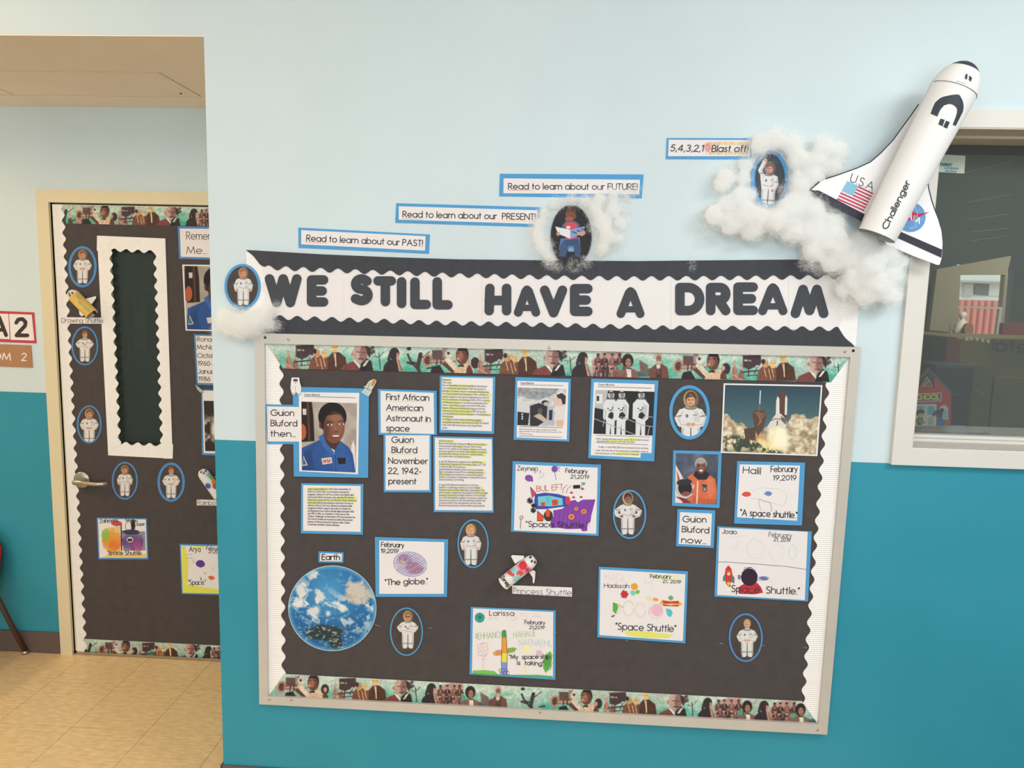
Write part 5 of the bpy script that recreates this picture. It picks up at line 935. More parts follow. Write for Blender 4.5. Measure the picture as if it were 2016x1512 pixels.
a.poly(zz2((850, 1180), (920, 1172), (960, 1188), (920, 1212), (850, 1220)), (206, 208, 226)); a.scrib(*zz2((905, 1195))[0], 11, 4, (104, 112, 170), .8, 14, .5, 9); a.text('"Space  Shuttle."', *zz2((600, 1312), (1215, 1335)), 13, 1.7, HAND, jit=.3); a.build('drawing', c)
rk = slab('rocket_sticker', zz2((597, 1080), (622, 1110), (632, 1165), (650, 1190), (648, 1240), (622, 1225), (600, 1268), (575, 1240), (568, 1215), (548, 1218), (550, 1180), (565, 1160), (572, 1110)), CY-.0018, .001, mat('sticker_red', (204, 62, 56), .5, .03), label='small red rocket sticker with teal fins on the dark ship drawing', cat='sticker')
a = Art(CY-.0020); a.poly(zz2((566, 1160), (552, 1185), (548, 1216), (568, 1212)), (50, 140, 150)); a.poly(zz2((630, 1165), (648, 1190), (648, 1238), (628, 1215)), (50, 140, 150)); a.el(*zz2((599, 1155))[0], 3.4, 3.4, (236, 206, 150)); a.poly(zz2((580, 1228), (615, 1228), (600, 1268)), (240, 200, 70)); a.poly(zz2((574, 1128), (622, 1128), (622, 1136), (573, 1136)), (226, 110, 70)); a.build('fins', rk)

# ------------------------------------------------------------------ oval photo cards of people in white suits
SUIT, SUITD, RING = (226, 222, 220), (186, 180, 178), (120, 112, 110)
def kid(cv, cx, y0, h, skin=(206, 160, 132), hair=(120, 84, 60), hood=(196, 164, 108), pose='clasp', glasses=False, tilt=0.):
    c, s = math.cos(tilt), math.sin(tilt)
    def T(u, v): u, v = u*h, v*h; return (cx+u*c-v*s, y0+u*s+v*c)
    def L(*p): return [T(*q) for q in p]
    W = h
    arms = {'clasp': [((-.15, .34), (-.215, .45), (-.17, .54), (-.04, .545)), ((.15, .34), (.215, .45), (.17, .54), (.04, .545))],
            'hips': [((-.14, .34), (-.27, .44), (-.24, .52), (-.15, .55)), ((.14, .34), (.27, .44), (.24, .52), (.15, .55))],
            'down': [((-.14, .34), (-.2, .46), (-.175, .57)), ((.14, .34), (.2, .46), (.175, .57))],
            'cross': [((-.14, .34), (-.23, .43), (-.18, .5), (.03, .47)), ((.14, .34), (.22, .43), (.17, .5), (.0, .45))],
            'raise': [((-.12, .35), (-.2, .2), (-.1, -.02)), ((.14, .34), (.17, .48), (.1, .62))]}[pose]
    for sx in (-1, 1):
        cv.po(L((sx*.15, .56), (sx*.005, .56), (sx*.012, .92), (sx*.05, .965), (sx*.12, .96), (sx*.145, .85)), SUIT, 1); cv.po(L((sx*.15, .6), (sx*.11, .6), (sx*.11, .93), (sx*.14, .9)), SUITD, 1.5, .8); cv.st(L((sx*.02, .83), (sx*.14, .83)), max(1, W*.022), RING, 1, .85)
        cv.st(L((sx*.04, .97), (sx*.11, .97)), W*.03, (74, 66, 66), 1, .8)
    cv.st(L((0, .64), (0, .95)), max(.8, W*.014), (110, 102, 100), 1, .9)
    cv.po(L((-.09, .27), (.09, .27), (.19, .33), (.17, .46), (.145, .59), (-.145, .59), (-.17, .46), (-.19, .33)), SUIT, 1); cv.po(L((.05, .32), (.16, .34), (.14, .58), (.05, .58)), (204, 198, 196), 3, .7)
    cv.st(L((-.12, .5), (0, .535), (.12, .5)), max(.8, W*.013), (140, 134, 132), .8, .8); cv.el(*T(-.06, .41), W*.022, W*.028, (110, 112, 130)); cv.st(L((.04, .4), (.1, .39)), max(.7, W*.012), (120, 110, 116))
    for A_ in arms:
        cv.st(L(*A_), W*.085, SUIT, 1.2); cv.st([tuple(np.array(p)+(W*.02, W*.01)) for p in L(*A_)], W*.02, SUITD, 1.2, .7)
        m_ = ((A_[0][0]+A_[1][0]*1.6)/2.6, (A_[0][1]+A_[1][1]*1.6)/2.6); cv.st(L((m_[0]-.035, m_[1]+.01), (m_[0]+.035, m_[1])), max(.8, W*.018), (120, 96, 96), .8, .8)
        cv.el(*T(A_[-1][0]*.9, A_[-1][1]), W*.035, W*.03, skin, 0, .8)
    cv.el(*T(0, .275), W*.1, W*.038, RING); cv.el(*T(0, .268), W*.07, W*.022, (200, 194, 190))
    if hood is not None: cv.el(*T(0, .145), W*.118, W*.142, hood, 0, 1); cv.el(*T(.02, .15), W*.1, W*.128, tuple(x*.72 for x in hood), 0, 1.2)
    cv.el(*T(0, .13), W*.088, W*.11, hair, 0, 1); cv.el(*T(0, .165), W*.07, W*.088, skin, 0, .9); cv.po(L((-.07, .14), (-.05, .075), (.0, .09), (.05, .07), (.07, .14), (.03, .11), (-.03, .115)), hair, .9)
    dk = tuple(x*.6 for x in skin); cv.el(*T(.03, .17), W*.035, W*.065, tuple(min(255, x*1.1) for x in skin), 0, 2, .6)
    for x in (-.03, .03):
        cv.st(L((x-.012, .155), (x+.012, .155)), max(.8, W*.013), (60, 42, 38), .7)
        if glasses: cv.st([tuple(p) for p in ovpts(*T(x, .157), W*.024, W*.018, 9)], .9, (70, 46, 44), .7)
    cv.st(L((0, .165), (.003, .187)), max(.6, W*.01), dk, 1, .6); cv.st(L((-.025, .212), (0, .218), (.025, .212)), max(.8, W*.013), (170, 84, 78), .7)
def oval(cx, cy, rx, ry, ring, label, Y=CY, m=None, painter=None, bg=(74, 66, 64), res=1.8, group='oval astronaut photo cards', t=.0014, **k):
    c = slab('oval_photo_card', ovpts(cx, cy, rx, ry, 60), Y, t, m or BLUEP, label=label, cat='photo card', group=group)
    cv = Cv(oval=(cx, cy, rx-ring, ry-ring), res=res, base=bg); cv.noise(.1, .1, 2)
    if painter: painter(cv)
    else: kid(cv, **k)
    cv.build('photo', c, Y-.0005); return c
oval(1357.5, 812, 40, 53.5, 6.5, 'thick ringed oval photo of a smiling child with clasped hands beside the launch photo', painter=lambda cv: kid(cv, 1360, 768, 124, (214, 160, 130), (90, 66, 54), (176, 150, 104), 'clasp'))
oval(1239.5, 1012.7, 32.8, 48.5, 3.2, 'oval photo of a child with hands on hips beside the purple smoke drawing', painter=lambda cv: kid(cv, 1236, 968, 88, (150, 104, 84), (70, 50, 44), (206, 176, 130), 'hips'))
oval(931.4, 1070.5, 30.8, 48, 2.8, 'oval photo of a blond child standing with arms down above the princess tube shuttle', painter=lambda cv: kid(cv, 927, 1031, 85, (224, 170, 150), (196, 150, 90), (214, 180, 120), 'down'))
oval(800.2, 1243.7, 32.5, 47.5, 2.6, 'oval photo of a child with glasses and crossed arms right of the planet', painter=lambda cv: kid(cv, 803, 1202, 78, (206, 156, 130), (150, 112, 70), (196, 166, 116), 'cross', True))
oval(1468.3, 1255.4, 33.5, 47.8, 3.4, 'oval photo of a blond child near the lower right corner of the board', m=BLUED, painter=lambda cv: kid(cv, 1471, 1217, 80, (220, 164, 140), (200, 160, 112), None, 'clasp'))
oval(477.3, 564.3, 35.5, 44.8, 5, 'oval photo of a child in white suit at the left end of the banner', Y=-.0064, t=.0018, painter=lambda cv: kid(cv, 479, 526, 78, (214, 150, 116), (150, 106, 84), (186, 150, 110), 'down'))
oval(1516, 352.5, 36.3, 57, 7, 'oval photo of a child raising a fist beside the large paper shuttle', Y=-.010, t=.010, bg=(72, 74, 80), painter=lambda cv: kid(cv, 1516, 318, 92, (206, 150, 136), (120, 98, 80), (150, 130, 120), 'raise', tilt=.06))
def reader(cv):
    z = lambda *p: Z(850, 340, 3.78, *p)
    cv.po(z((945, 570), (960, 490), (1100, 480), (1110, 590)), (78, 122, 176), 1); cv.po(z((945, 625), (955, 540), (985, 500), (1020, 520), (1010, 580), (995, 625)), (66, 86, 120), 1); cv.po(z((1065, 625), (1060, 560), (1035, 510), (1090, 490), (1108, 560), (1105, 628)), (60, 80, 116), 1); cv.po(z((985, 500), (1090, 490), (1080, 540), (1000, 545)), (58, 76, 110), 1); cv.po(z((1020, 560), (1050, 555), (1058, 588), (1015, 588)), (112, 160, 206), .8)
    cv.po(z((965, 460), (970, 390), (1000, 360), (1070, 360), (1100, 385), (1105, 460)), (84, 96, 132), 1); cv.po(z((990, 380), (1010, 370), (1060, 368), (1085, 390), (1080, 490), (1000, 495)), (206, 78, 92), 1); cv.po(z((1002, 398), (1030, 396), (1030, 418), (1004, 418)), (230, 216, 210), .7)
    cv.el(*z((1035, 310))[0], 10.5, 13, (128, 76, 58), 0, .8); cv.el(*z((1022, 345))[0], 7.5, 6, (150, 92, 72), 0, 1); cv.po(z((995, 300), (1005, 270), (1045, 258), (1076, 280), (1074, 320), (1060, 295), (1010, 290)), (96, 60, 48), .8); cv.el(*z((1070, 325))[0], 2, 3.4, (110, 66, 52)); cv.st(z((1005, 325), (1018, 328)), .9, (50, 30, 26), .7); cv.st(z((1030, 325), (1045, 322)), .9, (50, 30, 26), .7); cv.st(z((1008, 357), (1028, 360)), 1, (90, 44, 40), .7)
    cv.po(z((918, 400), (1030, 425), (1032, 492), (940, 455)), (226, 226, 228), .8); cv.po(z((1030, 425), (1140, 398), (1128, 450), (1034, 490)), (130, 160, 206), .8)
    for i in range(7): cv.el(*z((1050+i*12, 440-i*3+(i % 3)*8))[0], 1.6, 1.6, (50, 70, 120), 0, .7)
    cv.el(*z((940, 455))[0], 3.4, 4, (206, 150, 110)); cv.po(z((1080, 445), (1140, 432), (1145, 455), (1120, 472), (1090, 462)), (210, 160, 124), .9)
c = oval(1124.5, 464.5, 40.5, 61, 2.2, 'black oval photo of a child reading an open book above the banner', Y=-.008, t=.008, m=BLACKP, bg=(40, 36, 38), painter=reader, group=None)

# ------------------------------------------------------------------ wall signs above the board
sign('sentence_strip', [(587.3, 448), (846, 461.6), (844.4, 499.5), (587.7, 487.9)], [(593, 453), (838, 465), (836.6, 493.5), (593, 481)], [('Read to learn about our PAST!', (603.5, 474.3), (831.5, 484.7))], 'lowest blue edged sentence strip on the wall ending with PAST', Y=-.002, cap=11.6, t=.0018, hl=[((601, 476.6), (643, 478.5), (226, 150, 120))])
sign('sentence_strip', [(780, 400), (1063.8, 408), (1062.2, 447.1), (778, 438.5)], [(785, 406), (1058.5, 414), (1056.5, 441), (785, 432.5)], [('Read to learn about our  PRESENT!', (793, 427.3), (1053.5, 432.8))], 'middle blue edged sentence strip on the wall ending with PRESENT', Y=-.002, cap=11.6, t=.0018, hl=[((791, 430), (832, 432), (226, 150, 120)), ((988, 434.5), (1052, 436.5), (232, 210, 150))])
sign('sentence_strip', [(984.1, 342.1), (1267.2, 343.4), (1263.2, 390.3), (982.8, 386.3)], [(991.5, 351.1), (1260, 354), (1258.7, 382.3), (991, 380.5)], [('Read to learn about our FUTURE!', (1001, 372.5), (1254.5, 373.4))], 'upper blue edged sentence strip on the wall ending with FUTURE', Y=-.002, cap=11.6, t=.0018, hl=[((1000, 374.5), (1046, 374.8), (226, 150, 120)), ((1199, 376.4), (1252, 377.5), (232, 205, 140))])
z2 = lambda *p: Z(1280, 240, 5.04, *p)
c = card('sentence_strip', z2((165, 160), (1035, 162), (1000, 372), (155, 368)), -.002, 'countdown sentence strip partly covered by stuffing near the shuttle', 'sign', t=.0018); paper(c, z2((185, 177), (995, 180), (990, 340), (178, 340)), -.002)
a = Art(-.0030); a.poly(z2((590, 200), (990, 196), (985, 320), (575, 320)), (240, 224, 196)); a.poly(z2((600, 235), (975, 232), (970, 298), (600, 298)), (236, 230, 228))
r_ = random.Random(3)
for i in range(46):
    x = 560+i*9.2; up = i % 2; y = (212 if up else 308)+r_.uniform(-6, 6); col = [(222, 96, 48), (232, 150, 60), (238, 196, 90)][min(2, int(i/16)+r_.choice((0, 0, 1)))]
    a.line(z2((x, y-14), (x+r_.uniform(-10, 10), y+14)), .9, col)
for k_ in range(12): t_ = k_/12*2*PI; a.line(z2((572+12*math.cos(t_), 250+12*math.sin(t_)), (572+40*math.cos(t_), 250+46*math.sin(t_))), .9, (224, 92, 50))
a.text('5,4,3,2,1', *z2((200, 288), (522, 292)), 12.2, 1.6, INK, slant=.12); a.text('Blast off!', *z2((612, 294), (965, 296)), 12.2, 1.7, (70, 50, 50), slant=.12); a.build('lettering', c)

# ------------------------------------------------------------------ the banner
Yb = -.0035
cB = slab('banner_sheet', [(498, 512), (677, 523), (677, 644), (505, 640)], Yb, .0024, WHITEP, label='white backing sheet of the banner, the one at its left end', cat='banner sheet', group='white banner backing sheets')
for (x0, x1), lb in (((677, 949), 'second white backing sheet of the banner from its left end'), ((949, 1320.5), 'long middle white backing sheet of the banner'), ((1320.5, 1552.5), 'fourth white backing sheet of the banner under the last word'), ((1552.5, 1664), 'white backing sheet of the banner, the one at its right end')):
    slab('banner_sheet', [(x0+.15, 525), (x1-.1, 527), (x1-.1, 655), (x0+.15, 648)], Yb, .0024, WHITEP, label=lb, cat='banner sheet', group='white banner backing sheets')
TOPo = [(484, 492), (640, 501), (760, 506), (900, 510.5), (1075, 512.5), (1250, 514), (1400, 512.5), (1560, 511), (1694, 513)]
TOPi = [(484, 525), (520, 526.5), (640, 532), (770, 537), (900, 542), (1100, 546.5), (1250, 548), (1440, 547), (1694, 545)]
BOTi = [(520, 624), (560, 625.5), (700, 630), (850, 635.5), (1100, 640), (1300, 645), (1500, 646), (1684, 648)]
BOTo = [(520, 658), (700, 663), (900, 668.5), (1100, 674), (1250, 677.5), (1450, 681.5), (1686, 686)]
corr('scalloped_border', TOPo, TOPi, -.0052, BLACKC, amp=4.4, period=34.3, phase=.2, pitch=3.7, depth=.0012, mit=(38, 36), label='black corrugated scalloped strip along the top of the banner', cat='border strip', group='corrugated border strips')
corr('scalloped_border', BOTo, BOTi, -.0052, BLACKC, amp=4.4, period=34.3, phase=.1, pitch=3.7, depth=.0012, mit=(0, 34), label='black corrugated scalloped strip along the bottom of the banner', cat='border strip', group='corrugated border strips')
corr('scalloped_border', [(484, 494), (487, 560), (492, 654)], [(519, 494), (519, 560), (520, 654)], -.0037, WHITEC, amp=3, period=33, phase=.3, pitch=3.9, depth=.0007, label='white corrugated scalloped end strip at the left end of the banner', cat='border strip', group='corrugated border strips')
corr('scalloped_border', [(1696, 525), (1691, 600), (1685, 682)], [(1657, 525), (1655, 600), (1652, 682)], -.0037, WHITEC, amp=3.6, period=35, phase=.5, pitch=4.1, depth=.0007, label='white corrugated scalloped end strip at the right end of the banner', cat='border strip', group='corrugated border strips')
LT = mat('letter_black_card', (70, 72, 78), .75, .04, 30)
BUB = {'W': [[(0, 1), (.26, 0), (.5, 1), (.76, 0), (1, 1)]], 'E': [[(1, 1), (0, 1), (0, 0), (1, 0)], [(0, .5), (.88, .5)]], 'S': [[(.92, .9)]+arc(.5, .76, .46, .24, 60, 250, 10)+arc(.5, .26, .5, .26, 75, -120, 11)+[(.03, .09)]],
       'T': [[(0, 1), (1, 1)], [(.55, 1), (.55, 0)]], 'I': [[(.5, 0), (.5, 1)]], 'L': [[(0, 1), (0, 0), (1, 0)]], 'H': [[(0, 0), (.04, 1)], [(1, 0), (1, 1)], [(0, .46), (1, .46)]], 'A': [[(0, 0), (.42, .92), (.5, 1), (.6, .92), (1, 0)], [(.22, .2), (.78, .2)]], 'V': [[(0, 1), (.5, 0), (1, 1)]],
       'D': [[(0, 0), (0, 1), (.42, 1)]+arc(.42, .5, .58, .5, 80, -80, 13)+[(.42, 0), (0, 0)]], 'R': [[(0, 0), (0, 1), (.6, 1)]+arc(.6, .73, .36, .27, 80, -80, 9)+[(.6, .46), (0, .46)], [(.5, .45), (.95, 0)]], 'M': [[(0, 0), (.27, 1), (.5, .12), (.76, 1), (1, 0)]]}
def letter(ch, x0, x1, y0, y1, sw=18.6, order=''):
    h = sw/2; V = []; Fc = []; yf, yb = Yb-.0022, Yb-.0002
    for k_, stv in enumerate(BUB[ch]):
        w2 = h*((.66 if k_ else .9) if ch == 'A' else 1)
        P = [np.array([x0+h+u*(x1-x0-2*h) if x1-x0 > 2*h+.5 else (x0+x1)/2, y1-h-v*(y1-y0-2*h)]) for u, v in stv]
        for i in range(len(P)-1):
            d = P[i+1]-P[i]; L = math.hypot(*d); a0 = math.atan2(d[1], d[0]); pts = [P[i+1]+w2*np.array([math.cos(a0+t), math.sin(a0+t)]) for t in np.linspace(-PI/2, PI/2, 9)]+[P[i]+w2*np.array([math.cos(a0+t), math.sin(a0+t)]) for t in np.linspace(PI/2, 3*PI/2, 9)]
            pts = np.array(pts); b0 = len(V); cnt = len(Fc); f = un(pts[:, 0], pts[:, 1], yf-cnt*1.2e-6); V += f.tolist(); g = f.copy(); g[:, 1] = yb; V += g.tolist(); n = len(pts)
            Fc.append(list(range(b0, b0+n))); Fc += [[b0+j, b0+n+j, b0+n+(j+1) % n, b0+(j+1) % n] for j in range(n)]
    mesh('banner_letter', V, Fc, LT, label=order, cat='letter', group='black cut out banner letters')
for ch, a_, b_, c_, d_, lb in (('W', 521, 593.5, 539.7, 605, 'black cut out letter W opening the banner'), ('E', 603.9, 646, 541.7, 603.7, 'black cut out letter E right after the W'),
    ('S', 689.7, 733.6, 539.7, 601.2, 'black cut out letter S starting the second word'), ('T', 734.8, 779.5, 543.7, 603.2, 'black cut out letter T in the second word'), ('I', 781.2, 799.8, 545.4, 606.7, 'black cut out letter I in the second word'),
    ('L', 807.5, 848.4, 546, 608.7, 'first black cut out letter L, right after the I'), ('L', 851.4, 891, 545.4, 609.4, 'second black cut out letter L, ending the second word'),
    ('H', 953.7, 1006.6, 558.3, 621, 'black cut out letter H starting the third word'), ('A', 1010.8, 1064.3, 561, 624.4, 'black cut out letter A between the H and the V'), ('V', 1063, 1116.7, 562, 625, 'black cut out letter V in the third word'), ('E', 1122, 1166.7, 559, 622.3, 'black cut out letter E right after the V'),
    ('A', 1213, 1269.8, 564.3, 627, 'black cut out letter A standing alone on the banner'), ('D', 1329.4, 1386.9, 556.7, 620.7, 'black cut out letter D starting the last word'), ('R', 1390, 1439.7, 556.7, 620.7, 'black cut out letter R in the last word'),
    ('E', 1444, 1492.3, 555.8, 620.2, 'black cut out letter E in the last word'), ('A', 1492.3, 1551.3, 556.7, 621.5, 'black cut out letter A in the last word'), ('M', 1557, 1631.2, 560.5, 626.2, 'black cut out letter M ending the banner')):
    letter(ch, a_, b_, c_, d_, order=lb)

# ------------------------------------------------------------------ stickers on the board, name label, staples
s1 = slab('astronaut_sticker', z5((374, 420), (448, 420), (455, 470), (470, 520), (462, 590), (440, 592), (418, 560), (400, 592), (380, 590), (362, 530), (366, 470)), -.0176, .0015, WHITEP, label='white foam astronaut sticker on the corner of the portrait card', cat='sticker')
a = Art(-.0178); a.el(*z5((412, 447))[0], 4.8, 2.8, (84, 78, 82)); a.line(z5((400, 470), (410, 478), (422, 470)), .8, (130, 110, 110)); a.line(z5((410, 500), (412, 560)), .8, (170, 164, 166)); a.line(z5((372, 530), (385, 515)), .8, (170, 164, 166)); a.line(z5((382, 575), (400, 580)), 1, (110, 100, 110)); a.line(z5((440, 580), (462, 584)), 1, (110, 100, 110)); a.build('sticker_print', s1)
s2 = slab('shuttle_sticker', z5((1180, 436), (1210, 440), (1214, 462), (1190, 510), (1168, 545), (1170, 560), (1135, 610), (1100, 590), (1062, 565), (1100, 530), (1085, 512), (1110, 500), (1140, 455)), -.0176, .0015, mat('sticker_silver', (206, 206, 200), .4, .03), label='small silver and orange shuttle sticker on the portrait card', cat='sticker')
a = Art(-.0178); a.poly(z5((1178, 442), (1208, 444), (1206, 470), (1178, 510), (1160, 495)), (206, 138, 62)); a.line(z5((1150, 470), (1125, 540)), 1, (110, 110, 112)); a.line(z5((1088, 515), (1165, 552)), 1, (90, 90, 96)); a.poly(z5((1070, 565), (1100, 545), (1132, 560), (1118, 600)), (176, 206, 216)); a.build('sticker_print', s2)
zl = slab('name_label', zz1((133, 1287), (692, 1308), (690, 1393), (133, 1365)), CY, .0012, WHITEP, label='narrow white name label under the princess tube shuttle', cat='name label', group=None); a = Art(CY-.0003); a.text('Princess Shuttle', *zz1((142, 1366), (684, 1383)), 11.4, 1.0, (84, 78, 82)); a.build('lettering', zl)
STP = mat('staple_wire', (200, 200, 205), .3, metal=.7)
for p, q in (((843, 1236), (851, 1237)), ((738, 1230), (748, 1233)), ((1417, 1266), (1426, 1268)), ((1500, 1270), (1507, 1271)), ((1582, 1275), (1590, 1275)), ((1088, 1244.5), (1096, 1245.5)), ((1289, 752.5), (1298, 760)), ((1232, 1261), (1237, 1262))):
    A_, B_ = un(*p, -.0112), un(*q, -.0112); tube('staple', [A_+[0, .002, 0], A_, B_, B_+[0, .002, 0]], .0007, STP, 5, parent=fr)

# ------------------------------------------------------------------ paper tube shuttles
def pxv(P):
    d = P-np.array([0, -CAM_D, CAM_H]); z = d@AF; return 1008+F_PX*(d@AR)/z, 756-F_PX*(d@AU)/z
class tube_surface:
    """paper tube whose axis runs from pixel p0 (depth Y0) to p1 (Y1); r0, r1 in pixels; called with (u, angle)"""
    def __init__(s, p0, p1, r0, r1, Y0, Y1, dome=None):
        s.A = un(*p0, Y0); s.B = un(*p1, Y1); s.r = (r0*(CAM_D+Y0)/F_PX, r1*(CAM_D+Y1)/F_PX); s.dome = dome
        ax = s.B-s.A; s.L = np.linalg.norm(ax); s.ax = ax/s.L; s.e1 = np.cross(s.ax, [0, 1, 0]); s.e1 /= np.linalg.norm(s.e1); s.e2 = np.cross(s.e1, s.ax)
        if s.e2[1] > 0: s.e2 = -s.e2
    def __call__(s, u, a):
        u = np.asarray(u, float)[..., None]; a = np.asarray(a, float)[..., None]; r = s.r[0]+(s.r[1]-s.r[0])*u
        if s.dome is not None: r = r*s.dome(u)
        P = s.A+s.ax*s.L*u+r*(np.sin(a)*s.e1+np.cos(a)*s.e2); x, y = pxv(P); return x, y, P
    def hit(s, X, Y, lift):
        """first point of the tube on the sight line of a pixel"""
        X = np.asarray(X, float); Y = np.asarray(Y, float); C0 = np.array([0, -CAM_D, CAM_H]); d = un(X, Y, 0.)-C0; d /= np.linalg.norm(d, axis=-1)[..., None]
        o = C0-s.A; dp = d-(d@s.ax)[..., None]*s.ax; op = o-(o@s.ax)*s.ax; u = np.full(X.shape, .5)
        for _ in range(4):
            r = s.r[0]+(s.r[1]-s.r[0])*np.clip(u, 0, 1)+lift; a_ = (dp*dp).sum(-1); b_ = (dp*op).sum(-1); c_ = (op*op).sum()-r*r
            t = (-b_-np.sqrt(np.maximum(b_*b_-a_*c_, 0)))/a_; P = C0+d*t[..., None]; u = ((P-s.A)@s.ax)/s.L
        return P
def tube_shell(name, f, parent, u0, u1, nu, na, a0, a1, base, paint=None, **k):
    u, a = np.meshgrid(np.linspace(u0, u1, nu+1), np.linspace(a0, a1, na+1)); px, py, P = f(u, a); cv = Cv(XY=(px, py), base=base)
    if paint: paint(cv, u, a)
    return cv.build(name, parent, P=P, wrap=True, **k)
def small_shuttle(p0, p1, r, Y, wings, label, paint, eyes, name_txt=None):
    root = empty('tube_shuttle', un((p0[0]+p1[0])/2, (p0[1]+p1[1])/2, Y), label, 'paper shuttle', 'small paper tube shuttles')
    f = tube_surface(p0, p1, r, r*.96, Y-.022, Y-.022); tube_shell('tube_body', f, root, 0, .8, 30, 34, -PI/2, PI/2, (234, 228, 224), paint); tube_shell('tube_back', f, root, 0, .8, 6, 16, PI/2, 3*PI/2, (222, 214, 206))
    dm = lambda u: np.sqrt(np.clip(1-((np.clip(u, .8, 1.0)-.8)/.205)**2*.86, .02, 1)); g = tube_surface(p0, p1, r, r*.96, Y-.022, Y-.022, dome=dm)
    tube_shell('nose_cone', g, root, .79, 1.0, 14, 34, -PI/2, 3*PI/2, (236, 230, 226), eyes)
    for w in wings: slab('wing', w, Y-.012, .0016, WHITEP, parent=root)
    if name_txt:
        d = np.array(p1, float)-p0; a_ = Art(0, fn=lambda X, Yp, K: f.hit(X, Yp, .0005+K)); a_.text(*name_txt[:3], name_txt[3], 1.5, (50, 44, 48), up=name_txt[4]); a_.build('lettering', root)
    return root
zp = lambda *p: Z(880, 1080, 5.6, *p)
def paint_pr(cv, u, a):
    cv.po(zp((760, 190), (850, 120), (960, 200), (900, 270), (800, 300)), (236, 150, 170), 1.5)
    for p, rx, ry, col, ro in (((838, 185), 8, 9, (208, 56, 66), .3), ((800, 275), 7.5, 6, (216, 92, 84), -.7), ((710, 275), 7, 5, (206, 82, 80), .6), ((738, 240), 6.5, 6, (150, 206, 214), 0), ((770, 325), 9, 6, (160, 206, 206), -.6), ((885, 235), 4, 4, (206, 60, 100), 0)): cv.el(*zp(p)[0], rx, ry, col, ro, 1.2)
    cv.po(zp((655, 270), (690, 235), (745, 290), (735, 315)), (208, 84, 74), 1)
def eyes_pr(cv, u, a):
    for p in ((920, 97), (935, 138), (968, 150)): cv.el(*zp(p)[0], 2.4, 3, (50, 44, 48), .6, .8)
    cv.po(zp((965, 65), (1010, 100), (1012, 130), (985, 110)), (52, 48, 52), .8)
small_shuttle(zp((618, 388))[0], zp((970, 105))[0], 14.2, -.0120, [zp((705, 85), (720, 73), (850, 80), (845, 110), (750, 168)), zp((905, 262), (945, 235), (975, 255), (970, 330), (960, 385), (945, 375), (945, 320))], 'pink and red tube shuttle on the board beside its narrow name label', paint_pr, eyes_pr,
              ('Zenep', np.array(zp((588, 318))[0]), np.array(zp((672, 428))[0]), 7.5, (.80, -.6)))
TB = (134, 572)
def paint_ye(cv, u, a):
    n = fbm(cv.X*.08, cv.Y*.08, 3); k = np.clip(n*1.6-.3, 0, 1)[..., None]; cv.C = np.array([232, 178, 84.])*(1-k)+np.array([236, 206, 130.])*k
    zz = lambda *p: Z(0, 360, 4.447, *p)
    for p in ((700, 1050), (740, 1090), (690, 1000), (770, 1110)): cv.el(*zz(p)[0], 6, 3, (150, 178, 110), .8, 2, .7)
    cv.po(zz((585, 960), (640, 925), (660, 960), (600, 1005)), (226, 214, 200), 1)
def eyes_ye(cv, u, a):
    zz = lambda *p: Z(0, 360, 4.447, *p)
    for p in ((612, 985), (633, 965), (605, 970)): cv.el(*zz(p)[0], 1.8, 3, (60, 50, 50), -.4, .8)
zd = lambda *p: Z(0, 360, 4.447, *p)
small_shuttle(zd((808, 1152))[0], zd((612, 952))[0], 12.6, DY-.006, [zd((750, 1015), (835, 992), (842, 1005), (805, 1060), (780, 1055)), zd((690, 1095), (745, 1150), (715, 1170), (695, 1150))], 'yellow tube shuttle hanging on the door under the top oval photo', paint_ye, eyes_ye)
zr = lambda *p: Z(0, 680, 4.447, *p)
def paint_ra(cv, u, a):
    for p, col, rx, ry in (((1850, 1150), (150, 190, 90), 7, 5), ((1825, 1130), (150, 196, 216), 5, 5), ((1880, 1200), (238, 150, 60), 7, 6), ((1885, 1235), (206, 64, 60), 6, 5), ((1822, 1230), (70, 96, 180), 6, 5), ((1900, 1225), (90, 170, 80), 6, 4)): cv.el(*zr(p)[0], rx, ry, col, .8, 1.4)
def eyes_ra(cv, u, a):
    for p in ((1762, 1110), (1785, 1118), (1800, 1098)): cv.el(*zr(p)[0], 1.8, 2.4, (50, 46, 50), .4, .8)
small_shuttle(zr((1925, 1322))[0], zr((1760, 1092))[0], 12, DY-.006, [zr((1880, 1150), (1960, 1130), (1960, 1160), (1930, 1200))], 'multicoloured tube shuttle on the door, half behind the wall corner', paint_ra, eyes_ra)

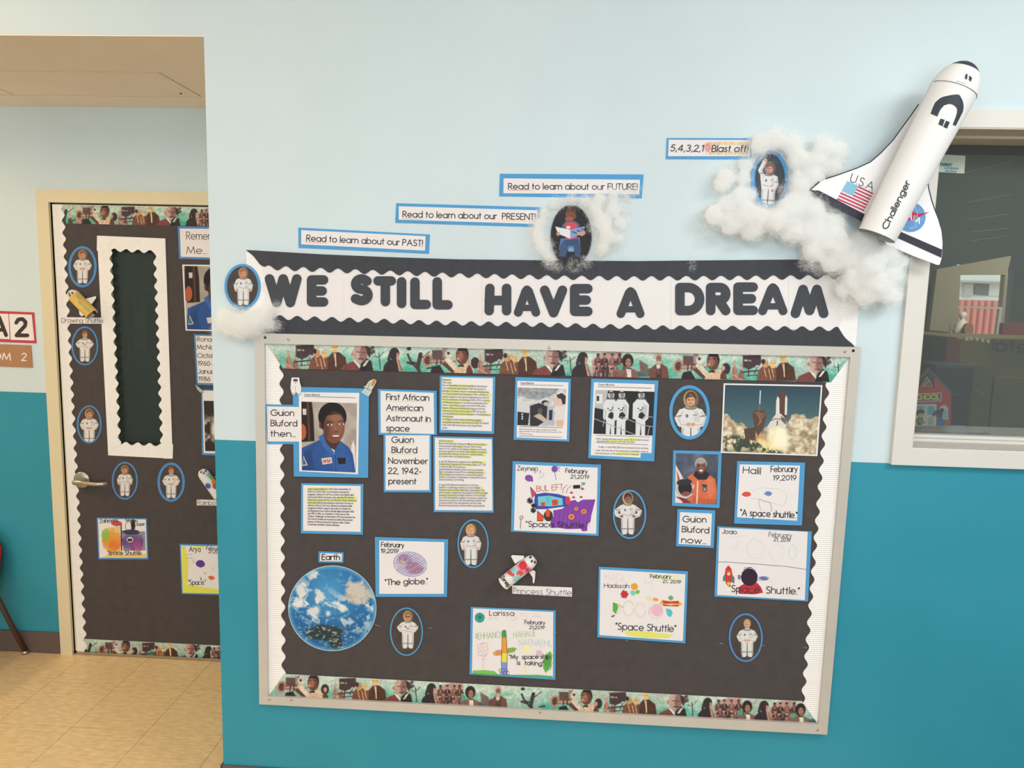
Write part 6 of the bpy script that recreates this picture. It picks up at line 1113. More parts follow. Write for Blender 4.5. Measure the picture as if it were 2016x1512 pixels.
# ------------------------------------------------------------------ cotton stuffing clouds
def ico(n=2):
    import bmesh
    bm = bmesh.new(); bmesh.ops.create_icosphere(bm, subdivisions=n, radius=1); V = np.array([v.co[:] for v in bm.verts]); Fc = np.array([[v.index for v in f.verts] for f in bm.faces]); bm.free(); return V, Fc
IV, IF = ico(3)
PUFF = bpy.data.materials.new('cotton_puff'); PUFF.use_nodes = True; nt = PUFF.node_tree; nt.nodes.remove(nt.nodes['Principled BSDF'])
vs = nt.nodes.new('ShaderNodeVolumeScatter'); vs.inputs['Color'].default_value = (1, 1, .998, 1); vs.inputs['Density'].default_value = 120
nt.links.new(vs.outputs[0], nt.nodes['Material Output'].inputs['Volume'])
S.cycles.volume_bounces = 24; S.cycles.max_bounces = 24
def cloud(label, blobs, density=1., core=.80, seed=1, thin=(), wisp=()):
    """blobs: (px, py, radius px, distance of the centre from the wall in m)"""
    rs = np.random.RandomState(seed); V = []; Fc = []; o = 0; S_ = []
    for bx, by, br, dy in blobs:
        c = un(bx, by, -dy); r = 1.1*br*(CAM_D-dy)/F_PX; d = IV/np.linalg.norm(IV, axis=1)[:, None]
        off = 0.
        for q in range(3):
            f = np.array([3., 6., 12.])[q]; off = off+(.16, .10, .05)[q]*np.sin(d@rs.randn(3)*f+rs.rand()*6)*np.cos(d@rs.randn(3)*f+rs.rand()*6)
        P = c+d*(r*core*(1+off))[:, None]*np.array([1, .85, 1]); P[:, 1] = np.minimum(P[:, 1], -.003+.002*rs.rand(len(P)))
        V.append(P); Fc.append(IF+o); o += len(P); S_.append((c, r))
    root = mesh('cotton_cloud', np.concatenate(V), np.concatenate(Fc).tolist(), PUFF, label=label, cat='cotton stuffing', kind='stuff', smooth=True)
    rm_ = root.modifiers.new('fuse', 'REMESH'); rm_.mode = 'VOXEL'; rm_.voxel_size = .005; rm_.use_smooth_shade = True
    sm = root.modifiers.new('soften', 'SMOOTH'); sm.factor = .5; sm.iterations = 12
    for nm, sc, stg in (('billow', .035, .016), ('fluff', .011, .008)):
        tx = bpy.data.textures.new(nm, 'CLOUDS'); tx.noise_scale = sc; tx.noise_depth = 3; dm_ = root.modifiers.new(nm, 'DISPLACE'); dm_.texture = tx; dm_.strength = stg; dm_.mid_level = .5; dm_.texture_coords = 'GLOBAL'
    # loose curly fibres as fine ribbons
    V = []; n_seg = 9
    allb = [(c, r, 1.) for c, r in S_]+[(un(x, y, -dy), r*(CAM_D-dy)/F_PX, k) for x, y, r, dy, k in list(thin)+list(wisp)]
    st = []
    for c, r, k in allb:
        n = int(density*k*2.2e6*r*r)+20; d = rs.randn(n, 3); d /= np.linalg.norm(d, axis=1)[:, None]
        rad = r*(.62+.42*rs.rand(n)**1.2)[:, None]; p = c+d*rad*np.array([1, .85, 1]); st.append((p, d, np.full(n, r)))
    P0 = np.concatenate([s[0] for s in st]); D0 = np.concatenate([s[1] for s in st]); R0 = np.concatenate([s[2] for s in st]); N = len(P0)
    t = np.cross(D0, rs.randn(N, 3)); t /= np.linalg.norm(t, axis=1)[:, None]+1e-9; ax = rs.randn(N, 3); ax /= np.linalg.norm(ax, axis=1)[:, None]
    step = (.0014+.0018*rs.rand(N))[:, None]; pts = [P0]; dirv = t+.25*D0
    ang = (.3+.7*rs.rand(N))[:, None]
    for i in range(n_seg):
        dirv = dirv*np.cos(ang)+np.cross(ax, dirv)*np.sin(ang)+ax*np.sum(ax*dirv, 1)[:, None]*(1-np.cos(ang))+rs.randn(N, 3)*.12; dirv /= np.linalg.norm(dirv, axis=1)[:, None]
        pts.append(pts[-1]+dirv*step)
    pts = np.stack(pts, 1); pts[..., 1] = np.minimum(pts[..., 1], -.0015)
    w = (.00005+.00004*rs.rand(N))[:, None, None]; side = rs.randn(N, 1, 3); side -= 0; side[..., 1] *= .4; side /= np.linalg.norm(side, axis=2)[..., None]
    tap = np.ones(n_seg+1); tap[0] = tap[-1] = .35
    A_ = pts+side*w*tap[None, :, None]; B_ = pts-side*w*tap[None, :, None]; VV = np.stack([A_, B_], 2).reshape(-1, 3)
    base = (np.arange(N)*(n_seg+1)*2)[:, None]; seg = (np.arange(n_seg)*2)[None]; i0 = (base+seg).ravel(); F4 = np.stack([i0, i0+1, i0+3, i0+2], 1)
    c0 = (VV.min(0)+VV.max(0))/2; me = bpy.data.meshes.new('loose_fibres'); me.vertices.add(len(VV)); me.vertices.foreach_set('co', (VV-c0).astype(np.float32).ravel())
    me.loops.add(len(F4)*4); me.loops.foreach_set('vertex_index', F4.astype(np.int32).ravel()); me.polygons.add(len(F4)); me.polygons.foreach_set('loop_start', np.arange(0, len(F4)*4, 4, dtype=np.int32)); me.update(calc_edges=True)
    me.materials.append(FLUFF); link(bpy.data.objects.new('loose_fibres', me), root, kind='stuff', centre=c0)
    return N
nf = 0
nf += cloud('small cotton cloud at the left end of the banner below the first oval', [(446, 622, 17, .03), (462, 636, 22, .035), (485, 640, 25, .04), (508, 632, 21, .04), (525, 618, 15, .03), (450, 645, 16, .03), (474, 652, 17, .03), (505, 648, 16, .03), (438, 634, 13, .03), (498, 622, 14, .035), (528, 638, 13, .03)], 1.1, seed=3,
            thin=[(545, 601, 8, .02, .35), (440, 610, 12, .02, .5), (425, 650, 10, .02, .4), (543, 640, 12, .02, .5), (530, 655, 10, .02, .4), (470, 612, 14, .03, .3)])
nf += cloud('wispy cotton ring around the black reading oval', [(1064, 440, 15, .018), (1060, 462, 17, .02), (1068, 486, 18, .022), (1080, 508, 13, .018), (1072, 420, 13, .016), (1090, 404, 11, .014), (1172, 414, 17, .022), (1186, 438, 21, .025), (1194, 464, 22, .025), (1186, 490, 17, .022), (1208, 412, 19, .02), (1222, 440, 16, .018), (1216, 472, 15, .018), (1152, 397, 13, .018), (1126, 394, 11, .016), (1180, 392, 16, .02), (1208, 386, 14, .016), (1232, 388, 10, .012), (1232, 414, 10, .012)], .8, core=.7, seed=5,
            thin=[(1050, 450, 14, .018, .3), (1088, 520, 11, .018, .4), (1130, 524, 14, .014, .3), (1154, 514, 11, .018, .4), (1244, 378, 12, .012, .35), (1255, 372, 8, .012, .3), (1100, 400, 12, .016, .4), (1100, 526, 9, .014, .3), (1166, 448, 11, .018, .4), (1225, 495, 12, .014, .25), (1050, 480, 12, .016, .3)])
nf += cloud('large billowing cotton cloud around the paper shuttle and the raised fist oval', [
    (1497, 285, 22, .03), (1525, 274, 22, .03), (1560, 286, 22, .03), (1574, 315, 22, .03), (1618, 290, 22, .03), (1648, 300, 20, .03), (1640, 328, 22, .03), (1604, 318, 24, .03), (1468, 325, 16, .025), (1430, 350, 20, .03), (1420, 366, 16, .03), (1464, 352, 14, .03),
    (1407, 424, 22, .035), (1432, 404, 20, .035), (1458, 390, 22, .04), (1440, 440, 24, .04), (1470, 424, 26, .05), (1480, 452, 24, .045), (1500, 432, 26, .05), (1530, 434, 30, .055), (1560, 412, 30, .05), (1578, 376, 26, .04), (1600, 352, 24, .035), (1568, 350, 15, .03), (1598, 414, 30, .05), (1560, 455, 26, .05), (1600, 456, 30, .05),
    (1636, 440, 26, .045), (1640, 474, 30, .055), (1604, 492, 24, .05), (1672, 500, 32, .06), (1640, 515, 24, .05), (1700, 478, 26, .05), (1712, 520, 34, .06), (1744, 500, 26, .05), (1682, 545, 28, .05), (1724, 560, 32, .055), (1756, 540, 24, .045), (1752, 582, 22, .045), (1700, 580, 24, .045), (1660, 570, 16, .04), (1770, 515, 18, .04), (1474, 385, 15, .035), (1552, 398, 10, .03)],
    .75, seed=9, thin=[(1590, 516, 16, .03, .6), (1612, 532, 14, .03, .35), (1600, 524, 12, .03, .4), (1400, 450, 16, .02, .4), (1660, 320, 15, .02, .4), (1490, 305, 14, .03, .4), (1440, 330, 14, .02, .4), (1540, 372, 8, .03, .5), (1500, 410, 14, .04, .5), (1660, 350, 20, .02, .35), (1625, 360, 22, .02, .4), (1770, 570, 16, .03, .4), (1690, 600, 16, .03, .4), (1735, 600, 16, .03, .35), (1645, 545, 16, .035, .4), (1774, 550, 14, .03, .4)],
    wisp=[(1366, 500, 7, .008, .25), (1362, 512, 7, .008, .25), (1363, 528, 6, .008, .3), (1372, 484, 6, .008, .2), (1380, 470, 8, .01, .2), (1390, 460, 9, .01, .25)])

# ------------------------------------------------------------------ the large paper shuttle
zs = lambda *p: Z(1560, 100, 3.436, *p)
WY = -.066
sh0 = empty('paper_shuttle', un(1760, 330, WY), 'large white paper space shuttle model with flag and black bands launching from stuffing', 'paper shuttle')
WHITES = mat('shuttle_white_paper', (244, 241, 242), .6, .008, 20)
wingL = zs((855, 362), (800, 440), (740, 522), (680, 605), (600, 690), (528, 752), (440, 790), (330, 830), (228, 866), (160, 905), (112, 942), (230, 1010), (470, 1155), (560, 1215), (700, 1000), (800, 700), (900, 450))
wingR = zs((1010, 690), (960, 770), (925, 830), (914, 880), (920, 930), (940, 1010), (966, 1085), (992, 1150), (1008, 1220), (1016, 1300), (1012, 1380), (1008, 1410), (996, 1447), (980, 1448), (820, 1388), (640, 1310), (600, 1250), (800, 900), (900, 700))
wl1 = slab('wing', wingL, WY, .004, WHITES, parent=sh0); wr1 = slab('wing', wingR, WY, .004, WHITES, parent=sh0)
BK = (58, 60, 68)
a = Art(WY-.0004); a.line(zs((852, 364), (800, 440), (740, 522), (680, 605), (600, 690), (528, 752), (440, 792), (330, 832), (228, 866)), 2.2, BK); a.line(zs((180, 888), (118, 942)), 3.2, BK)
a.poly(zs((118, 942), (180, 945), (490, 1105), (468, 1156), (230, 1032)), (58, 56, 66))
fl4 = zs((372, 880), (548, 962), (484, 1086), (300, 1005)); q = np.array(fl4)
FP = lambda u, v: tuple((q[0]*(1-u)+q[1]*u)*(1-v)+(q[3]*(1-u)+q[2]*u)*v)
a.poly([FP(0, 0), FP(1, 0), FP(1, 1), FP(0, 1)], (236, 222, 228))
for i in range(0, 13, 2): a.poly([FP(0, i/13), FP(1, i/13), FP(1, (i+1)/13), FP(0, (i+1)/13)], (190, 64, 88))
a.poly([FP(0, 0), FP(.42, 0), FP(.42, .54), FP(0, .54)], (120, 182, 214))
a.k += 2.7e-5
for i in range(6):
    for j in range(9): x_, y_ = FP(.03+.07*i+(.0 if j % 2 else .02), .04+.055*j); a._add(ovpts(x_, y_, .75, .75, 5), (206, 226, 238))
a.text('U.S.A', zs((388, 882))[0], zs((540, 948))[0], 16.5, 1.5, (66, 70, 80), slant=.12, up=(.22, -.975))
a.build('wing_markings', wl1)
a = Art(WY-.0004); a.line(zs((940, 800), (922, 840), (916, 880), (922, 930), (942, 1010), (968, 1085), (994, 1150)), 2.2, BK); a.line(zs((960, 1060), (985, 1125), (1002, 1190)), 1.3, BK)
ang = np.linspace(-1.5, 2.05, 26); cN = np.array(zs((800, 1125))[0]); a.poly([tuple(cN+np.array([29.5*math.cos(t), 29.5*math.sin(t)])) for t in ang]+zs((720, 1195), (800, 1055)), (104, 154, 206))
a.poly(zs((790, 1085), (860, 1102), (930, 1090), (860, 1118), (770, 1128)), (196, 48, 74)); a.poly(zs((748, 1150), (830, 1105), (930, 1090), (850, 1128), (752, 1160)), (186, 44, 70))
a.line([tuple(cN+np.array([2, -1])+np.array([23*math.cos(t)*.5-0, 23*math.sin(t)])) for t in np.linspace(-1.2, 1.9, 12)], .7, (206, 222, 240))
a.text('ASA', zs((778, 1130))[0], zs((858, 1170))[0], 11, 2., (236, 240, 246), up=(.38, -.92))
for x_, y_ in ((820, 1060), (860, 1080), (880, 1140), (800, 1200), (840, 1190), (760, 1190), (890, 1100)): a.el(*zs((x_, y_))[0], .7, .7, (226, 236, 246), n=6)
a.poly(zs((715, 1216), (1013, 1345), (1008, 1400), (692, 1258)), (60, 54, 66)); a.build('wing_markings', wr1)
q0 = np.array(zs((569, 1252))[0]); q1 = np.array(zs((1092, 262))[0])
r0, r1 = 34.5, 41.
AX0, AX1 = -.105, -.135
fS = tube_surface(q0, q1, r0, r1, AX0, AX1)
def ptube(cv, u, a):
    pass
tube_shell('fuselage', fS, sh0, 0, 1, 40, 48, -PI/2, PI/2, (243, 240, 238)); tube_shell('fuselage_back', fS, sh0, 0, 1, 8, 24, PI/2, 3*PI/2, (226, 222, 220))
ti = tube_shell('inner_wall', tube_surface(q0, q1, r0*.97, r1*.97, AX0, AX1), sh0, 0, .3, 6, 36, -PI, PI, (206, 202, 198))
dN = (q1-q0); un_ = dN/math.hypot(*dN)
q2 = q1+un_*60
dmn = lambda u: np.sqrt(np.clip(1-(np.clip(u, 0, 1)**2.3)*.985, .004, 1))
fN = tube_surface(q1, q2, r1, r1*.86, AX1, AX1-.004, dome=dmn)
fN.e1, fN.e2 = fS.e1, fS.e2
def pnose(cv, u, a):
    cv.C[u > .70] = (62, 62, 78)
    cv.st(zs((1104, 226), (1115, 207), (1160, 222), (1205, 252), (1198, 277)), 1.2, BK)
    cv.po(zs((1172, 155), (1188, 160), (1180, 196), (1164, 188)), BK); cv.po(zs((1196, 165), (1216, 182), (1208, 212), (1192, 198)), BK)
tube_shell('nose_cone', fN, sh0, 0, 1, 60, 90, -PI/2, PI/2, (243, 240, 238), pnose); tube_shell('nose_back', fN, sh0, 0, 1, 10, 24, PI/2, 3*PI/2, (232, 228, 226))
nrm = np.array([un_[1], -un_[0]])*-1.
def on_tube(X, Yp, K): return fS.hit(X, Yp, .0006+K)
a = Art(0, fn=on_tube)
a.text('Challenger', zs((640, 1210))[0], zs((797, 893))[0], 11.4, 2.3, (60, 58, 62), up=(-.9, -.44), track=.19)
a.build('lettering', sh0); a = Art(0, fn=on_tube)
def arch(p, q_, w):
    a.line(p, w, BK)
ot = zs((935, 425), (945, 395), (965, 350), (1005, 315), (1065, 300), (1128, 293), (1150, 330), (1160, 370), (1155, 410), (1130, 460), (1105, 508)); it = zs((1085, 500), (1105, 450), (1116, 410), (1112, 385), (1085, 363), (1060, 359), (1025, 370), (1000, 400), (980, 445))
a.k += 2.7e-5
O, _ = resample(ot, 25); I_, _ = resample(it[::-1], 25)
for i in range(24):
    for j in range(6): m_ = lambda p, q, t: p+(q-p)*t; a._add([m_(O[i], I_[i], j/6), m_(O[i+1], I_[i+1], j/6), m_(O[i+1], I_[i+1], (j+1)/6), m_(O[i], I_[i], (j+1)/6)], (62, 68, 76))
a.poly(zs((1002, 458), (1031, 467), (1016, 511), (986, 497)), BK); a.poly(zs((1040, 472), (1066, 483), (1046, 527), (1020, 514)), BK)
a.build('fuselage_markings', sh0)
tt = np.linspace(-1.45, 1.45, 24); px_, py_, P_ = fS(np.full(24, .99), tt); P_ = P_+(np.sin(tt)[:, None]*fS.e1+np.cos(tt)[:, None]*fS.e2)*.0004; tube('collar_line', P_, .0008, mat('ink_line', (70, 66, 72), .8), 5, parent=sh0)

# ------------------------------------------------------------------ everything fixed on the door
D1 = DY-.0016
dp = [(111, 403), (440, 409), (452, 1304), (158, 1290)]
cD = px_of
slab('door_paper', [px_of((dx0+.012, D1, dz1-.008)), px_of((dx1-.002, D1, dz1-.008)), px_of((dx1-.002, D1, dt+.01)), px_of((dx0+.012, D1, dt+.01))], D1, .0014, BLACKP, label='black paper panel covering the door above its glass slot', cat='paper panel', group='black paper on the door')
for (xa, xb, za, zb), lb in (((dx0+.012, dl-.004, dt+.01, dz0+.03), 'black paper panel covering the door left of its glass slot'), ((dr+.004, dx1-.002, dt+.01, dz0+.03), 'black paper panel covering the door right of its glass slot'), ((dl-.004, dr+.004, db-.01, dz0+.03), 'black paper panel covering the door below its glass slot')):
    slab('door_paper', [px_of((xa, D1, za)), px_of((xb, D1, za)), px_of((xb, D1, zb)), px_of((xa, D1, zb))], D1, .0014, BLACKP, label=lb, cat='paper panel', group='black paper on the door')
D2 = D1-.0012
corr('scalloped_border', [(103, 402), (152, 1289)], [(123, 402), (169, 1290)], D2, WHITEC, amp=3, period=23.6, phase=.1, pitch=2.9, depth=.0009, label='white corrugated scalloped strip down the left side of the door', cat='border strip', group='corrugated border strips')
hx0, hx1 = wx(118, 405, D2), dx1-.004
def dstrip(y0a, y0b, seq, label):
    z0, z1 = wz(130, y0a, D2+.0004), wz(130, y0b, D2+.0004); x0 = wx(119 if y0a < 600 else 160, y0a, D2)
    strip('picture_border', [px_of((x0, D2+.0004, z0)), px_of((hx1, D2+.0004, z0)), px_of((hx1, D2+.0004, z1)), px_of((x0+.006, D2+.0004, z1))], D2+.0004, seq, 1.2, label)
dstrip(403.5, 440, [('dancers', 130), ('ladies', 150), ('trumpet', 196), ('ladies', 232), ('house', 252), ('duo', 287), ('head', 334), ('woman', 381), ('crowd', 412)], 'printed strip of sepia figures along the top of the door')
dstrip(1256, 1290, [('dancers', 178), ('ladies', 200), ('trumpet', 238), ('ladies', 272), ('house', 292), ('duo', 325), ('head', 372), ('woman', 410), ('crowd', 436)], 'printed strip of sepia figures along the bottom of the door')
# scalloped frame round the glass slot: four strips
wo = [(191, 463.9), (325.4, 469.5), (340, 903), (213, 896.5)]; wi = [(218, 492), (304, 496), (318.5, 876), (235.5, 873)]
D3 = D1-.0014
def wstrip(i, j, mi, lb, ph=0.):
    So = [wo[i], wo[j]]; a_, b_ = np.array(wo[i], float), np.array(wo[j], float); d = (b_-a_)/math.hypot(*(b_-a_)); A2 = np.array(wi[i], float); B2 = np.array(wi[j], float)
    pa = A2-d*((A2-a_)@d); pb = B2-d*((B2-b_)@d); corr('scalloped_border', So, [tuple(pa), tuple(pb)], D3-(.0008 if i % 2 else 0), WHITEC, amp=3, period=23.4, phase=ph, pitch=2.9, depth=.0008, mit=mi, label=lb, cat='border strip', group='corrugated border strips')
wstrip(0, 1, (0, 0), 'white corrugated scalloped strip above the glass slot of the door'); wstrip(1, 2, (24, 0), 'white corrugated scalloped strip right of the glass slot of the door'); wstrip(2, 3, (0, 0), 'white corrugated scalloped strip below the glass slot of the door'); wstrip(3, 0, (20, 2), 'white corrugated scalloped strip left of the glass slot of the door')
D4 = D1-.0016
CO = {}
for cx_, cy_, rx_, ry_, lb, pose, hd in ((162.4, 525.3, 28, 40.7, 'oval photo of a child on the door, the topmost one', 'clasp', (206, 156, 90)), (167, 681, 26.4, 38.4, 'oval photo of a child on the door below the yellow tube shuttle', 'cross', None), (175.6, 835.6, 24.4, 37.5, 'oval photo of a child on the door above the lever handle', 'clasp', (206, 160, 96)), (245.8, 946.5, 25.6, 37.2, 'oval photo of a child on the door right of the lever handle', 'down', (190, 150, 90)), (336.9, 949.4, 27, 38.8, 'oval photo of a child on the door under the right corner of the slot', 'clasp', None)):
    rr = 5 if cy_ in (525.3, 949.4) else 3.2
    oval(cx_, cy_, rx_, ry_, rr, lb, Y=D4, m=BLUED, painter=lambda cv: kid(cv, cx_, cy_-ry_*.84, ry_*(1.9 if cy_ == 835.6 else 1.72), (206, 150, 120), (130, 90, 62), hd, pose), t=.0016)
c = slab('name_label', zd((532, 1176), (908, 1180), (908, 1234), (532, 1232)), D4-.0024, .003, WHITEP, label='narrow white name label under the yellow tube shuttle', cat='name label'); a = Art(D4-.0027); a.text('Drawing Shuttle', *zd((540, 1222), (900, 1226)), 8.6, .95, (120, 104, 92)); a.build('lettering', c)
c = slab('name_label', zr((1722, 1350), (1990, 1356), (1990, 1404), (1722, 1400)), D4, .0015, WHITEP, label='narrow white name label under the multicoloured tube shuttle', cat='name label'); a = Art(D4-.0003); a.text('Rainbow Shuttle', *zr((1730, 1394), (2100, 1402)), 8.6, .95, (110, 96, 86)); a.build('lettering', c)
def dcard(name, c4, lb, cat='sign', m=None, d=3): k = slab(name, c4, D4, .0015, m or BLUED, label=lb, cat=cat); return k
c = dcard('caption_card', [(350, 445.5), (452, 447), (454, 512), (352.4, 509.5)], 'blue edged caption card at the upper right of the door, cut off by the wall'); paper(c, [(354, 450), (448, 451), (450, 508), (356, 505.5)], D4); a = Art(D4-.0010); a.text('Remember', (367, 471), (447, 472), 14.5, 1.3, (64, 54, 48)); a.text('Me...', (367.5, 499), (407, 499.5), 13.5, 1.3, (64, 54, 48)); a.build('lettering', c)
c = slab('portrait_print', [(358.7, 520.8), (464, 522), (472, 653), (365.4, 650.8)], D4, .0015, WHITEP, label='photo print of a smiling man in blue on the door, half hidden by the corner', cat='photo print')
zq = lambda *p: [(361.5+(x-470)*.1905*.98, 523.5+(y-658)*.181) for x, y in p]
cv = Cv([(361.5, 523.5), (461, 525), (469, 650.5), (368, 648.3)], 1.8); man_photo(cv, lambda *p: [(x_+8, y_) for x_, y_ in zq(*p)]); cv.build('photo', c, D4-.0004)
c = dcard('caption_card', [(381.6, 658), (462, 660), (466, 760), (387.2, 757.6)], 'blue edged caption card on the door under the half hidden portrait'); paper(c, [(385.2, 661), (458, 663), (461, 756), (390, 753.5)], D4); a = Art(D4-.0010)
for t_, x0, x1, y in (('Ronald', 388, 426, 672), ('McNair', 388, 427, 687.5), ('October 21,', 389, 449, 704.2), ('1960-', 390, 417, 719.5), ('January 28,', 390, 451, 735.3), ('1986', 391, 413.5, 750)): a.text(t_, (x0, y), (x1, y+.4), 8.6, 1.15, (70, 58, 50))
a.build('lettering', c)
c = dcard('photo_page', [(396.2, 766.6), (470, 768), (472, 898), (397.4, 895.9)], 'blue backed page with a dark launch photo on the door by the corner', 'photo print'); paper(c, [(398.5, 769), (466, 770.5), (468, 894), (401, 892)], D4)
cv = Cv([(401, 789), (462, 790), (463, 889), (404, 888)], 1.6, (52, 46, 44)); n = fbm(cv.X*.09, cv.Y*.09, 4); cv.fill(np.clip((n-.45)*5, 0, 1)*np.clip((cv.Y-812)/22, 0, 1)*np.clip((875-cv.Y)/12, 0, 1), (206, 188, 166)); cv.el(424, 845, 8, 20, (236, 222, 206), 0, 8); cv.st([(427, 800), (427, 830)], 2, (206, 196, 184)); cv.build('photo', c, D4-.0009)
slab('paper_curl', [(384, 757), (391, 762), (398, 768), (400, 772), (394, 773), (388, 766)], D4-.006, .004, mat('silver_foil', (190, 186, 180), .3, .1, 80, metal=.5), label='crumpled silver foil bit on the door between two blue cards', cat='paper scrap')
def z40(*p): return Z(0, 980, 4.447, *p)
c = slab('drawing_sheet', z40((845, 173), (1285, 180), (1300, 540), (862, 540)), D4, .0015, BLUED, label='orange and purple scribbled child drawing low on the door', cat='drawing'); paper(c, z40((858, 184), (1276, 190), (1286, 526), (872, 526)), D4); a = Art(D4-.0010)
a.poly(z40((900, 300), (950, 260), (1050, 250), (1058, 500), (940, 470), (890, 380)), (232, 200, 130)); a.scrib(*z40((980, 380))[0], 19, 25, (236, 150, 60), 1.3, 34, 1.5, 11); a.scrib(*z40((925, 330))[0], 8, 15, (150, 190, 80), 1.2, 16, 1.4, 12); a.scrib(*z40((1000, 420))[0], 12, 11, (232, 120, 50), 1.4, 14, 1.2, 13)
a.scrib(*z40((1020, 225))[0], 11, 5, (206, 76, 80), 1.6, 14, .3, 14); a.poly(z40((1065, 290), (1270, 295), (1275, 460), (1080, 465)), (150, 140, 160)); a.scrib(*z40((1160, 380))[0], 22, 18, (96, 70, 140), 1.3, 34, 1.5, 15); a.scrib(*z40((1200, 420))[0], 12, 14, (176, 70, 130), 1., 16, 1.3, 16); a.scrib(*z40((1150, 300))[0], 18, 5, (60, 60, 90), 1.2, 18, .3, 17)
a.line(z40((1060, 240), (1065, 460)), 2.4, (70, 50, 70)); a.scrib(*z40((1165, 235))[0], 4.5, 11, (44, 44, 50), 1.6, 16, .5, 18); a.line([tuple(p) for p in ovpts(*z40((1125, 250))[0], 6, 10, 14)], 1, (80, 90, 90)); a.poly(z40((950, 500), (1280, 490), (1280, 522), (890, 524)), (236, 206, 120))
a.text('Zahmere', *z40((876, 222), (1032, 212)), 7.5, 1.1, (70, 60, 56), jit=.4); a.text('February', *z40((1098, 206), (1205, 214)), 5.5, .9, (70, 60, 56), jit=.3); a.text('21,2019', *z40((1195, 244), (1262, 246)), 4.6, .9, (70, 60, 56), jit=.3); a.text('Space Shuttle.', *z40((945, 498), (1240, 502)), 8, 1.3, (96, 60, 50), jit=.4); a.build('drawing', c)
s_ = slab('foam_sticker', ovpts(*z40((1137, 368))[0], 6.4, 5.2, 20), D4-.0025, .0014, WHITEP, label='white foam helmet sticker on the orange and purple drawing', cat='sticker'); a = Art(D4-.0028); a.poly(z40((1116, 358), (1158, 357), (1158, 382), (1116, 383)), (70, 52, 44)); a.build('visor', s_)
c = slab('drawing_sheet', z40((1573, 403), (2010, 412), (2020, 855), (1590, 843)), D4, .0015, BLUED, label='yellow edged child drawing low on the door by the wall corner', cat='drawing'); paper(c, z40((1584, 418), (2000, 426), (2010, 842), (1600, 832)), D4); a = Art(D4-.0010)
a.poly(z40((1590, 425), (1620, 425), (1650, 560), (1640, 760), (1760, 780), (1900, 800), (2005, 800), (2008, 840), (1602, 830)), (232, 228, 90)); a.poly(z40((1680, 422), (1790, 424), (1780, 440), (1700, 445)), (234, 230, 110)); a.scrib(*z40((1755, 578))[0], 9, 7, (98, 60, 160), 1.8, 18, .9, 21)
a.poly(z40((1820, 690), (1850, 680), (1885, 700), (1860, 722), (1835, 715)), (226, 110, 70)); a.poly(z40((1750, 685), (1770, 715), (1758, 725)), (110, 150, 80)); a.text('Arya', *z40((1656, 470), (1752, 474)), 9.5, 1.2, (74, 62, 56), jit=.3); a.text('February', *z40((1806, 455), (1950, 460)), 6.5, 1., (74, 62, 56), jit=.2); a.text('21,2019', *z40((1828, 484), (1945, 488)), 5.4, 1., (74, 62, 56), jit=.2); a.text('"Space."', *z40((1650, 762), (1800, 762)), 9.5, 1.2, (74, 62, 56), jit=.3)
for p in (((1600, 430), (1612, 445)), ((1625, 500), (1680, 495)), ((1630, 525), (1690, 530)), ((1680, 545), (1705, 560), (1690, 575)), ((1780, 650), (1795, 670), (1810, 650)), ((1855, 610), (1858, 630))): a.line(z40(*p), .8, (170, 170, 130))
a.build('drawing', c)

# ------------------------------------------------------------------ room sign on the far wall
FW = FY-.002
rc1 = slab('letter_card', [(20.5, 613), (67, 615), (71.5, 676), (23, 674)], FW, .002, mat('red_card', (196, 66, 78), .7, .02), label='red edged card with a big black numeral 2 left of the door frame', cat='sign card')
slab('paper_sheet', [(18, 618), (62.5, 619.5), (67.5, 670.5), (21, 669)], FW-.0007, .0006, WHITEP, parent=rc1)
def bubtext(parent, strokes, x0, x1, y0, y1, w, Y):
    a = Art(Y); 
    for st in strokes: a.line([(x0+u*(x1-x0), y1-v*(y1-y0)) for u, v in st], w, (62, 54, 50))
    a.build('lettering', parent)
bubtext(rc1, [[(.08, .78), (.25, .97), (.6, 1), (.85, .82), (.8, .6), (.4, .3), (.1, .05), (1, .05)]], 30, 54, 628, 662, 7.6, FW-.0009)
rc2 = slab('letter_card', [(-27, 611), (20.2, 613), (22.7, 674), (-24, 672)], FW, .002, MATS['red_card'], label='red edged card with a black letter A at the left edge of the view', cat='sign card')
slab('paper_sheet', [(-22, 617), (16.5, 618), (19, 668), (-20, 666)], FW-.0007, .0006, WHITEP, parent=rc2)
bubtext(rc2, [[(0, 0), (.5, 1), (1, 0)], [(.2, .3), (.8, .3)]], -16, 12, 624, 660, 7.6, FW-.0009)
pq_ = slab('room_plaque', [(-150, 672), (61, 680), (64, 724), (-148, 716)], FW-.001, .003, mat('tan_plaque', (176, 128, 92), .5, .03, 8), label='tan ROOM 2 plaque on the wall left of the door', cat='plaque'); a = Art(FW-.0013)
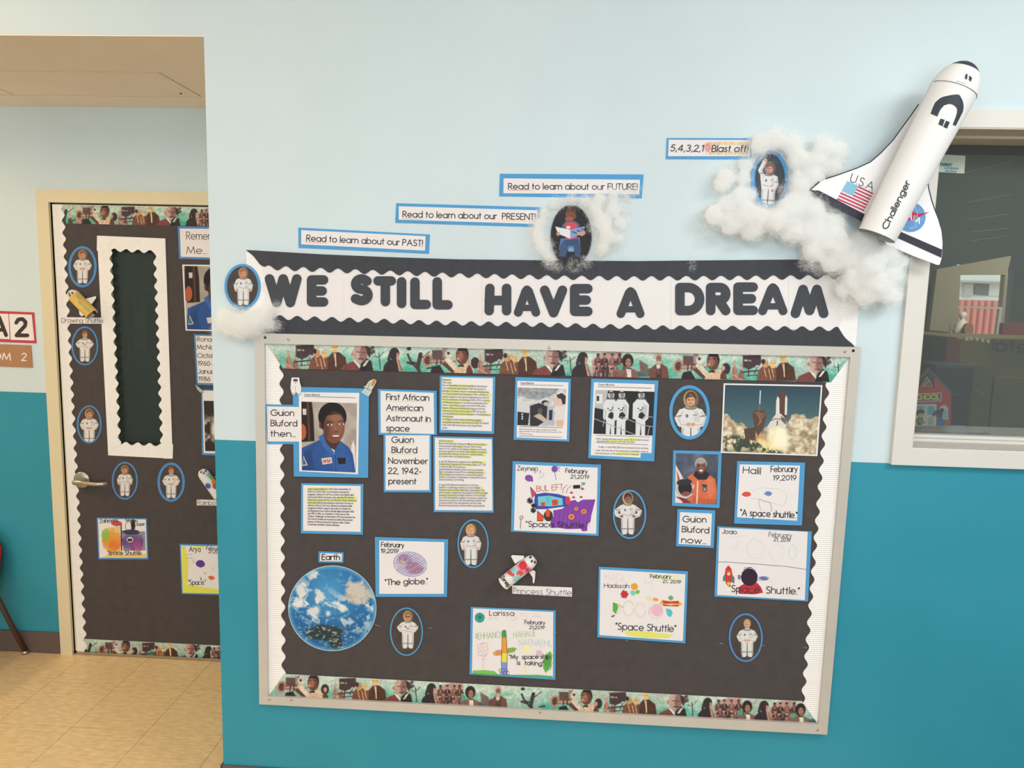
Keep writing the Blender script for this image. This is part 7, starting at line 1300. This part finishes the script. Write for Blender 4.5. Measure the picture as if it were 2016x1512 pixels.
a.text('ROOM', (-52, 704.5), (20.5, 709), 13, 2.6, (232, 222, 210)); a.text('2', (42.5, 709.8), (51.5, 710), 14.5, 2.4, (232, 222, 210)); a.build('lettering', pq_)

# ------------------------------------------------------------------ red chair at the left edge
pf = on_floor(50, 1287); ch = empty('child_chair', (pf[0]-.2, pf[1]-.05, 0), 'red plastic child chair with dark metal legs at the left edge', 'chair')
ty = pf[1]; top_ = un(-4, 1168, ty-.05)
def leg(x0, y0, x1, y1, z1=.33):
    l = tube('leg', [(x0, y0, .012), (x0+(x1-x0)*.5, y0+(y1-y0)*.5, z1*.5), (x1, y1, z1)], .0115, BROWNM, 12, parent=ch); tube('leg_glide', [(x0, y0, 0), (x0, y0, .016)], .0145, STEEL, 12, parent=l)
leg(pf[0], ty, top_[0]-.03, ty-.06, top_[2]+.06); leg(pf[0]-.42, ty, pf[0]-.36, ty-.06); leg(pf[0], ty-.42, pf[0]-.1, ty-.33); leg(pf[0]-.42, ty-.42, pf[0]-.36, ty-.33)
rx = float(un(6, 1080, ty-.03)[0]); V = []; Fc = []; nu, nv = 16, 22; X0, X1 = rx-.38, rx
for j in range(nv+1):
    t_ = j/nv
    for i in range(nu+1):
        s_ = i/nu*2-1; wv = .17+.02*math.sin(t_*PI)
        if t_ < .5: yy = ty-.42+.36*(t_/.5); zz_ = .335-.012*math.cos(s_*1.4)+.01*math.sin(t_*PI)+.03*abs(s_)**3
        else: q_ = (t_-.5)/.5; yy = ty-.06+.05*math.sin(q_*1.4)-.03*abs(s_)**2; zz_ = .335+.27*q_
        k_ = 1-.35*max(0, (t_-.85)/.15)**2-.2*max(0, (.1-t_)/.1)**2
        V.append(((X0+X1)/2+s_*(X1-X0)/2*k_, yy, zz_))
for j in range(nv):
    for i in range(nu): b_ = j*(nu+1)+i; Fc.append([b_, b_+1, b_+nu+2, b_+nu+1])
so = mesh('seat_shell', V, Fc, REDP, parent=ch, smooth=True); md = so.modifiers.new('thickness', 'SOLIDIFY'); md.thickness = .007
print('fibres', nf)
